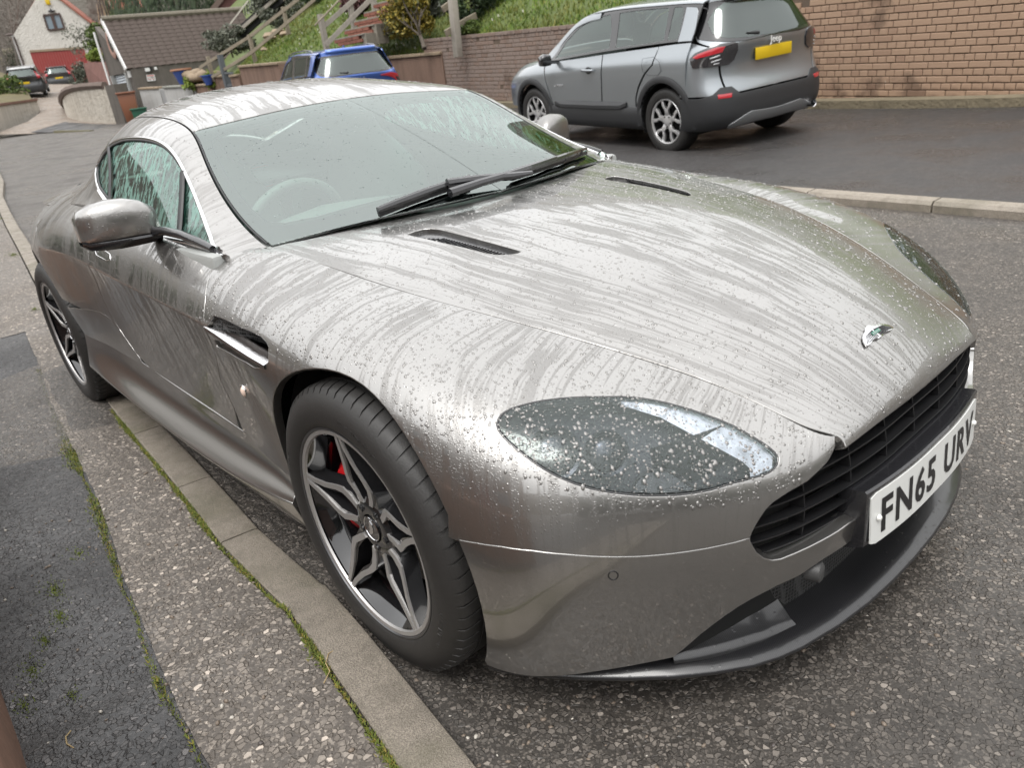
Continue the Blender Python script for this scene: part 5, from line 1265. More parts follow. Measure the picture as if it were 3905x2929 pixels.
def suv(name, label, cat, loc, rot, paint, S=(1,1,1), style='a', detail=2, group=None):
    root = thing(name, label, cat, loc, rot, group)
    sx, sy, sz = S
    J = Patch([[(X*sx, y*sy, z*sz) for y, z in row] for X, row in zip(SX, SR)], .01, .002)
    K = Patch([[(( x + dx)*sx, y*w*sy, z*sz) for y, dx in RC] for z, x, w in zip(RZ, RX, RW)], .002, .005)
    SS = lambda pts, **k: uv_of(J, [(a*sx, b*sz) for a, b in pts], **k)
    RR = lambda pts: uv_of(K, [(a*sy, b*sz) for a, b in pts], ax=(1,2))
    def pj(nm, poly, mat, sides=(-1,1), **k):
        k.setdefault('st', .3); return panel(nm, J, poly, mat, sides=sides, parent=root, gap=k.pop('gap', .003), depth=k.pop('depth', .012), **k)
    def pk(nm, poly, mat, **k):
        k.setdefault('st', .3); return panel(nm, K, poly, mat, parent=root, gap=k.pop('gap', .003), depth=k.pop('depth', .012), **k)
    rad_ = .40
    # side body below the belt, arches cut out
    bel = [(x, z) for x, z in ((2.60,1.00),(2.3,1.0),(1.6,1.007),(1.0,1.018),(.3,1.03),(-.36,1.038))]
    lower_f = [(-.36,.52)] + arc(0,.345,rad_,154,14) + [(.42,.44),(2.15,.44)] + arc(2.56,.345,rad_,166,26) + [(3.29,.52)]
    shut = [(1.08,1.018),(1.05,.9),(1.06,.75),(1.08,.55),(1.08,.44)]
    d1 = SS([(2.28,.985),(1.6,1.013),(1.09,1.042)], vmin=3.6) + SS([(1.06,.92),(1.065,.75),(1.09,.55),(1.09,.46)], vmin=3.6) + SS([(1.6,.46),(2.08,.46)], vmin=4) + SS([(2.13,.6),(2.2,.78),(2.24,.9)], vmin=3.6)
    pj('front_door', d1, paint)
    d2 = SS([(1.07,1.043),(.3,1.080),(.12,1.088)], vmin=3.6) + SS([(.16,.92),(.28,.84),(.40,.70),(.46,.58),(.47,.46)], vmin=3.6) + SS([(.8,.46),(1.07,.46),(1.07,.55),(1.045,.75),(1.04,.92)], vmin=3.6)
    pj('rear_door', d2, paint)
    q = SS([(.11,1.09),(-.1,1.10),(-.355,1.105),(-.36,.52)], vmin=3.6) + SS([(-.36,.40)], vmin=4)  + SS(arc(0,.345,rad_,158,18,14), vmin=4) + SS([(.445,.46),(.44,.58),(.38,.69),(.26,.83),(.14,.92)], vmin=3.6)
    pj('rear_quarter', q, paint)
    f = SS([(2.30,.985),(2.42,.985),(2.7,.948),(3.08,.895),(3.29,.815)], vmin=3.6) + SS([(3.29,.45),(3.0,.45)], vmin=4) + SS(arc(2.56,.345,rad_,18,158,14), vmin=4) + SS([(2.10,.46),(2.15,.6),(2.22,.78),(2.265,.9)], vmin=3.6)
    pj('front_wing', f, paint)
    # roof and bonnet
    pj('roof', [(0,0),(4.35,0),(4.4,2.05),(3.3,2.55),(2,2.62),(1,2.62),(0,2.62)], paint if style != 'b' else paint, join=True)
    pj('windscreen', [(4.4,0),(5.85,0),(5.85,2.5),(4.45,2.1)], M['window'], join=True, depth=.003)
    pj('bonnet', [(5.9,0),(9,0),(9,3.9),(5.9,3.9)], paint, join=True)
    pj('screen_pillar', [(3.4,2.6),(4.40,2.14),(5.85,2.56),(5.9,3.95),(5.45,3.9),(4.9,3.15),(4.3,2.9),(3.4,2.95)], paint if style != 'v' else paint)
    # glass and black frames of the side
    pj('pillar_trim', [(0,2.66),(1,2.66),(2,2.66),(3.3,2.62),(3.4,2.98),(4.3,2.94),(4.9,3.2),(5.42,3.93),(5,4.02),(3,4.0),(1,4.0),(0,4.0)], M['gloss'], off=-.002,
       holes=[[(5.18,3.86),(4.75,3.28),(4.2,3.02),(3.3,2.86),(3.12,2.84),(3.02,3.4),(3.0,3.9),(4,3.92)], [(2.86,2.84),(2.2,2.82),(1.55,2.82),(1.50,3.4),(1.48,3.9),(2.0,3.92),(2.82,3.91),(2.84,3.4)], [(1.36,2.82),(1.1,2.84),(.95,3.0),(.92,3.6),(.94,3.9),(1.34,3.9),(1.36,3.4)]])
    pj('side_window', [(5.19,3.87),(4.75,3.27),(4.2,3.01),(3.3,2.85),(3.1,2.83),(3.0,3.4),(2.98,3.91),(4,3.93)], M['window'], off=-.006, depth=.002)
    pj('side_window', [(2.87,2.83),(2.2,2.81),(1.53,2.81),(1.48,3.4),(1.46,3.91),(2.0,3.93),(2.83,3.92),(2.85,3.4)], M['window'], off=-.006, depth=.002)
    pj('quarter_window', [(1.37,2.81),(1.08,2.83),(.93,3.0),(.90,3.6),(.92,3.91),(1.36,3.91),(1.37,3.4)], M['window'], off=-.006, depth=.002)
    if style == 'a':
        pj('quarter_panel', [(.86,2.86),(.30,2.92),(.16,3.1),(0,3.6),(0,4.02),(.85,4.02),(.84,3.5)], paint, off=.004)
    else:
        pj('quarter_panel', [(.86,2.7),(0,2.7),(0,4.02),(.85,4.02),(.80,3.5)], paint, off=.003)
    # rear end
    if style == 'a':
        tg = [(0,4.05),(5.6,0),(5.6,0)]
    win = RR([(0,1.385),(.50,1.375),(.60,1.32),(.66,1.185),(.63,1.12),(.45,1.095),(0,1.085)])
    if style == 'a': win = RR([(0,1.43),(.46,1.42),(.545,1.36),(.62,1.265),(.655,1.155),(.60,1.11),(.35,1.083),(0,1.073)])
    win = [(win[0][0], 0)] + win[1:-1] + [(win[-1][0], 0)]
    tail = RR([(0,1.5),(.62,1.47)])
    gate_bot = .60
    g = [(0.9,0)] + RR([(.56,1.46)]) + RR([(.66,1.27),(.74,1.105),(.69,1.025),(.66,0.925),(.66,0.805),(.63,gate_bot),(.3,gate_bot)]) + [(RR([(.0,gate_bot)])[0][0], 0)]
    pk('tailgate', g, paint, join=True, holes=[])
    pk('rear_window', win, M['window'] if detail else M['gloss'], join=True, off=.006, depth=.004)
    wb = [(win[0][0]-.25, 0)] + [(a, b) for a, b in RR([(.53,1.445),(.60,1.36),(.685,1.265),(.725,1.125),(.64,1.08),(.38,1.055)] if style == 'a' else [(.53,1.41),(.63,1.33),(.69,1.175),(.66,1.095),(.45,1.065)])] + [(win[-1][0]+.15, 0)]
    pk('window_border', wb, M['gloss'], join=True, off=.0045, depth=.003)
    pk('roof_spoiler', [(0,0),(1.5,0),(1.5,2.6),(1.2,3.6),(0,3.9)], paint, join=True, off=.012, depth=.02)
    cn = RR([(.58,1.46),(.68,1.27),(.755,1.105),(.71,1.025),(.68,0.925),(.68,0.805),(.65,gate_bot)]) + RR([(.88,gate_bot)]) 
    cn = cn[:-1] + [(cn[-2][0], 7), (4.0, 7), (1.0, 7), (.9, 4.5)]
    pk('rear_corner', cn, paint)
    if style == 'a':
        # bumper: black with raised corners, silver skid, reflectors
        bp = [(RR([(0,0.585)])[0][0], 0)] + RR([(.50,0.585),(.58,0.66),(.70,0.665),(.78,0.61),(.86,0.585)]) + [(9.1, 7), (12, 7), (12, 0)]
        pk('rear_bumper', bp, M['cladding'], join=True, off=.010, depth=.02)
        sk = [(10.9,0)] + RR([(.36,0.395),(.44,0.375),(.62,0.3),(.60,0.262),(.3,0.285)]) + [(11.8,0)]
        pk('skid_trim', sk, M['skid'], join=True, off=.020, depth=.012)
        pk('reflector', RR([(.60,0.6),(.74,0.605),(.745,0.565),(.61,0.56)]), M['lampred'], off=.014, depth=.004, st=.2)
        lp = RR([(.50,1.05),(.54,1.065),(.70,1.06),(.82,1.005)]) + [(6.1,6.0),(6.75,5.5)] + RR([(.72,0.865),(.58,0.865),(.52,0.905),(.49,0.985)])
        pk('rear_lamp', lp, M['lampblack'], off=.013, depth=.02, st=.2)
        lr = RR([(.63,1.037),(.70,1.037),(.815,0.995)]) + [(6.0,5.75),(6.12,5.3)] + RR([(.66,0.99)])
        pk('rear_lamp_red', lr, M['lampred'], off=.016, depth=.003, st=.2)
        for (a, b, c_, d_) in ((.68,.965,.76,.945),(.67,.930,.75,.910),(.68,.895,.73,.890)):
            pk('lamp_bar', RR([(a,b+.006),(c_,d_+.006),(c_,d_-.006),(a,b-.006)]), M['lamp_chrome'], off=.017, depth=.002, st=.2)
    elif style == 'b':
        pk('rear_bumper', [(9.0,0)] + [(9.0,5),(9.4,7),(12,7),(12,0)], M['cladding'], join=True, off=.010, depth=.02)
        lp = RR([(.40,1.02),(.60,1.04),(.78,0.995),(.83,0.945)]) + [(6.4,5.9),(6.9,5.6)] + RR([(.80,0.885),(.72,0.865),(.68,0.925),(.55,0.98),(.40,1.005)])
        pk('rear_lamp', lp, M['lampred'], off=.012, depth=.02, st=.2)
        pk('lamp_housing', RR([(.70,0.965),(.83,0.925),(.84,0.865),(.74,0.855)]), M['lampblack'], off=.016, depth=.01, st=.2)
        pk('lower_tailgate', [(RR([(0,1.0)])[0][0],0)] + RR([(.45,0.995),(.62,0.945),(.66,0.865),(.62,0.765)]) + [(RR([(0,0.765)])[0][0],0)], suv_dark, join=True, off=.004, depth=.004)
    else:
        pk('rear_bumper', [(8.6,0)] + [(8.6,5),(9.0,7),(12,7),(12,0)], M['cladding'], join=True, off=.010, depth=.02)
        pk('rear_lamp', RR([(.60,1.29),(.665,1.27),(.73,1.125),(.80,1.045),(.80,0.925),(.66,0.945),(.66,1.085)]), M['lampred'], off=.012, depth=.02, st=.2)
    # number plate
    zc = .915 if style == 'a' else .76
    P, N, _, _ = K.ev([RR([(0,zc)])[0][0]], [.0], True)
    m = MB(); m.box((P[0][0]-.022, 0, zc*sz), (.012,.52,.112)); pl_ = m.build('number_plate', M['yellow'] if style != 'k' else M['lampblack'], root, bevel=.003)
    # arches, sills
    for cx in (0, 2.56):
        for sd in (-1, 1):
            A = np.array(SS(arc(cx,.345,rad_+.025, -8 if cx else -8, 188, 26), vmin=4)); Po, No, _, _ = J.ev(A[:,0], A[:,1], True)
            V = []
            for k, (p, (a, b)) in enumerate(zip(Po, arc(cx*sx,.345*sz,rad_*sz, -8, 188, 26))):
                o_ = np.array([p[0], abs(p[1])+.004, p[2]]); inn = np.array([a*.5+.5*(cx*sx+(a-cx*sx)), abs(p[1])+.012, b])
                out = np.array([cx*sx + (a-cx*sx)*1.17, abs(p[1])+.004, .345*sz + (b-.345*sz)*1.17])
                A2 = [out, (out+inn)/2 + [0,.014,0], inn, inn - [0,.05,0]]
                V += [(q_[0], q_[1]*sd, q_[2]) for q_ in A2]
            MB().add(V, [(4*j+q_, 4*j+q_+1, 4*j+q_+5, 4*j+q_+4) for j in range(26) for q_ in range(3)]).build('wheel_arch_trim', M['cladding'], root, smooth=True, angle=60)
            m = MB(); m.lathe([(rad_*sz,-.02),(rad_*sz,-.3),(.02,-.33)], 30, a0=R(-20), a1=R(200)); m.v = [(p[0]+cx*sx, (.86*sy+p[1])*sd, p[2]+.345*sz) for p in m.v]; m.build('arch_liner', M['void'], root, smooth=True)
    for sd in (-1, 1):
        V = []
        for x in (.36,.6,1.2,1.8,2.2):
            for y, z in ((.862,.50),(.882,.47),(.885,.40),(.875,.33),(.86,.27),(.82,.24)): V.append((x*sx, y*sy*sd, z*sz))
        MB().add(V, [(6*j+q_, 6*j+q_+1, 6*j+q_+7, 6*j+q_+6) for j in range(4) for q_ in range(5)]).build('sill_cladding', M['cladding'], root, smooth=True, angle=60)
        if style == 'a':
            V = []
            for x, h in ((.62,.0),(.72,.03),(1.2,.034),(1.9,.03),(2.05,0)):
                for y, z in ((.868,.54),(.882+h*.6,.535-h),(.885+h*.5,.50-h),(.872,.46)): V.append((x*sx, y*sy*sd, z*sz))
            MB().add(V, [(4*j+q_, 4*j+q_+1, 4*j+q_+5, 4*j+q_+4) for j in range(4) for q_ in range(3)]).build('door_cladding', M['cladding'], root, smooth=True, angle=40)
            hd = MB(); hd.tube([(1.20,.880*sd,.885),(1.24,.912*sd,.888),(1.36,.912*sd,.892),(1.40,.880*sd,.892)], [.012,.016,.016,.012], 10); hd.build('door_handle', paint, root, smooth=True)
            hd = MB(); hd.lathe([(0,.006),(.045,.004),(.05,0)], 20); hd.v = [(p[0]*1.2+1.30, (.872-.006+p[1])*sd, p[2]*.8+.885) for p in hd.v]; hd.build('handle_recess', M['cladding'], root, smooth=True)
        # mirror
        V, F = loft([((2.00,.93*sd,1.03),.001,.001,(1,0,0),(0,0,1)),((2.0,.94*sd,1.03),.06,.065,(1,0,0),(0,0,1)),((2.0,1.02*sd,1.035),.065,.072,(1,0,0),(0,0,1)),((1.99,1.07*sd,1.03),.05,.055,(1,0,0),(0,0,1)),((1.98,1.085*sd,1.03),.002,.002,(1,0,0),(0,0,1))])
        m = MB().add([(p[0]*sx, p[1]*sy, p[2]*sz) for p in V], F); m.bar((2.0*sx,.80*sy*sd,.985*sz), (2.0*sx,.96*sy*sd,1.0*sz), .05, .03); m.build('door_mirror', M['gloss'], root, smooth=True, angle=60)
        if style in ('b', 'v'):
            zr = 1.505*sz; m = MB(); m.tube([(-.15*sx,.60*sy*sd,zr-.045),(-.05*sx,.60*sy*sd,zr+.02),(.4*sx,.61*sy*sd,zr+.045),(1.0*sx,.61*sy*sd,zr+.045),(1.5*sx,.60*sy*sd,zr+.01),(1.65*sx,.59*sy*sd,zr-.04)], .013, 8); m.build('roof_rail', M['skid'] if style == 'v' else M['gloss'], root, smooth=True)
    for x in (0, 2.56):
        for sd in (-1, 1): suv_wheel(root, x*sx, sd, .345*sz, .865*sy, style='y' if style == 'a' else 's')
    # underside, cabin
    m = MB(); m.box((1.3*sx,0,.30*sz), (3.6*sx,1.35*sy,.08)); m.box((1.28*sx,0,.45), (1.7*sx,1.5*sy,.2)); m.build('floor_pan', M['void'], root)
    m = MB(); m.box((2.15*sx,0,.92*sz), (.5,1.45*sy,.14)); m.build('dashboard', M['leather_dark'], root, bevel=.04)
    for x, ys_ in ((1.05,(-.36,.36)),(.25,(-.42,0,.42))):
        for y in ys_:
            V, F = loft([((x,y,.60),.20,.06,(0,1,0),(1,0,0)),((x-.06,y,.85),.23,.065,(0,1,0),(1,0,0)),((x-.12,y,1.08),.19,.055,(0,1,0),(1,0,0)),((x-.13,y,1.12),.10,.045,(0,1,0),(1,0,0)),((x-.15,y,1.28),.13,.045,(0,1,0),(1,0,0)),((x-.15,y,1.31),.08,.02,(0,1,0),(1,0,0))])
            MB().add([(p[0]*sx, p[1]*sy, p[2]*sz) for p in V], F).build('seat', M['leather_dark'] if style == 'a' else M['leather'], root, smooth=True, angle=70)
    m = MB(); m.tube([(-.53*sx-.03, .05, 1.09*sz), (-.66*sx-.03, .22, 1.11*sz), (-.655*sx-.02, .36, 1.125*sz)], [.022,.018,.008], 8); m.build('rear_wiper', M['black'], root, smooth=True)
    fin = MB(); fin.add([(.02*sx,-.02,1.515*sz),(.02*sx,.02,1.515*sz),(-.12*sx,.022,1.50*sz),(-.12*sx,-.022,1.50*sz),(-.13*sx,0,1.565*sz)], [(0,1,2,3),(0,1,4),(1,2,4),(2,3,4),(3,0,4)]); fin.build('roof_aerial', paint if style == 'b' else M['gloss'], root)
    return root, J, K, RR
def rear_text(root, txt, x, y, z, size, mat, depth=.006, name='badge_lettering', wide=1, tilt=0):
    V, F = text_geo(txt, size, depth, res=2); q = Matrix.Rotation(R(tilt), 4, 'Y')
    o = MB().add([Vector((x, y, z)) + q @ Vector((-p.z, -p.x*wide, p.y)) for p in V], F).build(name, mat, root); return o
pg = suv_paint('silver_blue_paint', (.30,.325,.345))
blue = suv_paint('blue_paint', (.055,.13,.44), metal=.6)
suv_dark = suv_paint('blue_paint_lower', (.015,.045,.16), metal=.5)
blk = suv_paint('black_paint', (.02,.022,.024), metal=.3)
jr = Matrix(((math.cos(2.948)*1, 0, 0, 0),)*1 + ((0,0,0,0),)*3) if False else None
ca, sa, cb, sb_, cg, sg = math.cos(2.948), math.sin(2.948), math.cos(-.041), math.sin(-.041), math.cos(-.039), math.sin(-.039)
q = Matrix(((ca,-sa,0),(sa,ca,0),(0,0,1))) @ Matrix(((cb,0,sb_),(0,1,0),(-sb_,0,cb))) @ Matrix(((1,0,0),(0,cg,-sg),(0,sg,cg)))
jeep, JJ, JK, JR_ = suv('silver_crossover', 'silver-grey small crossover with a blank yellow plate, parked facing away by the brick wall', 'car', (-3.804,6.279,.160), q.to_euler(), pg)
rear_text(jeep, 'Jeep', -.728, 0, 1.028, .095, M['white'], tilt=0)
m = MB(); m.lathe([(.036,-.02),(.040,-.025),(.040,.10),(.034,.10),(.034,-.02)], 24, axis='X'); m.v = [(p[0]-.735, p[1]*1.2-.56, p[2]+.315) for p in m.v]; m.build('exhaust_tip', M['chrome'], jeep, smooth=True)
m = MB(); m.tube([(.30,.893,.93),(.28,.893,.99),(.10,.893,1.0),(.02,.893,.95),(.0,.893,.86),(.05,.893,.82),(.20,.893,.82),(.29,.893,.86)], .002, 6, closed=True); m.build('fuel_flap_edge', M['cladding'], jeep)
V, F = text_geo('e-HYBRID', .045, .003, res=1); MB().add([(1.93 - p.x, .882 + p.z, .72 + p.y) for p in V], F).build('door_lettering', M['chrome'], jeep)
kia, _, _, _ = suv('blue_crossover', 'bright blue crossover seen over the coupe roof, black-topped rear glass and roof rails', 'car', (-12.55,6.75,.30), (0, R(-1.6), R(167)), blue, (1.06,1.04,1.075), 'b')
rear_text(kia, 'KIA', -.775, 0, 1.06, .10, M['chrome'], wide=1.5)
v1, _, _, _ = suv('black_estate_suv', 'black crossover with a pale roof and yellow plate below the red garage door', 'car', (-51.2,9.0,2.90), (0, R(-6), R(164)), blk, (1.04,1.05,1.07), 'v', group='black cars parked on the drive')
rear_text(v1, 'VOLVO', -.74, 0, 1.04, .07, M['chrome'], wide=1.6)
for ch in v1.children:
    if ch.name.startswith('roof') and 'rail' not in ch.name and 'aer' not in ch.name: ch.data.materials[0] = simple('white_roof_paint', (.55,.56,.57), .3, coat=1)
v2, _, _, _ = suv('black_estate_suv', 'black crossover with a dark roof, right-hand one of the two on the drive', 'car', (-67.5,14.6,3.75), (0, R(-3), R(166)), blk, (1.04,1.05,1.07), 'v', group='black cars parked on the drive')
rear_text(v2, 'VOLVO', -.74, 0, 1.04, .07, M['chrome'], wide=1.6)
# ---------------------------------------------------------------- the far side of the street
_f = 2860.295/3905*2212; CP = np.array([1.307489,-1.485197,1.229532]); _RM = np.array([_r2, _u2, _d])
def ray(px, py):
    q = np.array([(px-1106)/_f, -(py-829.6)/_f, 1.]); return _RM.T @ q
def at(px, py, depth): return Vector(CP + ray(px, py)*depth)
def wp(px, py, P0, d):
    """point on the upright plane through P0 with horizontal direction d"""
    n = np.array([-d[1], d[0], 0.]); r = ray(px, py); t = np.dot(np.array(P0) - CP, n)/np.dot(r, n); return Vector(CP + r*t)
def hor(az): return (math.cos(R(az)), math.sin(R(az)))
def quadslab(name, pts, th, mat, parent=None, n=None):
    """planar polygon given a thickness th along its normal (away from the camera)"""
    P = [Vector(p) for p in pts]
    if n is None:
        n = (P[1]-P[0]).cross(P[2]-P[0]).normalized()
        if n.dot(P[0] - Vector(CP)) < 0: n = -n
    k = len(P); return MB().add(P + [p + n*th for p in P], [tuple(range(k)), tuple(range(k, 2*k))[::-1]] + [(i, (i+1) % k, k+(i+1) % k, k+i) for i in range(k)]).build(name, mat, parent)
def render_mat(name, a, b, rough=.85, sc_=9, streak=.3, stain=None, bumpd=.02, bs=28):
    t = NT(name); v = t.coord(); n = t.noise(v, sc_, 4); s = t.noise(t.coord(scale=(4,4,.5)), 1.6, 4, .65)
    c = t.mix(n, a, b); c = t.mix(t.math('MULTIPLY', t.rng(s, .45, .7), streak), c, stain or tuple(x*.35 for x in a))
    g = t.noise(v, bs, 3); t.set(Base_Color=c, Roughness=rough, Normal=t.bump(g, .8, bumpd)); return t.m
# raised car park beyond the road, with kerb and edging
def R2(x, y): return Vector((x, y, G(x, y)))
KR = lambda s: (-1.06 - .9925*s, 3.80 + .122*s + .010*s*abs(s)*.3)       # kerb line, s = metres along from x = -1.06
V = []; ss = [(-6 + .4*i) for i in range(56)]
for s in ss:
    x, y = KR(s)
    for o in (.05, .6, 1.2, 2.2, 3.2, 4.35, 5.6): V.append((x + .122*o, y + .9925*o, G(x + .122*o, y + .9925*o) + .062*max(0, min(1, (2.0-o)/1.9)) + .004))
tag(raw('car_park', V, [(7*i+j, 7*i+j+1, 7*i+j+8, 7*i+j+7) for i in range(55) for j in range(6)], M['tarmac'], None, True), kind='structure')
jeep.location.z += .0
kr = thing('kerb', 'pale concrete kerb edging the dark car park across the road', 'kerb', (-1,3.8,0))
M['kerb2'] = kerb_mat('pale_kerb', (.27,.235,.19), (.36,.315,.26), .35)
sj = -6.0
while sj < 15:
    L = .915; V = []
    for k in range(5):
        s = sj + .006 + (L-.012)*k/4; x, y = KR(s); z = G(x, y)
        for o, h in ((-.07,-.1),(-.07,.045),(-.05,.068),(.045,.074),(.055,.066),(.055,-.1)): V.append((x + .122*o + 1, y + .9925*o - 3.8, z + h))
    MB().add(V, [(6*a+b, 6*a+b+1, 6*a+b+7, 6*a+b+6) for a in range(4) for b in range(5)] + [tuple(range(6)), tuple(24+b for b in range(6))]).build('kerb_stone', M['kerb2'], kr, smooth=True, angle=40); sj += L
for ch in kr.children: ch.location = (0, 0, 0)
ed = thing('edging_strip', 'narrow pale concrete edging set across the dark tarmac behind the kerb', 'edging', (-1,5.6,0))
EP = [(3.0,5.15),(-.62,5.60),(-2.21,5.78),(-3.3,5.83),(-4.63,5.95),(-7,6.2)]
for i in range(5):
    a, b = EP[i], EP[i+1]; L = math.dist(a, b); n = max(1, round(L/.915))
    for k in range(n):
        p = [a[0] + (b[0]-a[0])*(k+.004)/n, a[1] + (b[1]-a[1])*(k+.004)/n]; q_ = [a[0] + (b[0]-a[0])*(k+.996)/n, a[1] + (b[1]-a[1])*(k+.996)/n]
        m = MB(); m.bar((p[0]+1, p[1]-5.6, G(*p)-.010), (q_[0]+1, q_[1]-5.6, G(*q_)-.010), .045, .045); m.build('edging_stone', M['kerb2'], ed, bevel=.004)

# brick retaining wall: every brick proud of recessed joints
def brick_mat():
    t = NT('wall_brick'); v = t.coord(); oi = t.new('ObjectInfo'); g = t.new('NewGeometry'); sp_ = t.new('SeparateXYZ'); t.l.new(g.outputs['Position'], sp_.inputs[0])
    tan = t.mix(t.noise(v, 60, 3), (.30,.195,.128), (.40,.275,.19)); pink = t.mix(t.noise(v, 60, 3), (.185,.14,.115), (.265,.205,.175))
    c = t.mix(t.rng(sp_.outputs['X'], -6.2, -4.6), pink, tan)
    nz_ = t.noise(v, 2.2, 4, .6); low = t.rng(sp_.outputs['Z'], .75, .25)
    st = t.rng(t.math('ADD', nz_, t.math('MULTIPLY', low, .12)), .58, .68)
    c = t.mix(t.math('MULTIPLY', st, .62), c, (.085,.05,.033))
    c = t.mix(t.math('MULTIPLY', t.math('GREATER_THAN', g.outputs['Random Per Island'], .72), .30), c, (.21,.125,.085))
    wh = t.noise(t.coord(scale=(9,9,3)), 1.5, 4, .7); c = t.mix(t.math('MULTIPLY', t.rng(wh, .71, .74), .6), c, (.62,.58,.52))
    t.set(Base_Color=c, Roughness=.8, Normal=t.bump(t.noise(v, 140, 3), .6, .004)); return t.m
M['brick'] = brick_mat(); M['mortar'] = simple('mortar', (.115,.085,.062), .9, bump=.4, bscale=80, var=.25, vscale=9)
W0 = Vector((-1.4,8.22,0)); WD = Vector((-.9927,.1205,0)); WN = Vector((-.1205,-.9927,0))
wall = thing('brick_wall', 'long tan and grey-brown brick retaining wall behind the silver crossover', 'wall', W0)
SL = .050
def wz0(t_): p = W0 + WD*t_; return G(p.x, p.y) + .05
def wtop(t_): return float(np.interp(t_, [-3,1,2.60,2.601,7.6,12.6], [2.15,1.95,1.85,1.47,1.735,1.985]))
zA = .09
m = MB(); V = []
for t_ in np.arange(-3, 12.61, .4):
    for o, dz in ((.012, -.3), (.012, None), (.30, None), (.30, -.3)):
        p = W0 + WD*t_ - WN*o; V.append((p.x-W0.x, p.y-W0.y, (wz0(t_)+dz) if dz else wtop(t_) - .035))
nn = len(V)//4; MB().add(V, [(4*i+k, 4*i+(k+1) % 4, 4*i+4+(k+1) % 4, 4*i+4+k) for i in range(nn-1) for k in range(4)] + [(0,1,2,3), tuple(4*(nn-1)+k for k in range(4))]).build('mortar_core', M['mortar'], wall)
def brick_mesh(L, H, Dp=.05):
    b = .005; V = []; 
    for y, s in ((0, b), (-b*.8, 0)):
        pass
    V = [(-L/2,Dp,-H/2),(L/2,Dp,-H/2),(L/2,Dp,H/2),(-L/2,Dp,H/2),(-L/2,b,-H/2),(L/2,b,-H/2),(L/2,b,H/2),(-L/2,b,H/2),(-L/2+b,0,-H/2+b),(L/2-b,0,-H/2+b),(L/2-b,0,H/2-b),(-L/2+b,0,H/2-b)]
    F = [(8,9,10,11),(4,5,9,8),(5,6,10,9),(6,7,11,10),(7,4,8,11),(0,1,5,4),(1,2,6,5),(2,3,7,6),(3,0,4,7)]
    return V, F
BS = {}
for nm_, L in (('s', .217), ('h', .1045)):
    V, F = brick_mesh(L, .066); me = bpy.data.meshes.new('brick'); me.from_pydata(V, [], F); me.materials.append(M['brick']); BS[nm_] = (me, V, F)
bricks = []
rb = random.Random(9)
tilt = math.atan(SL)
bx = Vector((WD.x*math.cos(tilt), WD.y*math.cos(tilt), math.sin(tilt))); by = -WN; bz = bx.cross(by)
if bz.z < 0: bz = -bz
BMx = Matrix((-bx, by, bz)).transposed()
row = 0
for row in range(-3, 34):
    kind = 's' if row % 2 else 'h'; L = .225 if kind == 's' else .1125; off = .056 if kind == 's' else 0
    t_ = -2.6 + off
    while t_ < 12.6:
        tc = t_ + L/2; z = zA + row*.0765 + SL*tc + wz0(0) - .11
        if wz0(tc) - .06 < z < wtop(tc) - .02 and rb.random() > .004:
            p = W0 + WD*tc + WN*rb.uniform(-.003, .004); bricks.append((kind, Vector((p.x, p.y, z))))
        t_ += L
bricks.sort(key=lambda b: (b[1] - Vector(CP)).length + (0 if b[1].x > -3.4 and b[1].x < -.7 else 50))
for kind, p in bricks[:290]:
    o = bpy.data.objects.new('brick', BS[kind][0]); o.parent = wall; o.location = p - W0
    rr = Matrix.Rotation(rb.uniform(-.006,.006), 3, 'Y'); o.matrix_local = Matrix.Translation(p - W0) @ (BMx @ rr).to_4x4(); COL.objects.link(o)
m = MB()
for kind, p in bricks[290:]: m.add([BMx @ Vector(v) + p - W0 for v in BS[kind][1]], BS[kind][2])
o = raw('brick', m.v, m.f, M['brick'], wall); o['kind'] = 'stuff'
# coping of the lower part, footing ledge
m = MB()
for t_ in np.arange(2.75, 12.5, .225):
    p = W0 + WD*(t_+.11) - WN*.10; m.v and None; mm = Matrix.Translation(p - W0 + Vector((0,0,wtop(t_+.11) + .0))) @ BMx.to_4x4()
    V, F = MB().box((0,0,0), (.213,.225,.066)).v, MB().box((0,0,0), (.213,.225,.066)).f
    m.add([mm @ Vector(v) for v in V], F)
o = m.build('coping_brick', M['brick'], wall, bevel=.004, seg=1); o['kind'] = 'stuff'
V = []
for t_ in np.arange(-3, 12.7, .35):
    z = wz0(t_)
    for o_, h in ((.17,-.05),(.165,.045),(.15,.055),(-.03,.062)): p = W0 + WD*t_ + WN*(o_ + .012*noise.noise(Vector((t_*3,0,0)))); V.append((p.x-W0.x, p.y-W0.y, z + h))
nn = len(V)//4; MB().add(V, [(4*i+k, 4*i+k+1, 4*i+k+5, 4*i+k+4) for i in range(nn-1) for k in range(3)]).build('footing', render_mat('mossy_footing', (.13,.11,.07), (.20,.165,.11)), wall, smooth=True, angle=40)

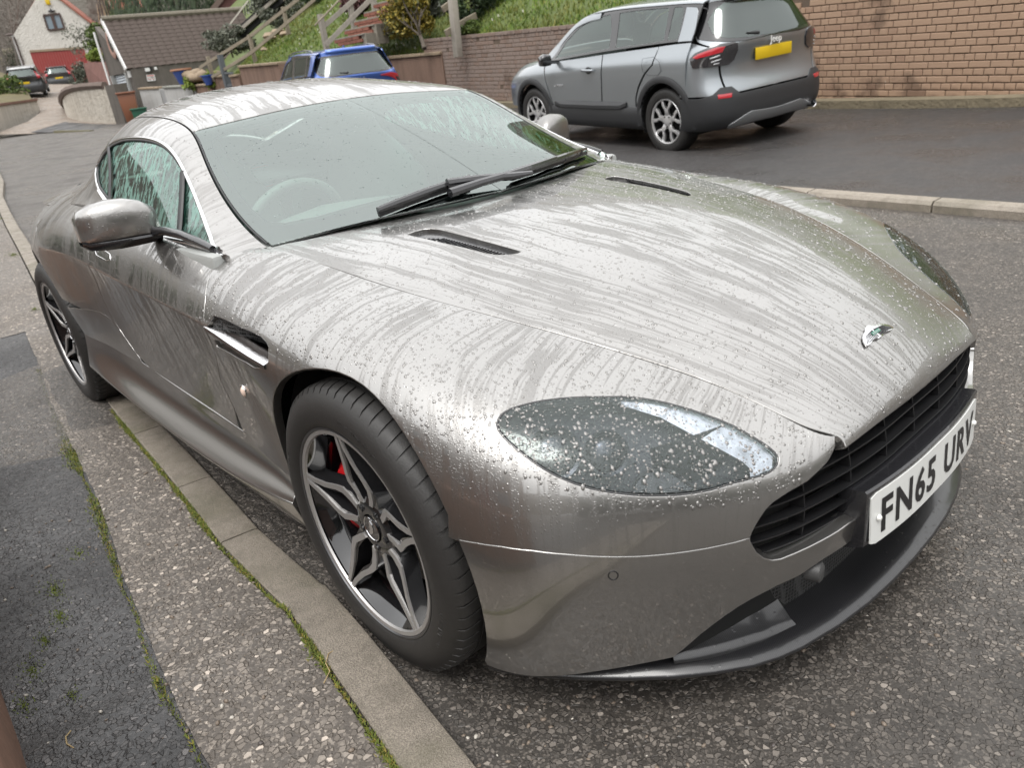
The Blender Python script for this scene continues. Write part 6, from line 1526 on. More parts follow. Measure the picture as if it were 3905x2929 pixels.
# leafy things
def leaf_mat(name, cols, rough=.55, per=True):
    t = NT(name); g = t.new('NewGeometry'); c = t.ramp(g.outputs['Random Per Island'], [(i/(len(cols)-1), x) for i, x in enumerate(cols)])
    t.set(Base_Color=c, Roughness=rough); t.b.inputs['Specular IOR Level'].default_value = .35; return t.m
def foliage(c, rad, n, ls, seed, clumps=26, shell=.55, asp=1.6):
    rs = np.random.RandomState(seed); V = []; F = []
    dirs = rs.normal(size=(clumps, 3)); dirs /= np.linalg.norm(dirs, axis=1)[:,None]; cc = dirs * (shell + (1-shell)*rs.rand(clumps, 1)) * .82
    cr = .22 + .22*rs.rand(clumps)
    for i in range(n):
        k = rs.randint(clumps); d = rs.normal(size=3); d /= np.linalg.norm(d); p = cc[k] + d*cr[k]*(.6 + .4*rs.rand())
        p = np.array(c) + p*rad; a = rs.normal(size=3); a /= np.linalg.norm(a); b = np.cross(a, rs.normal(size=3)); b /= np.linalg.norm(b) + 1e-6
        s = ls*(.6 + .8*rs.rand()); j = len(V); V += [p - a*s*asp*.5, p + b*s*.4, p + a*s*asp*.5, p - b*s*.4]; F.append((j, j+1, j+2, j+3))
    return V, F
def limbs(base, top, r, n, spread, seed, levels=2):
    rs = random.Random(seed); m = MB()
    def grow(a, d, L, r_, lv):
        P = [a]; q = a.copy(); dd = d.copy()
        for i in range(4): dd = (dd + Vector((rs.uniform(-.18,.18), rs.uniform(-.18,.18), rs.uniform(-.05,.12)))).normalized(); q = q + dd*L/4; P.append(q.copy())
        m.tube(P, [r_*(1-.16*i) for i in range(5)], 6 if lv > 1 else 5)
        if lv > 0:
            for k in range(n):
                j = rs.randint(2, 4); e = (dd + Vector((rs.uniform(-1,1), rs.uniform(-1,1), rs.uniform(-.1,.7)))*spread).normalized(); grow(P[j], e, L*rs.uniform(.45,.75), r_*.5, lv-1)
    grow(Vector(base), (Vector(top)-Vector(base)).normalized(), (Vector(top)-Vector(base)).length, r, levels); return m
M['bark'] = render_mat('bark', (.06,.048,.036), (.11,.09,.07), bumpd=.01)
M['lf_dark'] = leaf_mat('dark_leaves', [(.012,.024,.010), (.022,.042,.014), (.035,.06,.02), (.05,.075,.03)])
M['lf_gold'] = leaf_mat('variegated_leaves', [(.035,.05,.012), (.12,.11,.018), (.26,.20,.03), (.36,.27,.05), (.06,.08,.02)])
M['lf_mid'] = leaf_mat('mid_leaves', [(.035,.06,.015), (.07,.11,.02), (.11,.15,.03), (.05,.07,.02)])
M['lf_grey'] = leaf_mat('grey_leaves', [(.07,.08,.06), (.11,.12,.09), (.15,.155,.115)])
M['lf_red'] = leaf_mat('purple_leaves', [(.05,.022,.024), (.09,.035,.035), (.11,.06,.045)])
M['lf_yg'] = leaf_mat('lime_leaves', [(.09,.14,.02), (.16,.22,.03), (.22,.26,.05)])
def bush(name, label, cat, c, rad, n, ls, mat, seed, trunk=None, group=None, clumps=26, shell=.55, asp=1.6, aim=None):
    c = Vector(c); t = thing(name, label, cat, (c.x, c.y, c.z - rad[2]), (0,0,0), group); o = Vector((c.x, c.y, c.z-rad[2]))
    V, F = foliage(c - o, rad, n, ls, seed, clumps, shell, asp); f_ = raw('crown' if trunk else 'foliage', V, F, mat, t)
    if trunk: m = limbs(Vector(trunk[0]) - o, Vector(aim or c) - o, trunk[1], 4, .9, seed, 2); m.build('trunk', M['bark'], t, smooth=True)
    else:
        m = limbs((0,0,-.05), (0,0,rad[2]*.9), .03, 4, 1.0, seed, 1); m.build('stem', M['bark'], t, smooth=True)
    return t

# grass bank behind the walls
def bank_line(x): return float(np.interp(x, [-40,-30,-25.7,-21.7,-19,-13.6,-1.4,4], [10.5,10.2,9.1,8.95,8.8,9.95,8.52,7.8]))
def bank_z0(x): return float(np.interp(x, [-40,-26,-21.7,-19,-13.65,-13.55,-8,-3.95,-3.9,4], [1.4,1.6,2.05,1.92,1.62,1.93,1.70,1.48,1.75,2.0]))
def BZ(x, d): return bank_z0(x) + (.66*d if d < 7 else .66*7 + .2*(d-7)) + .12*noise.noise(Vector((x*.6, d*.7, 1)))*min(1, d)
xs_ = list(np.arange(-40, 4.1, .5)); ds_ = [0,.2,.5,.9,1.4,2,2.7,3.5,4.5,5.5,7,9,14,24]
M['grass_soil'] = render_mat('bank_turf', (.05,.075,.018), (.095,.125,.03), sc_=2.5, streak=.25, stain=(.14,.12,.035))
bank = tag(raw('grass_bank', [(x, bank_line(x)+d, BZ(x, d) - (.25 if d == 0 else 0)) for x in xs_ for d in ds_], [(i*14+j, (i+1)*14+j, (i+1)*14+j+1, i*14+j+1) for i in range(len(xs_)-1) for j in range(13)], M['grass_soil'], None, True), kind='structure')
def grass():
    rs = np.random.RandomState(4); V = []; F = []
    for i in range(64000):
        x = rs.uniform(-23.5, -2.5); d = rs.uniform(.02, 5.2)**1.0; y = bank_line(x)+d; z = BZ(x, d) - .02; h = .05 + .06*rs.rand(); a = rs.uniform(0, 6.28); w = .012 + .012*rs.rand(); l = .05*rs.rand()
        j = len(V); ca_, sa_ = math.cos(a), math.sin(a); V += [(x-ca_*w, y-sa_*w, z), (x+ca_*w, y+sa_*w, z), (x+sa_*l, y-ca_*l, z+h)]; F.append((j, j+1, j+2))
    t = NT('grass_blades'); g = t.new('NewGeometry'); v = t.coord(); c = t.ramp(g.outputs['Random Per Island'], [(0,(.055,.10,.014)), (.5,(.10,.17,.022)), (.85,(.16,.22,.035)), (1,(.25,.22,.07))])
    c = t.mix(t.rng(t.noise(v, .9, 3), .45, .68, 0, .65), c, (.17,.15,.045)); t.set(Base_Color=c, Roughness=.6); t.b.inputs['Specular IOR Level'].default_value = .3
    tag(raw('grass', V, F, t.m, None), 'bright green lawn grass covering the steep bank behind the walls', 'grass', kind='stuff')
    V = []; F = []
    for i in range(70):
        x = rs.uniform(-20, -10); d = rs.uniform(.1, 2.2); y = bank_line(x)+d; z = BZ(x, d) + .08; j = len(V); s = .022
        V += [(x-s, y, z-s), (x+s, y, z-s), (x+s, y-.01, z+s), (x-s, y-.01, z+s)]; F.append((j, j+1, j+2, j+3))
    tag(raw('daisies', V, F, simple('daisy_white', (.7,.7,.6), .7), None), 'small pale flowers dotted in the bank grass', 'flowers', kind='stuff')
grass()

# rendered garden wall with copings, in stepped lengths, and the gate
M['brown_render'] = render_mat('brown_pebble_render', (.155,.095,.068), (.23,.15,.112), sc_=30, streak=.55, stain=(.06,.038,.028), bs=60)
M['coping'] = render_mat('stone_coping', (.22,.165,.11), (.30,.235,.165), sc_=12, streak=.35, bumpd=.01)
M['white_render'] = render_mat('pale_grey_render', (.36,.355,.35), (.46,.455,.44), sc_=12, streak=.35, stain=(.20,.19,.17), bs=50)
M['cream_render'] = render_mat('rough_cream_render', (.36,.325,.275), (.50,.465,.41), sc_=6, streak=.5, stain=(.17,.14,.10), bumpd=.06, bs=7)
def lowwall(name, label, A, B, za, zb, mat, cop, th=.22, h0=-.3, pn=.0, cmat=None):
    A = Vector((A[0], A[1], 0)); B = Vector((B[0], B[1], 0)); t = thing(name, label, 'wall', (A.x, A.y, G(A.x, A.y))); o = t.location
    d = (B-A).normalized(); n = Vector((-d.y, d.x, 0)); n = n if n.y > 0 else -n
    V = []
    for p, z in ((A, za), (B, zb)):
        for k in (0, 1): V += [p + n*th*k + Vector((0,0,G(p.x,p.y)+h0)) - o, p + n*th*k + Vector((0,0,z)) - o]
    MB().add(V, [(0,1,5,4),(2,3,7,6),(0,1,3,2),(4,5,7,6),(1,3,7,5),(0,2,6,4)]).build('wall_body', mat, t)
    if cop:
        L = (B-A).length; k = max(1, round(L/.62))
        for i in range(k):
            a = A + (B-A)*(i/k) + d*.006 + n*th/2; b = A + (B-A)*((i+1)/k) - d*.006 + n*th/2
            a.z = za + (zb-za)*i/k + .03; b.z = za + (zb-za)*(i+1)/k + .03; m = MB(); m.bar(a-o, b-o, th+.09, .07); m.build('coping_stone', cmat or M['coping'], t, bevel=.012, seg=1)
    return t
def xy(px, py, dp): p = at(px, py, dp); return (p.x, p.y), p.z
(pA, zA_), (pB, zB_) = xy(944, 113, 16.4), xy(858, 117, 17.2)
lowwall('rendered_wall', 'brown pebbledash wall with a stone coping, right of the blue crossover', (-13.2,9.62), (-17.5,9.05), 1.64, 1.84, M['brown_render'], True)
lowwall('rendered_wall', 'brown pebbledash wall with a stone coping, left of the blue crossover', xy(602,141,19.8)[0], xy(516,145,22)[0], 2.0, 2.14, M['brown_render'], True)
(a_, za_), (b_, zb_) = xy(515,164,22.2), xy(497,166,22.6)
lowwall('rendered_wall', 'short low brown wall between the grey gate and the taller brown wall', a_, b_, za_, zb_, M['brown_render'], True)
(a_, za_), (b_, zb_) = xy(483,166,23.2), xy(456,167,23.8)
lowwall('rendered_wall', 'brown rendered pier length just left of the grey gate', a_, b_, za_, zb_, M['brown_render'], True)
(a_, za_), (b_, zb_) = xy(456,184,23.8), xy(422,186,24.6)
lowwall('rendered_wall', 'lower brown wall with a blue pot standing on it', a_, b_, za_, zb_, M['brown_render'], True)
(a_, za_), (b_, zb_) = xy(421,187,24.7), xy(353,190,26.4)
lowwall('rendered_wall', 'pale rendered wall with an oval vent, nearest the brown wall', a_, b_, za_, zb_, M['white_render'], True, cmat=render_mat('grey_coping', (.2,.2,.18), (.27,.27,.24)))
(a_, za_), (b_, zb_) = xy(343,191,26.7), xy(300,193,27.6)
lowwall('rendered_wall', 'pale rendered wall beside the brown wheelie bin', a_, b_, za_, zb_, M['white_render'], True, cmat=M['coping'])
(a_, za_), (b_, zb_) = xy(353,194,26.5), xy(343,194,26.7)
lowwall('gate_post_wall', 'grey recessed strip between the two pale walls', (a_[0],a_[1]+.05), (b_[0],b_[1]+.05), za_, zb_, simple('grey_board', (.26,.26,.26), .7), False)
# gate
gt = thing('metal_gate', 'dark grey metal garden gate between the brown walls', 'gate', at(496,180,22.8)); o = gt.location.copy()
mg = simple('grey_gate_paint', (.09,.10,.11), .5)
p1, p2 = at(484,152,23), at(491,190,23); m = MB(); b0 = at(489,175,23); m.box((b0.x-o.x, b0.y-o.y, b0.z-o.z+.1), (.14,.14,1.3)); m.build('gate_post', mg, gt)
for k in range(5):
    p = at(495+k*3, 180, 22.9-.06*k); m = MB(); m.bar(p-o+Vector((0,0,-.6)), p-o+Vector((0,0,.32)), .03, .03); m.build('gate_bar', mg, gt)
for dz in (.3,-.05): m = MB(); m.bar(at(492,180,22.9)-o+Vector((0,0,dz)), at(509,180,22.6)-o+Vector((0,0,dz)), .05, .05); m.build('gate_rail', mg, gt)
# oval vent plate on the pale wall, sign and lamp on the garage side are below

# timber fences running up the bank
M['timber'] = render_mat('weathered_timber', (.17,.14,.10), (.27,.235,.18), sc_=14, streak=.3, bumpd=.006)
M['timber2'] = render_mat('grey_timber', (.23,.21,.175), (.33,.30,.26), sc_=14, streak=.3, bumpd=.006)
def fence(label, rails, posts, mat, rw=.09, rh=.035, pw=.10, loc=None):
    p0 = at(*rails[0][0]); t = thing('timber_fence', label, 'fence', p0); o = p0.copy()
    for a, b in rails:
        m = MB(); m.bar(at(*a)-o, at(*b)-o, rh, rw); m.build('rail', mat, t, bevel=.004, seg=1)
    for (x1, y1, dpt), (x2, y2) in posts:
        a = at(x1, y1, dpt); b = wp(x2, y2, a, hor(75)); m = MB(); m.bar((a.x-o.x, a.y-o.y, a.z-o.z), (a.x-o.x, a.y-o.y, b.z-o.z-.15), pw, pw, up=(0,1,0)); m.build('post', mat, t, bevel=.005, seg=1)
fence('post and rail fence climbing the bank right of the tiled garage', [((431,146,23.5),(540,78,22)), ((540,78,22),(645,-3,21)), ((458,166,23.2),(545,112,22)), ((545,112,22),(680,-2,20.6))],
      [((448,121,23.4),(457,165)), ((538,74,22),(549,136)), ((611,14,21.3),(618,62))], M['timber'])
fence('timber handrail fence beside the brick steps, rails running steeply up', [((695,60,18.4),(775,-10,18.6)), ((703,97,18.2),(806,-8,18.4))], [((691,30,18.3),(703,108)), ((755,4,18.6),(766,68)), ((870-64,-4,18.9),(809,14))], M['timber2'], rw=.11, pw=.12)
m = MB(); m.tube([at(680,54,18.1), at(735,-3,18.3)], .022, 6); tag(m.build('handrail', M['timber'], None, smooth=True), 'thin round handrail sloping up in front of the steps fence', 'handrail')
# big fence post standing behind the brick wall
fp = thing('fence_post', 'stout grey timber post rising from behind the brick wall top, two rail stubs on it', 'post', at(983,80,15.6)); o = fp.location.copy()
for nm_, a, b, w_ in (('post', (984,78,15.6), (976,-14,15.6), .15),):
    p = at(*a); q_ = wp(b[0], b[1], p, hor(60)); m = MB(); m.bar(p-o+Vector((0,0,-.4)), q_-o, w_, w_, up=(0,1,0)); m.build('post', M['timber2'], fp, bevel=.01)
for a, b in (((963,72,15.5),(1004,46,15.9)), ((956,20,15.5),(972,8,15.6)), ((1004,46,15.9),(1028,33,16.2))):
    m = MB(); m.bar(at(*a)-o, at(*b)-o, .05, .13); m.build('rail', M['timber'], fp, bevel=.005, seg=1)

# brick steps
st_ = thing('garden_steps', 'red brick garden steps with grey treads climbing the green bank', 'steps', at(752,96,17.6)); o = st_.location.copy()
M['red_brick'] = render_mat('red_brick', (.17,.06,.04), (.25,.10,.07), sc_=20, streak=.4); M['tread'] = render_mat('stone_tread', (.17,.15,.12), (.24,.22,.18), sc_=10)
fx = Vector((-.93,-.10,0)).normalized(); up_ = Vector((.08,1,0)).normalized()
for k in range(9):
    b0 = o + up_*(.30*k) + Vector((0,0,.172*k)) 
    for j in range(4):
        for q_ in range(2):
            c_ = b0 + fx*(-.50 + .235*j + .12*(q_ % 2)) - o + Vector((0,0,.035+.072*q_)); m = MB(); m.box((c_.x, c_.y, c_.z), (.222,.10,.062), rz=math.atan2(fx.y, fx.x)); m.build('brick', M['red_brick'], st_)
    c_ = b0 + up_*.14 - fx*.10 - o + Vector((0,0,.155)); m = MB(); m.box((c_.x, c_.y, c_.z), (1.12,.36,.035), rz=math.atan2(fx.y, fx.x)); m.build('tread', M['tread'], st_, bevel=.006, seg=1)
    c_ = b0 - fx*.62 + up_*.15 - o + Vector((0,0,-.05)); m = MB(); m.box((c_.x, c_.y, c_.z), (.16,.32,.40), rz=math.atan2(fx.y, fx.x)); m.build('side_wall', M['tread'], st_)

# shrubs on the bank
p = at(880,30,17.2); tr0 = at(917,104,16.6)
bush('variegated_shrub', 'round yellow-green variegated shrub on a short bare trunk above the brown wall', 'shrub', p, (.62,.62,.58), 9000, .050, M['lf_gold'], 21, trunk=(tuple(tr0), .055), aim=tuple(at(903,50,16.8)), clumps=44, shell=.4)
for i, (px_, py_, dp, rx, rz_, n, mt, lab) in enumerate([
    (1015,8,16.5,.75,.55,5200,'lf_dark','dark evergreen bush directly right of the stout timber post'),
    (1085,2,16.8,.8,.60,5600,'lf_dark','widest dark evergreen bush above the middle of the wall'),
    (935,18,18.5,.55,.6,3500,'lf_grey','grey-green thin bush between the yellow shrub and the timber post'),
    (1245,10,15.0,.7,.42,4500,'lf_mid','glossy leafed bush overhanging the wall by the crossover roof'),
    (1320,8,14.6,.7,.35,3200,'lf_dark','dark low bush just behind the silver crossover roof'),
    (1012,60,16.0,.35,.22,1500,'lf_mid','low spreading plant at the foot of the stout post'),
    (770,8,20,.5,.35,2400,'lf_red','purple-brown shrub behind the upper steps'),
    (600,15,24,.9,.7,5000,'lf_grey','large grey-green shrub behind the climbing fence'),
    (495,88,24.5,.9,.45,4200,'lf_grey','grey heather mound under the climbing fence'),
    (690,-2,23,.7,.35,2500,'lf_dark','dark clipped shrub at the top of the grass bank')]):
    bush('bush', lab, 'bush', at(px_, py_, dp), (rx, rx, rz_), n, .045 if dp < 17.5 else .06, M[mt], 40+i, group='bushes on the bank')
# ---------------------------------------------------------------- garage, walls, drive and houses at the end of the street
def P3(px, py, dp): return at(px, py, dp)
# tiled lean-to garage
A0 = at(281,148,28.5); A0.z = 1.0; dl = hor(84); df = hor(183)          # long side runs away up the bank; street side runs back
ga = thing('garage', 'dark rendered garage with a brown tiled lean-to roof and a pale roller door', 'garage', A0); o = A0.copy()
M['dark_render'] = render_mat('dark_grey_render', (.085,.075,.066), (.13,.115,.10), sc_=7, streak=.4, bumpd=.01)
ev0 = at(281,148,28.5); ev1 = wp(436,127,A0,dl)
base = A0 + Vector((0,0,-.4)); far = A0 + Vector((*dl,0))*((ev1-A0).dot(Vector((*dl,0))) + 1.5)
V = [base, Vector((far.x,far.y,base.z)), Vector((far.x,far.y,ev1.z)), Vector((A0.x,A0.y,ev0.z))]
quadslab('side_wall', [p-o for p in V], .2, M['dark_render'], ga)
fL = A0 + Vector((*df,0))*2.35
tp = wp(226,41,A0,df); fz = tp.z
V = [base, Vector((fL.x,fL.y,base.z)), Vector((fL.x,fL.y,fz-.1)), Vector((A0.x,A0.y,ev0.z-.05))]
# front wall pieces round the door
DW0 = A0 + Vector((*df,0))*.40; DW1 = A0 + Vector((*df,0))*2.1; dz_ = wp(268,157,A0,df).z
nf = Vector((-dl[0],-dl[1],0))
def fpt(s, z): p = A0 + Vector((*df,0))*s; return Vector((p.x, p.y, z))
def slope_z(s): return ev0.z - .05 + (fz - .1 - ev0.z + .05)*s/2.35
for nm_, pts in (('front_wall', [fpt(0,base.z), fpt(.40,base.z), fpt(.40,slope_z(.4)), fpt(0,slope_z(0))]), ('front_wall', [fpt(2.1,base.z), fpt(2.35,base.z), fpt(2.35,slope_z(2.35)), fpt(2.1,slope_z(2.1))]), ('gable_wall', [fpt(.40,dz_), fpt(2.1,dz_), fpt(2.1,slope_z(2.1)), fpt(.40,slope_z(.4))])):
    quadslab(nm_, [p-o for p in pts], .2, M['dark_render'], ga)
dr_ = thing('roller_door', None, None); dr_.parent = ga
md = simple('roller_door_metal', (.50,.54,.58), .35, .2)
zz = base.z + .4
while zz < dz_ - .02:
    a, b = fpt(.52, zz) - nf*.12, fpt(2.05, zz) - nf*.12; m = MB(); m.tube([a-o, b-o], .055, 8); m.build('slat', md, dr_, smooth=True); zz += .098
for s in (.44, 2.06): m = MB(); m.bar(fpt(s, base.z)-o, fpt(s, dz_)-o, .16, .16, up=(df[0],df[1],0)); m.build('door_jamb', simple('grey_jamb', (.27,.27,.26), .7), dr_)
# roof
rn = Vector((ev1-ev0)); e0 = fpt(-.12, ev0.z-.02) ; e0 = ev0 + nf*.12; rg0 = tp + Vector((-dl[0],-dl[1],0))*.12; L_ = (wp(521,29,tp,dl)-tp).length + .2
ux = Vector((*dl,0)); rg1 = rg0 + ux*L_; e0 = Vector((A0.x, A0.y, ev0.z)) - ux*.12; e1 = e0 + ux*L_
uv_ = (rg0 - e0); SLn = uv_.length; uy = uv_.normalized(); un = ux.cross(uy).normalized(); un = un if un.z > 0 else -un
M['tile'] = render_mat('brown_roof_tile', (.055,.040,.034), (.095,.072,.062), sc_=5, streak=.35, stain=(.10,.09,.07), bumpd=.006)
rf = quadslab('roof', [p-o-un*.05 for p in (e0, e1, rg1, rg0)], .06, M['tile'], ga, n=-un)
nr = 13; pitch = SLn/nr; ncol = int(L_/.30)
V = []; F = []
ns = 5
for k in range(ns+1):
    a = k/ns; h = .035*math.sin(a*math.pi)**1 if k not in (0, ns) else 0
    V += [tuple((a*.30, 0, h+.018)), tuple((a*.30, pitch+.03, h)), ]
V += [(0,0,-.01),(.30,0,-.01)]
F = [(2*k, 2*k+2, 2*k+3, 2*k+1) for k in range(ns)] + [tuple([12,13]) + tuple(2*k for k in range(ns, -1, -1))]
tm = bpy.data.meshes.new('tile'); tm.from_pydata(V, [], F); tm.materials.append(M['tile'])
TM = Matrix((ux, uy, un)).transposed()
count = 0; rest = MB()
for r_ in range(nr):
    for c_ in range(ncol):
        p = e0 + ux*(c_*.30) + uy*(r_*pitch) + un*(.005) - o
        if count < 290:
            t_ = bpy.data.objects.new('tile', tm); t_.parent = rf; t_.matrix_local = Matrix.Translation(p) @ TM.to_4x4(); COL.objects.link(t_); count += 1
        else: rest.add([TM @ Vector(v) + p for v in V], F)
if rest.v: raw('tile', rest.v, rest.f, M['tile'], rf)['kind'] = 'stuff'
m = MB(); m.tube([rg0-o+un*.02, rg1-o+un*.02], .11, 8); m.build('ridge', render_mat('ridge_tile', (.12,.105,.08), (.18,.16,.125)), ga, smooth=True)
mw = simple('white_upvc', (.72,.72,.71), .4)
quadslab('fascia', [p-o for p in (e0-un*.1, e0-un*.1+ux*((ev1-ev0).length+.3), e0-un*.1+ux*((ev1-ev0).length+.3)-Vector((0,0,.24)), e0-un*.1-Vector((0,0,.24)))], .05, mw, ga)
m = MB(); m.bar(e0-o-un*.02+nf*.03, rg0-o-un*.02, .05, .17); m.build('barge_board', mw, ga)
pA = fpt(2.3, fz-.3)+nf*.1; m = MB(); m.tube([pA-o, pA-o-Vector((0,0,1.3)), pA-o-Vector((0,0,2.1))+nf*.0, pA-o-Vector((0,0,2.2))-Vector((*df,0))*.2], .045, 8); m.build('downpipe', mw, ga, smooth=True)
m = MB(); m.lathe([(.16,.0),(.30,.03),(.34,.0)], 24, axis='Y'); cpt = wp(243,93,fpt(0,0),df)+Vector((-.2,-1,0)).normalized()*.06; q = Matrix.Translation(cpt-o) @ Matrix.Rotation(math.atan2(df[1], df[0]), 4, 'Z'); m.v = [tuple(q @ Vector((p[0], p[1], p[2]*1.6))) for p in m.v]; m.build('round_window_surround', simple('pink_brick_ring', (.33,.20,.16), .8), ga, smooth=True)
m = MB(); m.lathe([(0,.01),(.2,.01)], 24, axis='Y'); m.v = [tuple(q @ Vector((p[0], p[1], p[2]*1.6))) for p in m.v]; m.build('round_window', M['gloss'], ga)
nl = Vector((dl[1],-dl[0],0)); nl = nl if nl.dot(Vector(CP)-A0) > 0 else -nl
sg = thing('wall_sign', 'small white notice with red heading fixed to the dark garage side', 'sign', wp(325,168,A0,dl)+nl*.03); so_ = sg.location
pts = [wp(*p, A0, dl)+nl*.04-so_ for p in ((315.5,161.5),(333,160),(336,173.5),(318.5,175))]
quadslab('board', pts, .02, mw, sg)
for k, (f0, f1, col) in enumerate(((.08,.24,(.55,.05,.04)),(.32,.42,(.1,.1,.1)),(.48,.58,(.1,.1,.1)),(.64,.74,(.45,.05,.04)),(.80,.88,(.1,.1,.1)))):
    e = lambda s, f: pts[0].lerp(pts[1], s).lerp(pts[3].lerp(pts[2], s), f) + nl*.004
    n = 7 - (k % 2)
    m = MB()
    for j in range(n):
        if (j*7+k*3) % 5 == 0 and k: continue
        a, b = .08 + .84*j/n, .08 + .84*(j+.8)/n; q0 = [e(a,f0), e(b,f0), e(b,f1), e(a,f1)]; m.add(q0, [(0,1,2,3)])
    m.build('notice_lettering', simple('notice_ink', col, .5), sg)['kind'] = 'stuff'
lp = thing('security_light', 'black security lamp pair under the white garage fascia', 'lamp', wp(325,148,A0,dl)+nl*.05); lo = lp.location
m = MB(); m.box((0,0,0), (.1,.1,.12)); m.build('bracket', M['black'], lp)
m = MB(); m.box((-.03,-.12,-.02), (.12,.16,.12)); m.box((.0,.18,.0), (.08,.08,.1)); m.build('lamp_head', mw, lp)

# bins
for (px_, py_, dp, col, nm_, lab, w_, h_) in ((290,232,27.2,(.19,.075,.04),'wheelie_bin','brown wheelie bin standing in front of the roller door','.58',1.05), (308,233,26.9,(.02,.10,.06),'recycling_box','small dark green recycling box beside the brown bin','.5',.5)):
    c_ = at(px_, 262 if h_ > .8 else 264, dp); w_ = float(w_); t = thing(nm_, lab, 'bin', c_, (0,0,R(70))); mt = simple(nm_, col, .45)
    V = []
    for z, s in ((0,.78),(h_*.9,1.0)): V += [(-w_/2*s,-w_/2*s,z),(w_/2*s,-w_/2*s,z),(w_/2*s,w_/2*s,z),(-w_/2*s,w_/2*s,z)]
    MB().add(V, [(0,1,2,3)[::-1],(4,5,6,7),(0,1,5,4),(1,2,6,5),(2,3,7,6),(3,0,4,7)]).build('bin_body', mt, t, bevel=.02)
    m = MB(); m.box((0,-.02,h_*.93), (w_*1.1,w_*1.1,.06)); m.tube([(-w_*.5,w_*.6,h_*.93),(w_*.5,w_*.6,h_*.93)], .03, 6); m.build('lid', mt, t, bevel=.015)
    if h_ > .8:
        m = MB(); m.tube([(-.2,.26,.1),(-.25,.26,.1)], .1, 12); m.tube([(.2,.26,.1),(.25,.26,.1)], .1, 12); m.build('bin_wheels', M['black'], t)
for px_, py_, dp, lab, s in ((399,181,24.8,'blue glazed pot with a terracotta rim behind the pale wall',1.0), (452,183,23.7,'low blue bowl standing on the lower brown wall',.62)):
    c_ = at(px_, py_, dp); t = thing('plant_pot', lab, 'pot', c_); mb_ = simple('blue_glaze', (.03,.07,.28), .25, coat=.6)
    m = MB(); m.lathe([(.0,.0),(.16*s,0),(.30*s,.42*s),(.27*s,.42*s),(.15*s,.05)], 24, axis='Z'); m.build('pot_body', mb_, t, smooth=True, angle=40)
    m = MB(); m.lathe([(.29*s,.40*s),(.34*s,.42*s),(.34*s,.47*s),(.27*s,.47*s)], 24, axis='Z'); m.build('pot_rim', simple('terracotta', (.38,.2,.13), .7) if s == 1 else mb_, t, smooth=True, angle=40)
bush('plant', 'lime green plant spilling beside the blue pot', 'plant', at(413,180,24.6), (.32,.32,.28), 500, .06, M['lf_yg'], 71)
bush('plant', 'yellow-green grassy plant beside the low blue bowl', 'plant', at(462,172,23.9), (.28,.28,.28), 400, .07, M['lf_yg'], 72, asp=4)
# rockery of rounded stones
rk = thing('rockery', 'row of rounded buff stones edging the terrace above the pale wall', 'rockery', at(430,160,24.6)); o = rk.location.copy(); rs_ = random.Random(8)
for k in range(26):
    p = at(400+rs_.uniform(0,70), 163+rs_.uniform(-5,5), 24.6+rs_.uniform(-.2,.5)) - o; bmz = bmesh.new(); bmesh.ops.create_icosphere(bmz, subdivisions=2, radius=1)
    for v in bmz.verts: v.co *= 1 + .22*noise.noise(v.co*1.3 + Vector((k,0,0)))
    s = rs_.uniform(.10,.24); V = [(p.x+v.co.x*s*1.4, p.y+v.co.y*s, p.z+v.co.z*s*.75) for v in bmz.verts]; F = [tuple(v.index for v in f.verts) for f in bmz.faces]; bmz.free()
    MB().add(V, F).build('stone', M['coping'], rk, smooth=True)
for k in range(20):
    p = at(572+rs_.uniform(-8,60), 78+rs_.uniform(-14,30), 22.5+rs_.uniform(-.2,.5)) - o; s = rs_.uniform(.08,.2); V, F = loft([((p.x,p.y,p.z-s*.4),s*.7,s*.6,(1,0,0),(0,1,0)),((p.x,p.y,p.z),s,s*.8,(1,0,0),(0,1,0)),((p.x+.02,p.y,p.z+s*.5),s*.5,s*.4,(1,0,0),(0,1,0))], n=8, e=.8)
    MB().add(V, F).build('stone', M['coping'], rk, smooth=True, angle=60)
quadslab('terrace_wall', [at(388,158,25.2)-o, at(478,152,24.2)-o, at(480,176,24.2)-o, at(390,186,25.2)-o], .3, M['brown_render'], rk)

# dark pier and rough cream curved wall
pr = thing('garden_pier', 'dark grey rendered pier between the curved cream wall and the roller door', 'pier', at(256,266,28.6)); o = pr.location.copy()
a, b, c_, d_ = at(251,266,28.6), at(271,266,28.2), wp(258,172,at(271,266,28.2),hor(168)), wp(230,172,at(251,266,28.6),hor(168))
quadslab('pier_body', [p-o for p in (a-Vector((0,0,.4)), b-Vector((0,0,.4)), Vector((b.x,b.y,c_.z)), Vector((a.x,a.y,c_.z+.0)))], .5, M['dark_render'], pr)
cw = thing('curved_wall', 'rough cream rendered wall with dark coping curving round into the drive', 'wall', at(200,264,30)); o = cw.location.copy()
foot = [(252,266,28.7),(230,265,29.2),(208,263.5,29.9),(188,262,30.7),(170,260,31.6),(157,257,32.6),(147,252,33.7),(142,245,35.2),(141,236,37.2),(147,226,39.5)]
topp = [(229,188,28.7),(212,188,29.2),(195,189,29.9),(180,191,30.7),(166,195,31.6),(156,201,32.6),(148,210,33.7),(143,220,35.2),(141,229,37.2),(147,220,39.5)]
V = []
for (x1,y1,d1_),(x2,y2,d2_) in zip(foot, topp):
    a = at(x1,y1,d1_); r_ = ray(x2,y2); t_ = d1_; b = Vector((a.x, a.y, at(x2,y2,d1_+.8).z))
    inn = (a - Vector(CP)); inn.z = 0; inn.normalize()
    V += [a-o-Vector((0,0,.4)), b-o, b-o+inn*.25, a-o+inn*.25-Vector((0,0,.4))]
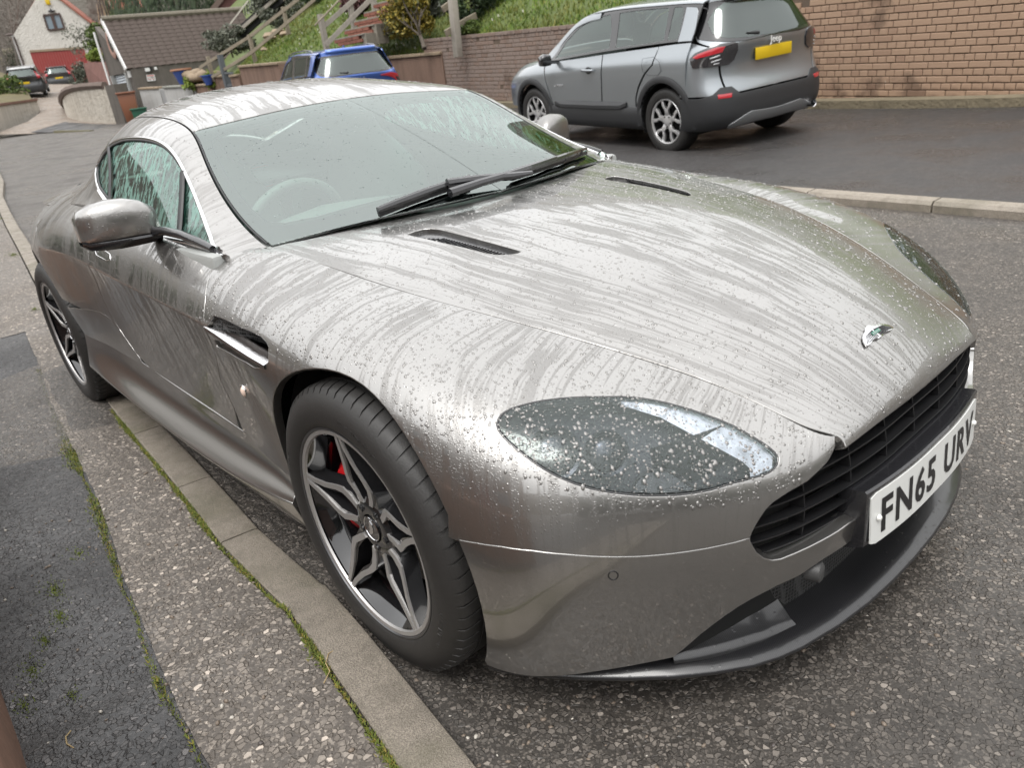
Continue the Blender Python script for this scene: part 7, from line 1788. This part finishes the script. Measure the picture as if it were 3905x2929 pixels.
n_ = len(foot); MB().add(V, [(4*i+k, 4*i+k+1, 4*i+k+5, 4*i+k+4) for i in range(n_-1) for k in range(3)] + [(0,1,2,3)]).build('wall_body', M['cream_render'], cw, smooth=True, angle=50)
m = MB(); m.tube([V[4*i+1].lerp(V[4*i+2], .5)+Vector((0,0,.03)) for i in range(n_)], .14, 6); m.build('coping', render_mat('dark_coping', (.10,.075,.065), (.16,.12,.10)), cw, smooth=True)
# cream wall on the left of the drive mouth
lw = thing('cream_wall', 'rough cream wall with a brown brick coping at the left edge of the drive', 'wall', at(40,262,33)); o = lw.location.copy()
foot = [(-60,305,28.5),(0,285,30.5),(16,274,32),(30,258,34),(55,249,35.5),(88,240,37)]; topz = [(-60,236),(0,229),(14,226.5),(28,224),(50,221),(70,218)]
V = []
for (x1,y1,d1_),(x2,y2) in zip(foot, topz):
    a = at(x1,y1,d1_); z = at(x2,y2,d1_).z; V += [a-o-Vector((0,0,.6)), Vector((a.x,a.y,z))-o, Vector((a.x-.1,a.y-.25,z))-o, Vector((a.x-.1,a.y-.25,a.z-.6))-o]
MB().add(V, [(4*i+k, 4*i+k+1, 4*i+k+5, 4*i+k+4) for i in range(5) for k in range(3)] + [(20,21,22,23)]).build('wall_body', M['cream_render'], lw)
m = MB()
for i in range(5): m.bar(V[4*i+1]+Vector((-.05,-.1,.04)), V[4*i+5]+Vector((-.05,-.1,.04)), .34, .10)
m.build('coping', render_mat('brick_coping', (.14,.07,.05), (.20,.11,.08)), lw)
# flower bed behind it
V = []
rows_ = [(28.5,233,38),(30,200,44),(36,175,50),(38,160,56)]
L_l = [(-70,236,30),(-70,200,38),(-70,170,46),(-70,150,56)]; L_r = [(70,217,37.5),(58,195,44),(50,176,50),(36,160,56)]
V = []
for (a, b) in zip(L_l, L_r):
    pa, pb = at(*a), at(*b)
    for k in range(9): q_ = pa.lerp(pb, k/8); V.append((q_.x, q_.y, q_.z + .25*noise.noise(q_*.8)))
bed = raw('flower_bed', V, [(9*i+k, 9*i+k+1, 9*i+k+10, 9*i+k+9) for i in range(3) for k in range(8)], render_mat('bed_soil', (.07,.055,.03), (.13,.11,.04), sc_=1.5, streak=.3), None, True); tag(bed, kind='structure')
bush('bush', 'straggly brown and green planting on the bed at the left edge', 'plant', at(10,190,40), (1.3,1.3,.7), 2600, .09, M['lf_mid'], 81)
for k, (px_, py_) in enumerate(((14,222),(20,212),(24,203),(27,195),(31,187))):
    c_ = at(px_, py_, 39+2*k); t = thing('path_light', 'small pale mushroom light, %s of the row on the flower bed' % ('nearest','second','third','fourth','farthest')[k], 'garden light', c_-Vector((0,0,.3)), group='garden lights on the bed')
    m = MB(); m.tube([(0,0,0),(0,0,.3)], .02, 6); m.build('stem', M['black'], t); m = MB(); m.lathe([(.0,.36),(.10,.34),(.15,.28),(0,.28)], 12, axis='Z'); m.build('shade', simple('pale_shade', (.6,.5,.35), .4), t, smooth=True)
# drive
rows = [[(-20,291,29.5),(165,285,29.0),(262,284,27.5)], [(60,262,32.5),(150,266,31.0),(262,268,28.3)], [(86,243,36.5),(143,249,34.5),(200,250,33)], [(70,222,39.5),(142,232,37.5),(190,228,37.5)], [(40,203,44.5),(120,200,46),(200,200,45)], [(30,188,50),(120,186,52),(210,186,52)], [(10,176,60),(130,176.5,62),(230,175,62)], [(-30,166,75),(130,164,78),(260,160,78)]]
V = [at(*p) for r_ in rows for p in r_]; Vd = []
for r_ in rows:
    P_ = [at(*p) for p in r_]
    for k in range(9): Vd.append(P_[0].lerp(P_[1], k/4) if k <= 4 else P_[1].lerp(P_[2], (k-4)/4))
tag(raw('drive', [tuple(p) for p in Vd], [(9*i+k, 9*i+k+1, 9*i+k+10, 9*i+k+9) for i in range(7) for k in range(8)], M['drive'], None, True), kind='structure')
# tarmac footway along the far side of the street
fw = [((66,286,29.6),(142,262,31.5)),((120,286,28.3),(146,264,31.2)),((165,285.6,27.3),(170,265,30.4)),((200,285,26.4),(205,267,29)),((255,285,25.3),(255,268,28.2)),((330,281,23.5),(330,262,27)),((480,262,20.8),(480,243,23.5)),((640,238,18),(640,220,20.5))]
V = []
for a, b in fw: pa, pb = at(*a), at(*b); V += [(pa.x, pa.y, pa.z-.12), (pa.x, pa.y, pa.z+.02), tuple(pb)]
tag(raw('footway', V, [(3*i+k, 3*i+k+1, 3*i+k+4, 3*i+k+3) for i in range(7) for k in range(2)], M['path_dark'], None, False), kind='structure')
km = thing('kerb', 'low mossy kerb of the dark footway below the curved cream wall', 'kerb', at(160,287,28)); o = km.location.copy()
for i in range(1, 6):
    pa, pb = at(*fw[i][0]), at(*fw[i+1][0]); n = max(1, int((pa-pb).length/.95))
    if i == 3: continue
    for k in range(n):
        a = pa.lerp(pb, (k+.01)/n)-o; b = pa.lerp(pb, (k+.99)/n)-o; m = MB(); m.bar(a, b, .14, .14); m.build('kerb_stone', render_mat('mossy_kerb', (.10,.095,.05), (.17,.15,.09)) if 'mossk' not in M else M['mossk'], km)

# white gabled house with the red garage door
H0 = at(97,181,60); hd_ = hor(-113); hs = thing('white_house', 'pebbledashed white gable house with a wide red garage door and one brown window', 'house', H0); o = H0.copy()
w_ = lambda x, y, off=0: wp(x, y, H0, hd_) - o
hn = Vector((-hd_[1], hd_[0], 0)); hn = hn if hn.dot(Vector(CP)-H0) > 0 else -hn
bl = w_(72,186); el = w_(29.5,73.6); ap = w_(94,-30); er = w_(210,59); br = w_(236,172)
bl.z -= .5; br.z = bl.z; bl.x, bl.y = el.x, el.y; br.x, br.y = er.x, er.y
quadslab('gable_wall', [bl, el, ap, er, br], .3, M['cream_render'] if False else render_mat('white_roughcast', (.46,.44,.40), (.60,.58,.54), sc_=3, streak=.25, stain=(.30,.28,.24), bumpd=.09, bs=9), hs)
dp_ = 9
back = -hn*dp_
for nm_, a, b in (('left_roof', el, ap), ('right_roof', er, ap)):
    a2 = a + (a-ap).normalized()*.35; quadslab(nm_, [a2+hn*(.15 if nm_[0]=='r' else -.1), ap+hn*(.15 if nm_[0]=='r' else -.1)+Vector((0,0,.08)), ap+back+Vector((0,0,.08)), a2+back], .12, M['redroof'] if 'redroof' in M else M.setdefault('redroof', render_mat('red_roof_tile', (.24,.075,.05), (.36,.15,.105), sc_=8, streak=.4, stain=(.16,.06,.045))), hs, n=Vector((0,0,-1)))
rt_ = M['redroof']; rr_ = [o_ for o_ in hs.children if o_.name.startswith('right_roof')][0]
m = MB(); a2 = er + (er-ap).normalized()*.35; rows_n = int((ap-a2).length/.28)
for k in range(rows_n):
    p0_ = a2.lerp(ap, k/rows_n)+hn*.16; p1_ = p0_ + back; up_n = (ap-a2).cross(back).normalized(); up_n = up_n if up_n.z > 0 else -up_n
    m.bar(p0_+up_n*.05, p1_+up_n*.05, .26, .05, up=up_n)
m.build('tile_course', rt_, rr_)['kind'] = 'stuff'
quadslab('side_wall', [bl, el, el+back, bl+back], .2, M['white_render'], hs, n=Vector((0,0,1)).cross(back).normalized())
gd = [w_(65,112.7), w_(181.8,105), w_(192,176), w_(97,182)]; gd[1].z = gd[1].z
a = gd[0]+hn*.02; b = gd[1]+hn*.02; dd = thing('garage_door', None, None); dd.parent = hs
Wd = (b-a); n_p = 20; zb_ = min(gd[2].z, gd[3].z)-.3
for k in range(n_p):
    a1_ = a.lerp(b, (k+.03)/n_p); b1_ = a.lerp(b, (k+.97)/n_p); quadslab('panel', [a1_, b1_, Vector((b1_.x,b1_.y,zb_)), Vector((a1_.x,a1_.y,zb_))], -.03, simple('red_door', (.24,.035,.03), .5, var=.1) if k == 0 else bpy.data.materials['red_door'], dd, n=-hn)
m = MB(); m.bar(a+Vector((0,0,.08))+hn*.04, b+Vector((0,0,.08))+hn*.04, .08, .16); m.build('lintel', M['coping'], hs)
wn_ = thing('window', None, None); wn_.parent = hs; c = [w_(93.9,31.4), w_(129.3,29.7), w_(138.3,62.1), w_(103,63.6)]; mbn = simple('brown_frame', (.05,.028,.022), .5)
c = [Vector((c[0].x,c[0].y,(c[0].z+c[1].z)/2)), Vector((c[1].x,c[1].y,(c[0].z+c[1].z)/2)), Vector((c[1].x,c[1].y,(c[2].z+c[3].z)/2)), Vector((c[0].x,c[0].y,(c[2].z+c[3].z)/2))]
for i in range(4): m = MB(); m.bar(c[i]+hn*.04, c[(i+1) % 4]+hn*.04, .12, .14, up=hn); m.build('frame', mbn, wn_)
m = MB(); m.bar((c[0]+c[1])/2+hn*.04, (c[2]+c[3])/2+hn*.04, .22, .12, up=hn); m.build('mullion', mbn, wn_)
mid_t, mid_b = (c[0]+c[1])/2, (c[2]+c[3])/2
for q4 in ([c[0], mid_t, mid_b, c[3]], [mid_t, c[1], c[2], mid_b]): quadslab('pane', [p+hn*.02 for p in q4], .02, simple('window_pane', (.20,.25,.29), .12, coat=1), wn_)
m = MB(); m.tube([el+hn*.2+Vector((0,0,-.2)), el+hn*.12-Vector((0,0,.5)), Vector((el.x,el.y,bl.z+.6))+hn*.12+Vector((*hd_,0))*(-.0)], .06, 6); m.tube([el+hn*.2, el+hn*.2-hd_[0]*Vector((0,0,0))+Vector((hd_[0],hd_[1],0))*.5], .08, 6); m.build('gutter_pipe', mbn, hs, smooth=True)
m = MB(); al = w_(182*.9995/1.0*.9, 2) if False else w_(182,4); m.box(tuple(w_(103.5,3)+hn*.1), (.12,.3,.42)); m.build('alarm_box', M['yellow'], hs, bevel=.02)
m = MB(); p = w_(110,20)+hn*.08; m.tube([p, p+hn*.12, p+hn*.15-Vector((0,0,.2))], .06, 6); m.tube([p-Vector((0,0,.1))+Vector((*hd_,0))*-.25, p-Vector((0,0,.1))+Vector((*hd_,0))*.2], .07, 6); m.build('security_lamp', M['black'], hs)
# timber framed house behind
T0 = at(250,60,66); td = hor(-99); th_ = thing('timber_house', 'cream house with dark upright timbers and a red roof, behind the tiled garage', 'house', T0); o = T0.copy(); tn = Vector((-td[1], td[0], 0)); tn = tn if tn.dot(Vector(CP)-T0) > 0 else -tn
w2 = lambda x, y: wp(x, y, T0, td) - o
crm = render_mat('cream_plaster', (.52,.39,.24), (.62,.48,.32), sc_=3, streak=.1)
quadslab('front_wall', [w2(205,-20), w2(222,95), w2(330,90), w2(310,20), w2(243,24), w2(226,-20)], .3, crm, th_)
for a, b in (((207,-10),(223,70)),((212,-10),(229,60)),((217,-10),(235,45)),((223,-10),(241,45)),((229,0),(247,42))): m = MB(); m.bar(w2(*a)+tn*.05, w2(*b)+tn*.05, .12, .14, up=tn); m.build('timber', mbn, th_)
a_, b_, c_, d_ = w2(224,-30), w2(243,23), w2(312,20), w2(285,-40)
quadslab('roof', [a_+tn*.3, b_+tn*.6, c_+tn*.6, d_-tn*1.5], .2, M['redroof'], th_, n=Vector((0,0,-1)))
m = MB(); m.bar(b_+tn*.62-Vector((0,0,.1)), c_+tn*.62-Vector((0,0,.1)), .15, .2); m.build('gutter', M['black'], th_)
# dark red building above the garage roof
B0 = at(500,40,40); rbld = thing('brick_house', 'dark red-brown brick house side with a sloping roof edge above the tiled garage', 'house', B0); o = B0.copy(); w3 = lambda x, y: wp(x, y, B0, hor(70)) - o
quadslab('side_wall', [w3(420,60), w3(474,-2), w3(474,-60), w3(620,-60), w3(620,60)], .4, render_mat('dark_red_brick', (.085,.035,.03), (.13,.06,.05), sc_=8, streak=.4), rbld)
m = MB(); m.bar(w3(432,52), w3(492,-20), .3, .25); m.build('verge', simple('stone_verge', (.12,.085,.07), .8), rbld)
m = MB(); m.bar(at(497,51,29)-o, at(536,0,29)-o, .04, .05); m.build('stair_rail', simple('pale_rail', (.45,.42,.38), .6), rbld)
for k in range(10): m = MB(); m.bar(at(530+5*k,32-3*k,30)-o, at(527+5*k,8-3*k,30)-o, .04, .04); m.build('baluster', M['void'], rbld)
# sloping stair stringer crossing the garage roof end
sr = thing('stair_stringer', 'long dark sloping timber stringer with a pale cap beside the tiled roof', 'stairs', at(505,100,25)); o = sr.location.copy()
for a, b, mt, w_, h_ in (((472,106,24.6),(600,-8,23.6),'grey_timber',.10,.10),((474,112,24.7),(606,-8,23.7),'void',.08,.34),((480,119,24.8),(618,-8,23.8),'weathered_timber',.08,.12)):
    m = MB(); m.bar(at(*a)-o, at(*b)-o, w_, h_); m.build('stringer', M['void'] if mt == 'void' else bpy.data.materials[mt], sr)
# brown brick wall and hedge between the house and the garage
bw = thing('brick_garden_wall', 'low red-brown brick wall between the right-hand black car and the garage', 'wall', at(200,185,40)); o = bw.location.copy()
quadslab('wall_body', [at(179,136,40)-o, at(233,132,38)-o, at(240,192,38)-o, at(196,192,40)-o], .3, render_mat('redbrown_brick', (.12,.055,.045), (.18,.09,.075), sc_=10, streak=.4), bw)
quadslab('pier', [at(186,120,41)-o, at(230,96,40)-o, at(234,140,40)-o, at(190,140,41)-o], .3, bpy.data.materials['redbrown_brick'], bw)
for px_, py_, dp, rx, rz_, n, mt, sd_, lab in ((209,84,46,.8,.8,2600,'lf_mid',91,'rounded mossy green hedge top beside the white house'), (206,120,40,.6,.35,1100,'lf_yg',92,'bright low green shrub over the brick garden wall'), (186,84,52,1.5,1.3,900,'lf_grey',93,'leafy branches in front of the white house corner'),
                                      (176,172,44,.7,1.1,1800,'lf_grey',94,'pale green conical shrub at the right-hand car corner'), (275,32,60,1.2,1.0,1500,'lf_mid',95,'small light green tree top against the cream house'), (43,140,70,1.6,2.2,2600,'lf_dark',96,'dark ivy mass beside the white house gutter')):
    bush('bush', lab, 'bush', at(px_, py_, dp), (rx, rx, rz_), n, .10, M[mt], sd_)
# tall dark conifers behind the garage roof
for k, (px_, dp, w_) in enumerate(((305,48,2.2),(345,46,2.4),(390,45,2.4),(430,46,2.0))):
    c_ = at(px_, 40, dp); t = thing('conifer', ('leftmost','second from left','third from left','rightmost')[k] + ' dark conifer rising behind the tiled garage roof', 'tree', (c_.x, c_.y, c_.z-3.5), (0,0,0), 'conifers behind the garage')
    rs = np.random.RandomState(60+k); V = []; F = []
    for i in range(7000):
        h = rs.rand(); a = rs.uniform(0, 6.28); rr = w_*(1-.55*h)*(.75+.3*rs.rand()) * (1 + .15*math.sin(5*a+k)); p = np.array([math.cos(a)*rr, math.sin(a)*rr, h*9]); l = .22+.2*rs.rand(); j = len(V)
        V += [p, p + [.03,.03,-.1*l], p + [math.cos(a)*.08, math.sin(a)*.08, -l]]; F.append((j, j+1, j+2))
    raw('crown', V, F, M['lf_dark'], t); m = MB(); m.tube([(0,0,-1),(0,0,8.5)], [.22,.05], 8); m.build('trunk', M['bark'], t, smooth=True)
# street cabinet and lamp beyond
cb = thing('street_cabinet', 'buff roadside cabinet with a red side, far up the street', 'cabinet', at(17,138,75), (0,0,R(60))); m = MB(); m.box((0,0,.6), (2.2,1.4,1.5)); m.build('cabinet_body', simple('buff_panel', (.36,.32,.22), .7), cb, bevel=.04)
m = MB(); m.box((-1.12,0,.6), (.06,1.3,1.4)); m.build('side_panel', simple('red_panel', (.42,.10,.08), .7), cb)
# wooded hillside closing the view
V = []; hx = [at(px_, 200, 1) - Vector(CP) for px_ in range(-900, 3200, 80)]
N_ = len(hx)
for v in hx:
    d = Vector((v.x, v.y, 0)).normalized()
    for r_, z in ((85,2.5),(95,7),(110,16),(140,34),(200,62)): V.append((CP[0]+d.x*r_, CP[1]+d.y*r_, z + 2*noise.noise(Vector((d.x*9, d.y*9, r_*.05)))))
tag(raw('hillside', V, [(5*i+k, 5*i+k+1, 5*i+k+6, 5*i+k+5) for i in range(N_-1) for k in range(4)], render_mat('winter_wood', (.060,.052,.040), (.115,.10,.08), sc_=.35, streak=.4, bumpd=.5, bs=1.4), None, True), kind='structure')
# bare trees at the left
mbt = render_mat('pale_bark', (.12,.105,.09), (.21,.19,.165), bumpd=.01)
for k, (px_, dp, h_, r_) in enumerate(((8,64,11,.16),(22,70,12,.18),(40,66,11,.14),(56,74,13,.2),(-12,60,11,.18),(70,82,15,.2),(92,86,17,.2),(30,80,15,.2),(5,84,16,.2),(200,84,20,.22))):
    b_ = at(px_, 150, dp); b_.z = max(3.2, b_.z-1); t = thing('bare_tree', 'bare winter tree, %s from the left of the wooded slope behind the white house' % ('third','fifth','seventh','eighth','first','ninth','tenth','sixth','second','last')[k], 'tree', b_, (0,0,0), 'bare trees on the left')
    m = limbs((0,0,0), (random.Random(k).uniform(-.8,.8),0,h_*.6), r_, 4, .8, 200+k, 3); m.build('trunk', mbt, t, smooth=True)
def twigs():
    rs = np.random.RandomState(12); V = []; F = []
    for i in range(22000):
        px_ = rs.uniform(-30, 130) if i % 4 else rs.uniform(190, 225); py_ = rs.uniform(-15, 150); dp = rs.uniform(62, 84)
        if 28 < px_ < 130 and py_ > 80 - (px_-28)*1.7 and dp < 66: dp += 6
        p = np.array(at(px_, py_, dp)); d = rs.normal(size=3)*[1,1,1.3]; d /= np.linalg.norm(d); l = .35+.7*rs.rand(); b = np.cross(d, rs.normal(size=3)); b /= np.linalg.norm(b); j = len(V); V += [p, p+b*.028, p+d*l]; F.append((j, j+1, j+2))
    tag(raw('twigs', V, F, mbt, None), 'haze of fine bare twigs filling the wood at the left', 'twigs', kind='stuff')
twigs()
tag(raw('shed_wall', [tuple(at(*p)) for p in ((-40,118,78),(60,112,80),(60,150,80),(-40,160,78))], [(0,1,2,3)], M['timber'], None), 'brown timber fence boards beyond the street cabinet', 'fence')
# damp air over the street
bpy.context.view_layer.update()
# ---------------------------------------------------------------- the near side of the street: garden wall by the path, unseen house behind; hedges and valley ring added for dark reflections
M['brown_brick'] = render_mat('brown_garden_brick', (.17,.095,.065), (.27,.155,.105), sc_=18, streak=.35, stain=(.09,.055,.04), bumpd=.006)
gw = thing('garden_wall', 'knee-high brown brick garden wall along the back of the dark path, only its corner in view', 'wall', (0,-1.70,0)); 
m = MB(); m.box((-3.6,.0,.19), (8.9,.22,.50)); m.build('wall_body', M['brown_brick'], gw)
for k in range(36):
    m = MB(); m.box((-7.92+.247*k,-.01,.468), (.238,.262,.062)); m.build('coping_brick', M['brown_brick'], gw, bevel=.006, seg=1)
hse = thing('terraced_house', 'brown brick house front standing out of frame on the near side of the street', 'house', (-3,-9.5,0))
m = MB(); m.box((0,-2.5,2.6), (15,5,5.4)); m.build('wall', M['brown_brick'], hse)
V = [(-7.8,.3,5.3),(7.8,.3,5.3),(7.8,-2.5,7.6),(-7.8,-2.5,7.6),(7.8,-5.3,5.3),(-7.8,-5.3,5.3)]
MB().add(V, [(0,1,2,3),(3,2,4,5),(0,3,5),(1,4,2)]).build('roof', M['tile'], hse)
for x in (-6,-3.4,-.6,2.2,5.4):
    for z in (1.5,4.1):
        f = MB(); f.box((x,.03,z), (1.3,.08,1.2)); f = f.build('window', simple('white_frame', (.6,.6,.58), .4) if 'wf_' not in M else M['wf_'], hse)
        p_ = MB(); p_.box((x,.08,z), (1.14,.02,1.04)); p_.build('pane', bpy.data.materials['window_pane'], f)
m = MB(); m.box((3.9,.03,1.1), (.95,.08,2.1)); m.build('door', bpy.data.materials['red_door'], hse)
for k, (x, y, rx, rz_) in enumerate(((6.5,-4.6,2.2,1.5),(10.5,-3.4,2.4,1.7),(15,-1.5,2.8,2.0),(19,2.0,3.0,2.4),(21,7.0,3.2,2.6),(-12.5,-5.0,2.2,1.3))):  # outside the view, added to darken what the nose and bumper reflect
    bush('hedge', ('near','second','third','fourth','farthest','rear')[k] + ' unseen hedge added on the near side of the street to darken reflections', 'hedge', (x, y, rz_*.9), (rx, rx, rz_), 3200, .16, M['lf_dark'], 300+k, group='hedges along the near side')
V = []  # unseen slope added so the paint reflects a dark horizon
for k in range(25):
    a = R(-176 + 268*k/24)
    for r_, z in ((60,1.0),(72,7),(90,17),(130,34)): V.append((math.cos(a)*r_, math.sin(a)*r_, z + 2.5*noise.noise(Vector((math.cos(a)*3, math.sin(a)*3, r_*.03)))))
tag(raw('unseen_valley_side', V, [(4*i+k, 4*i+k+1, 4*i+k+5, 4*i+k+4) for i in range(24) for k in range(3)], bpy.data.materials['winter_wood'], None, True), kind='structure')
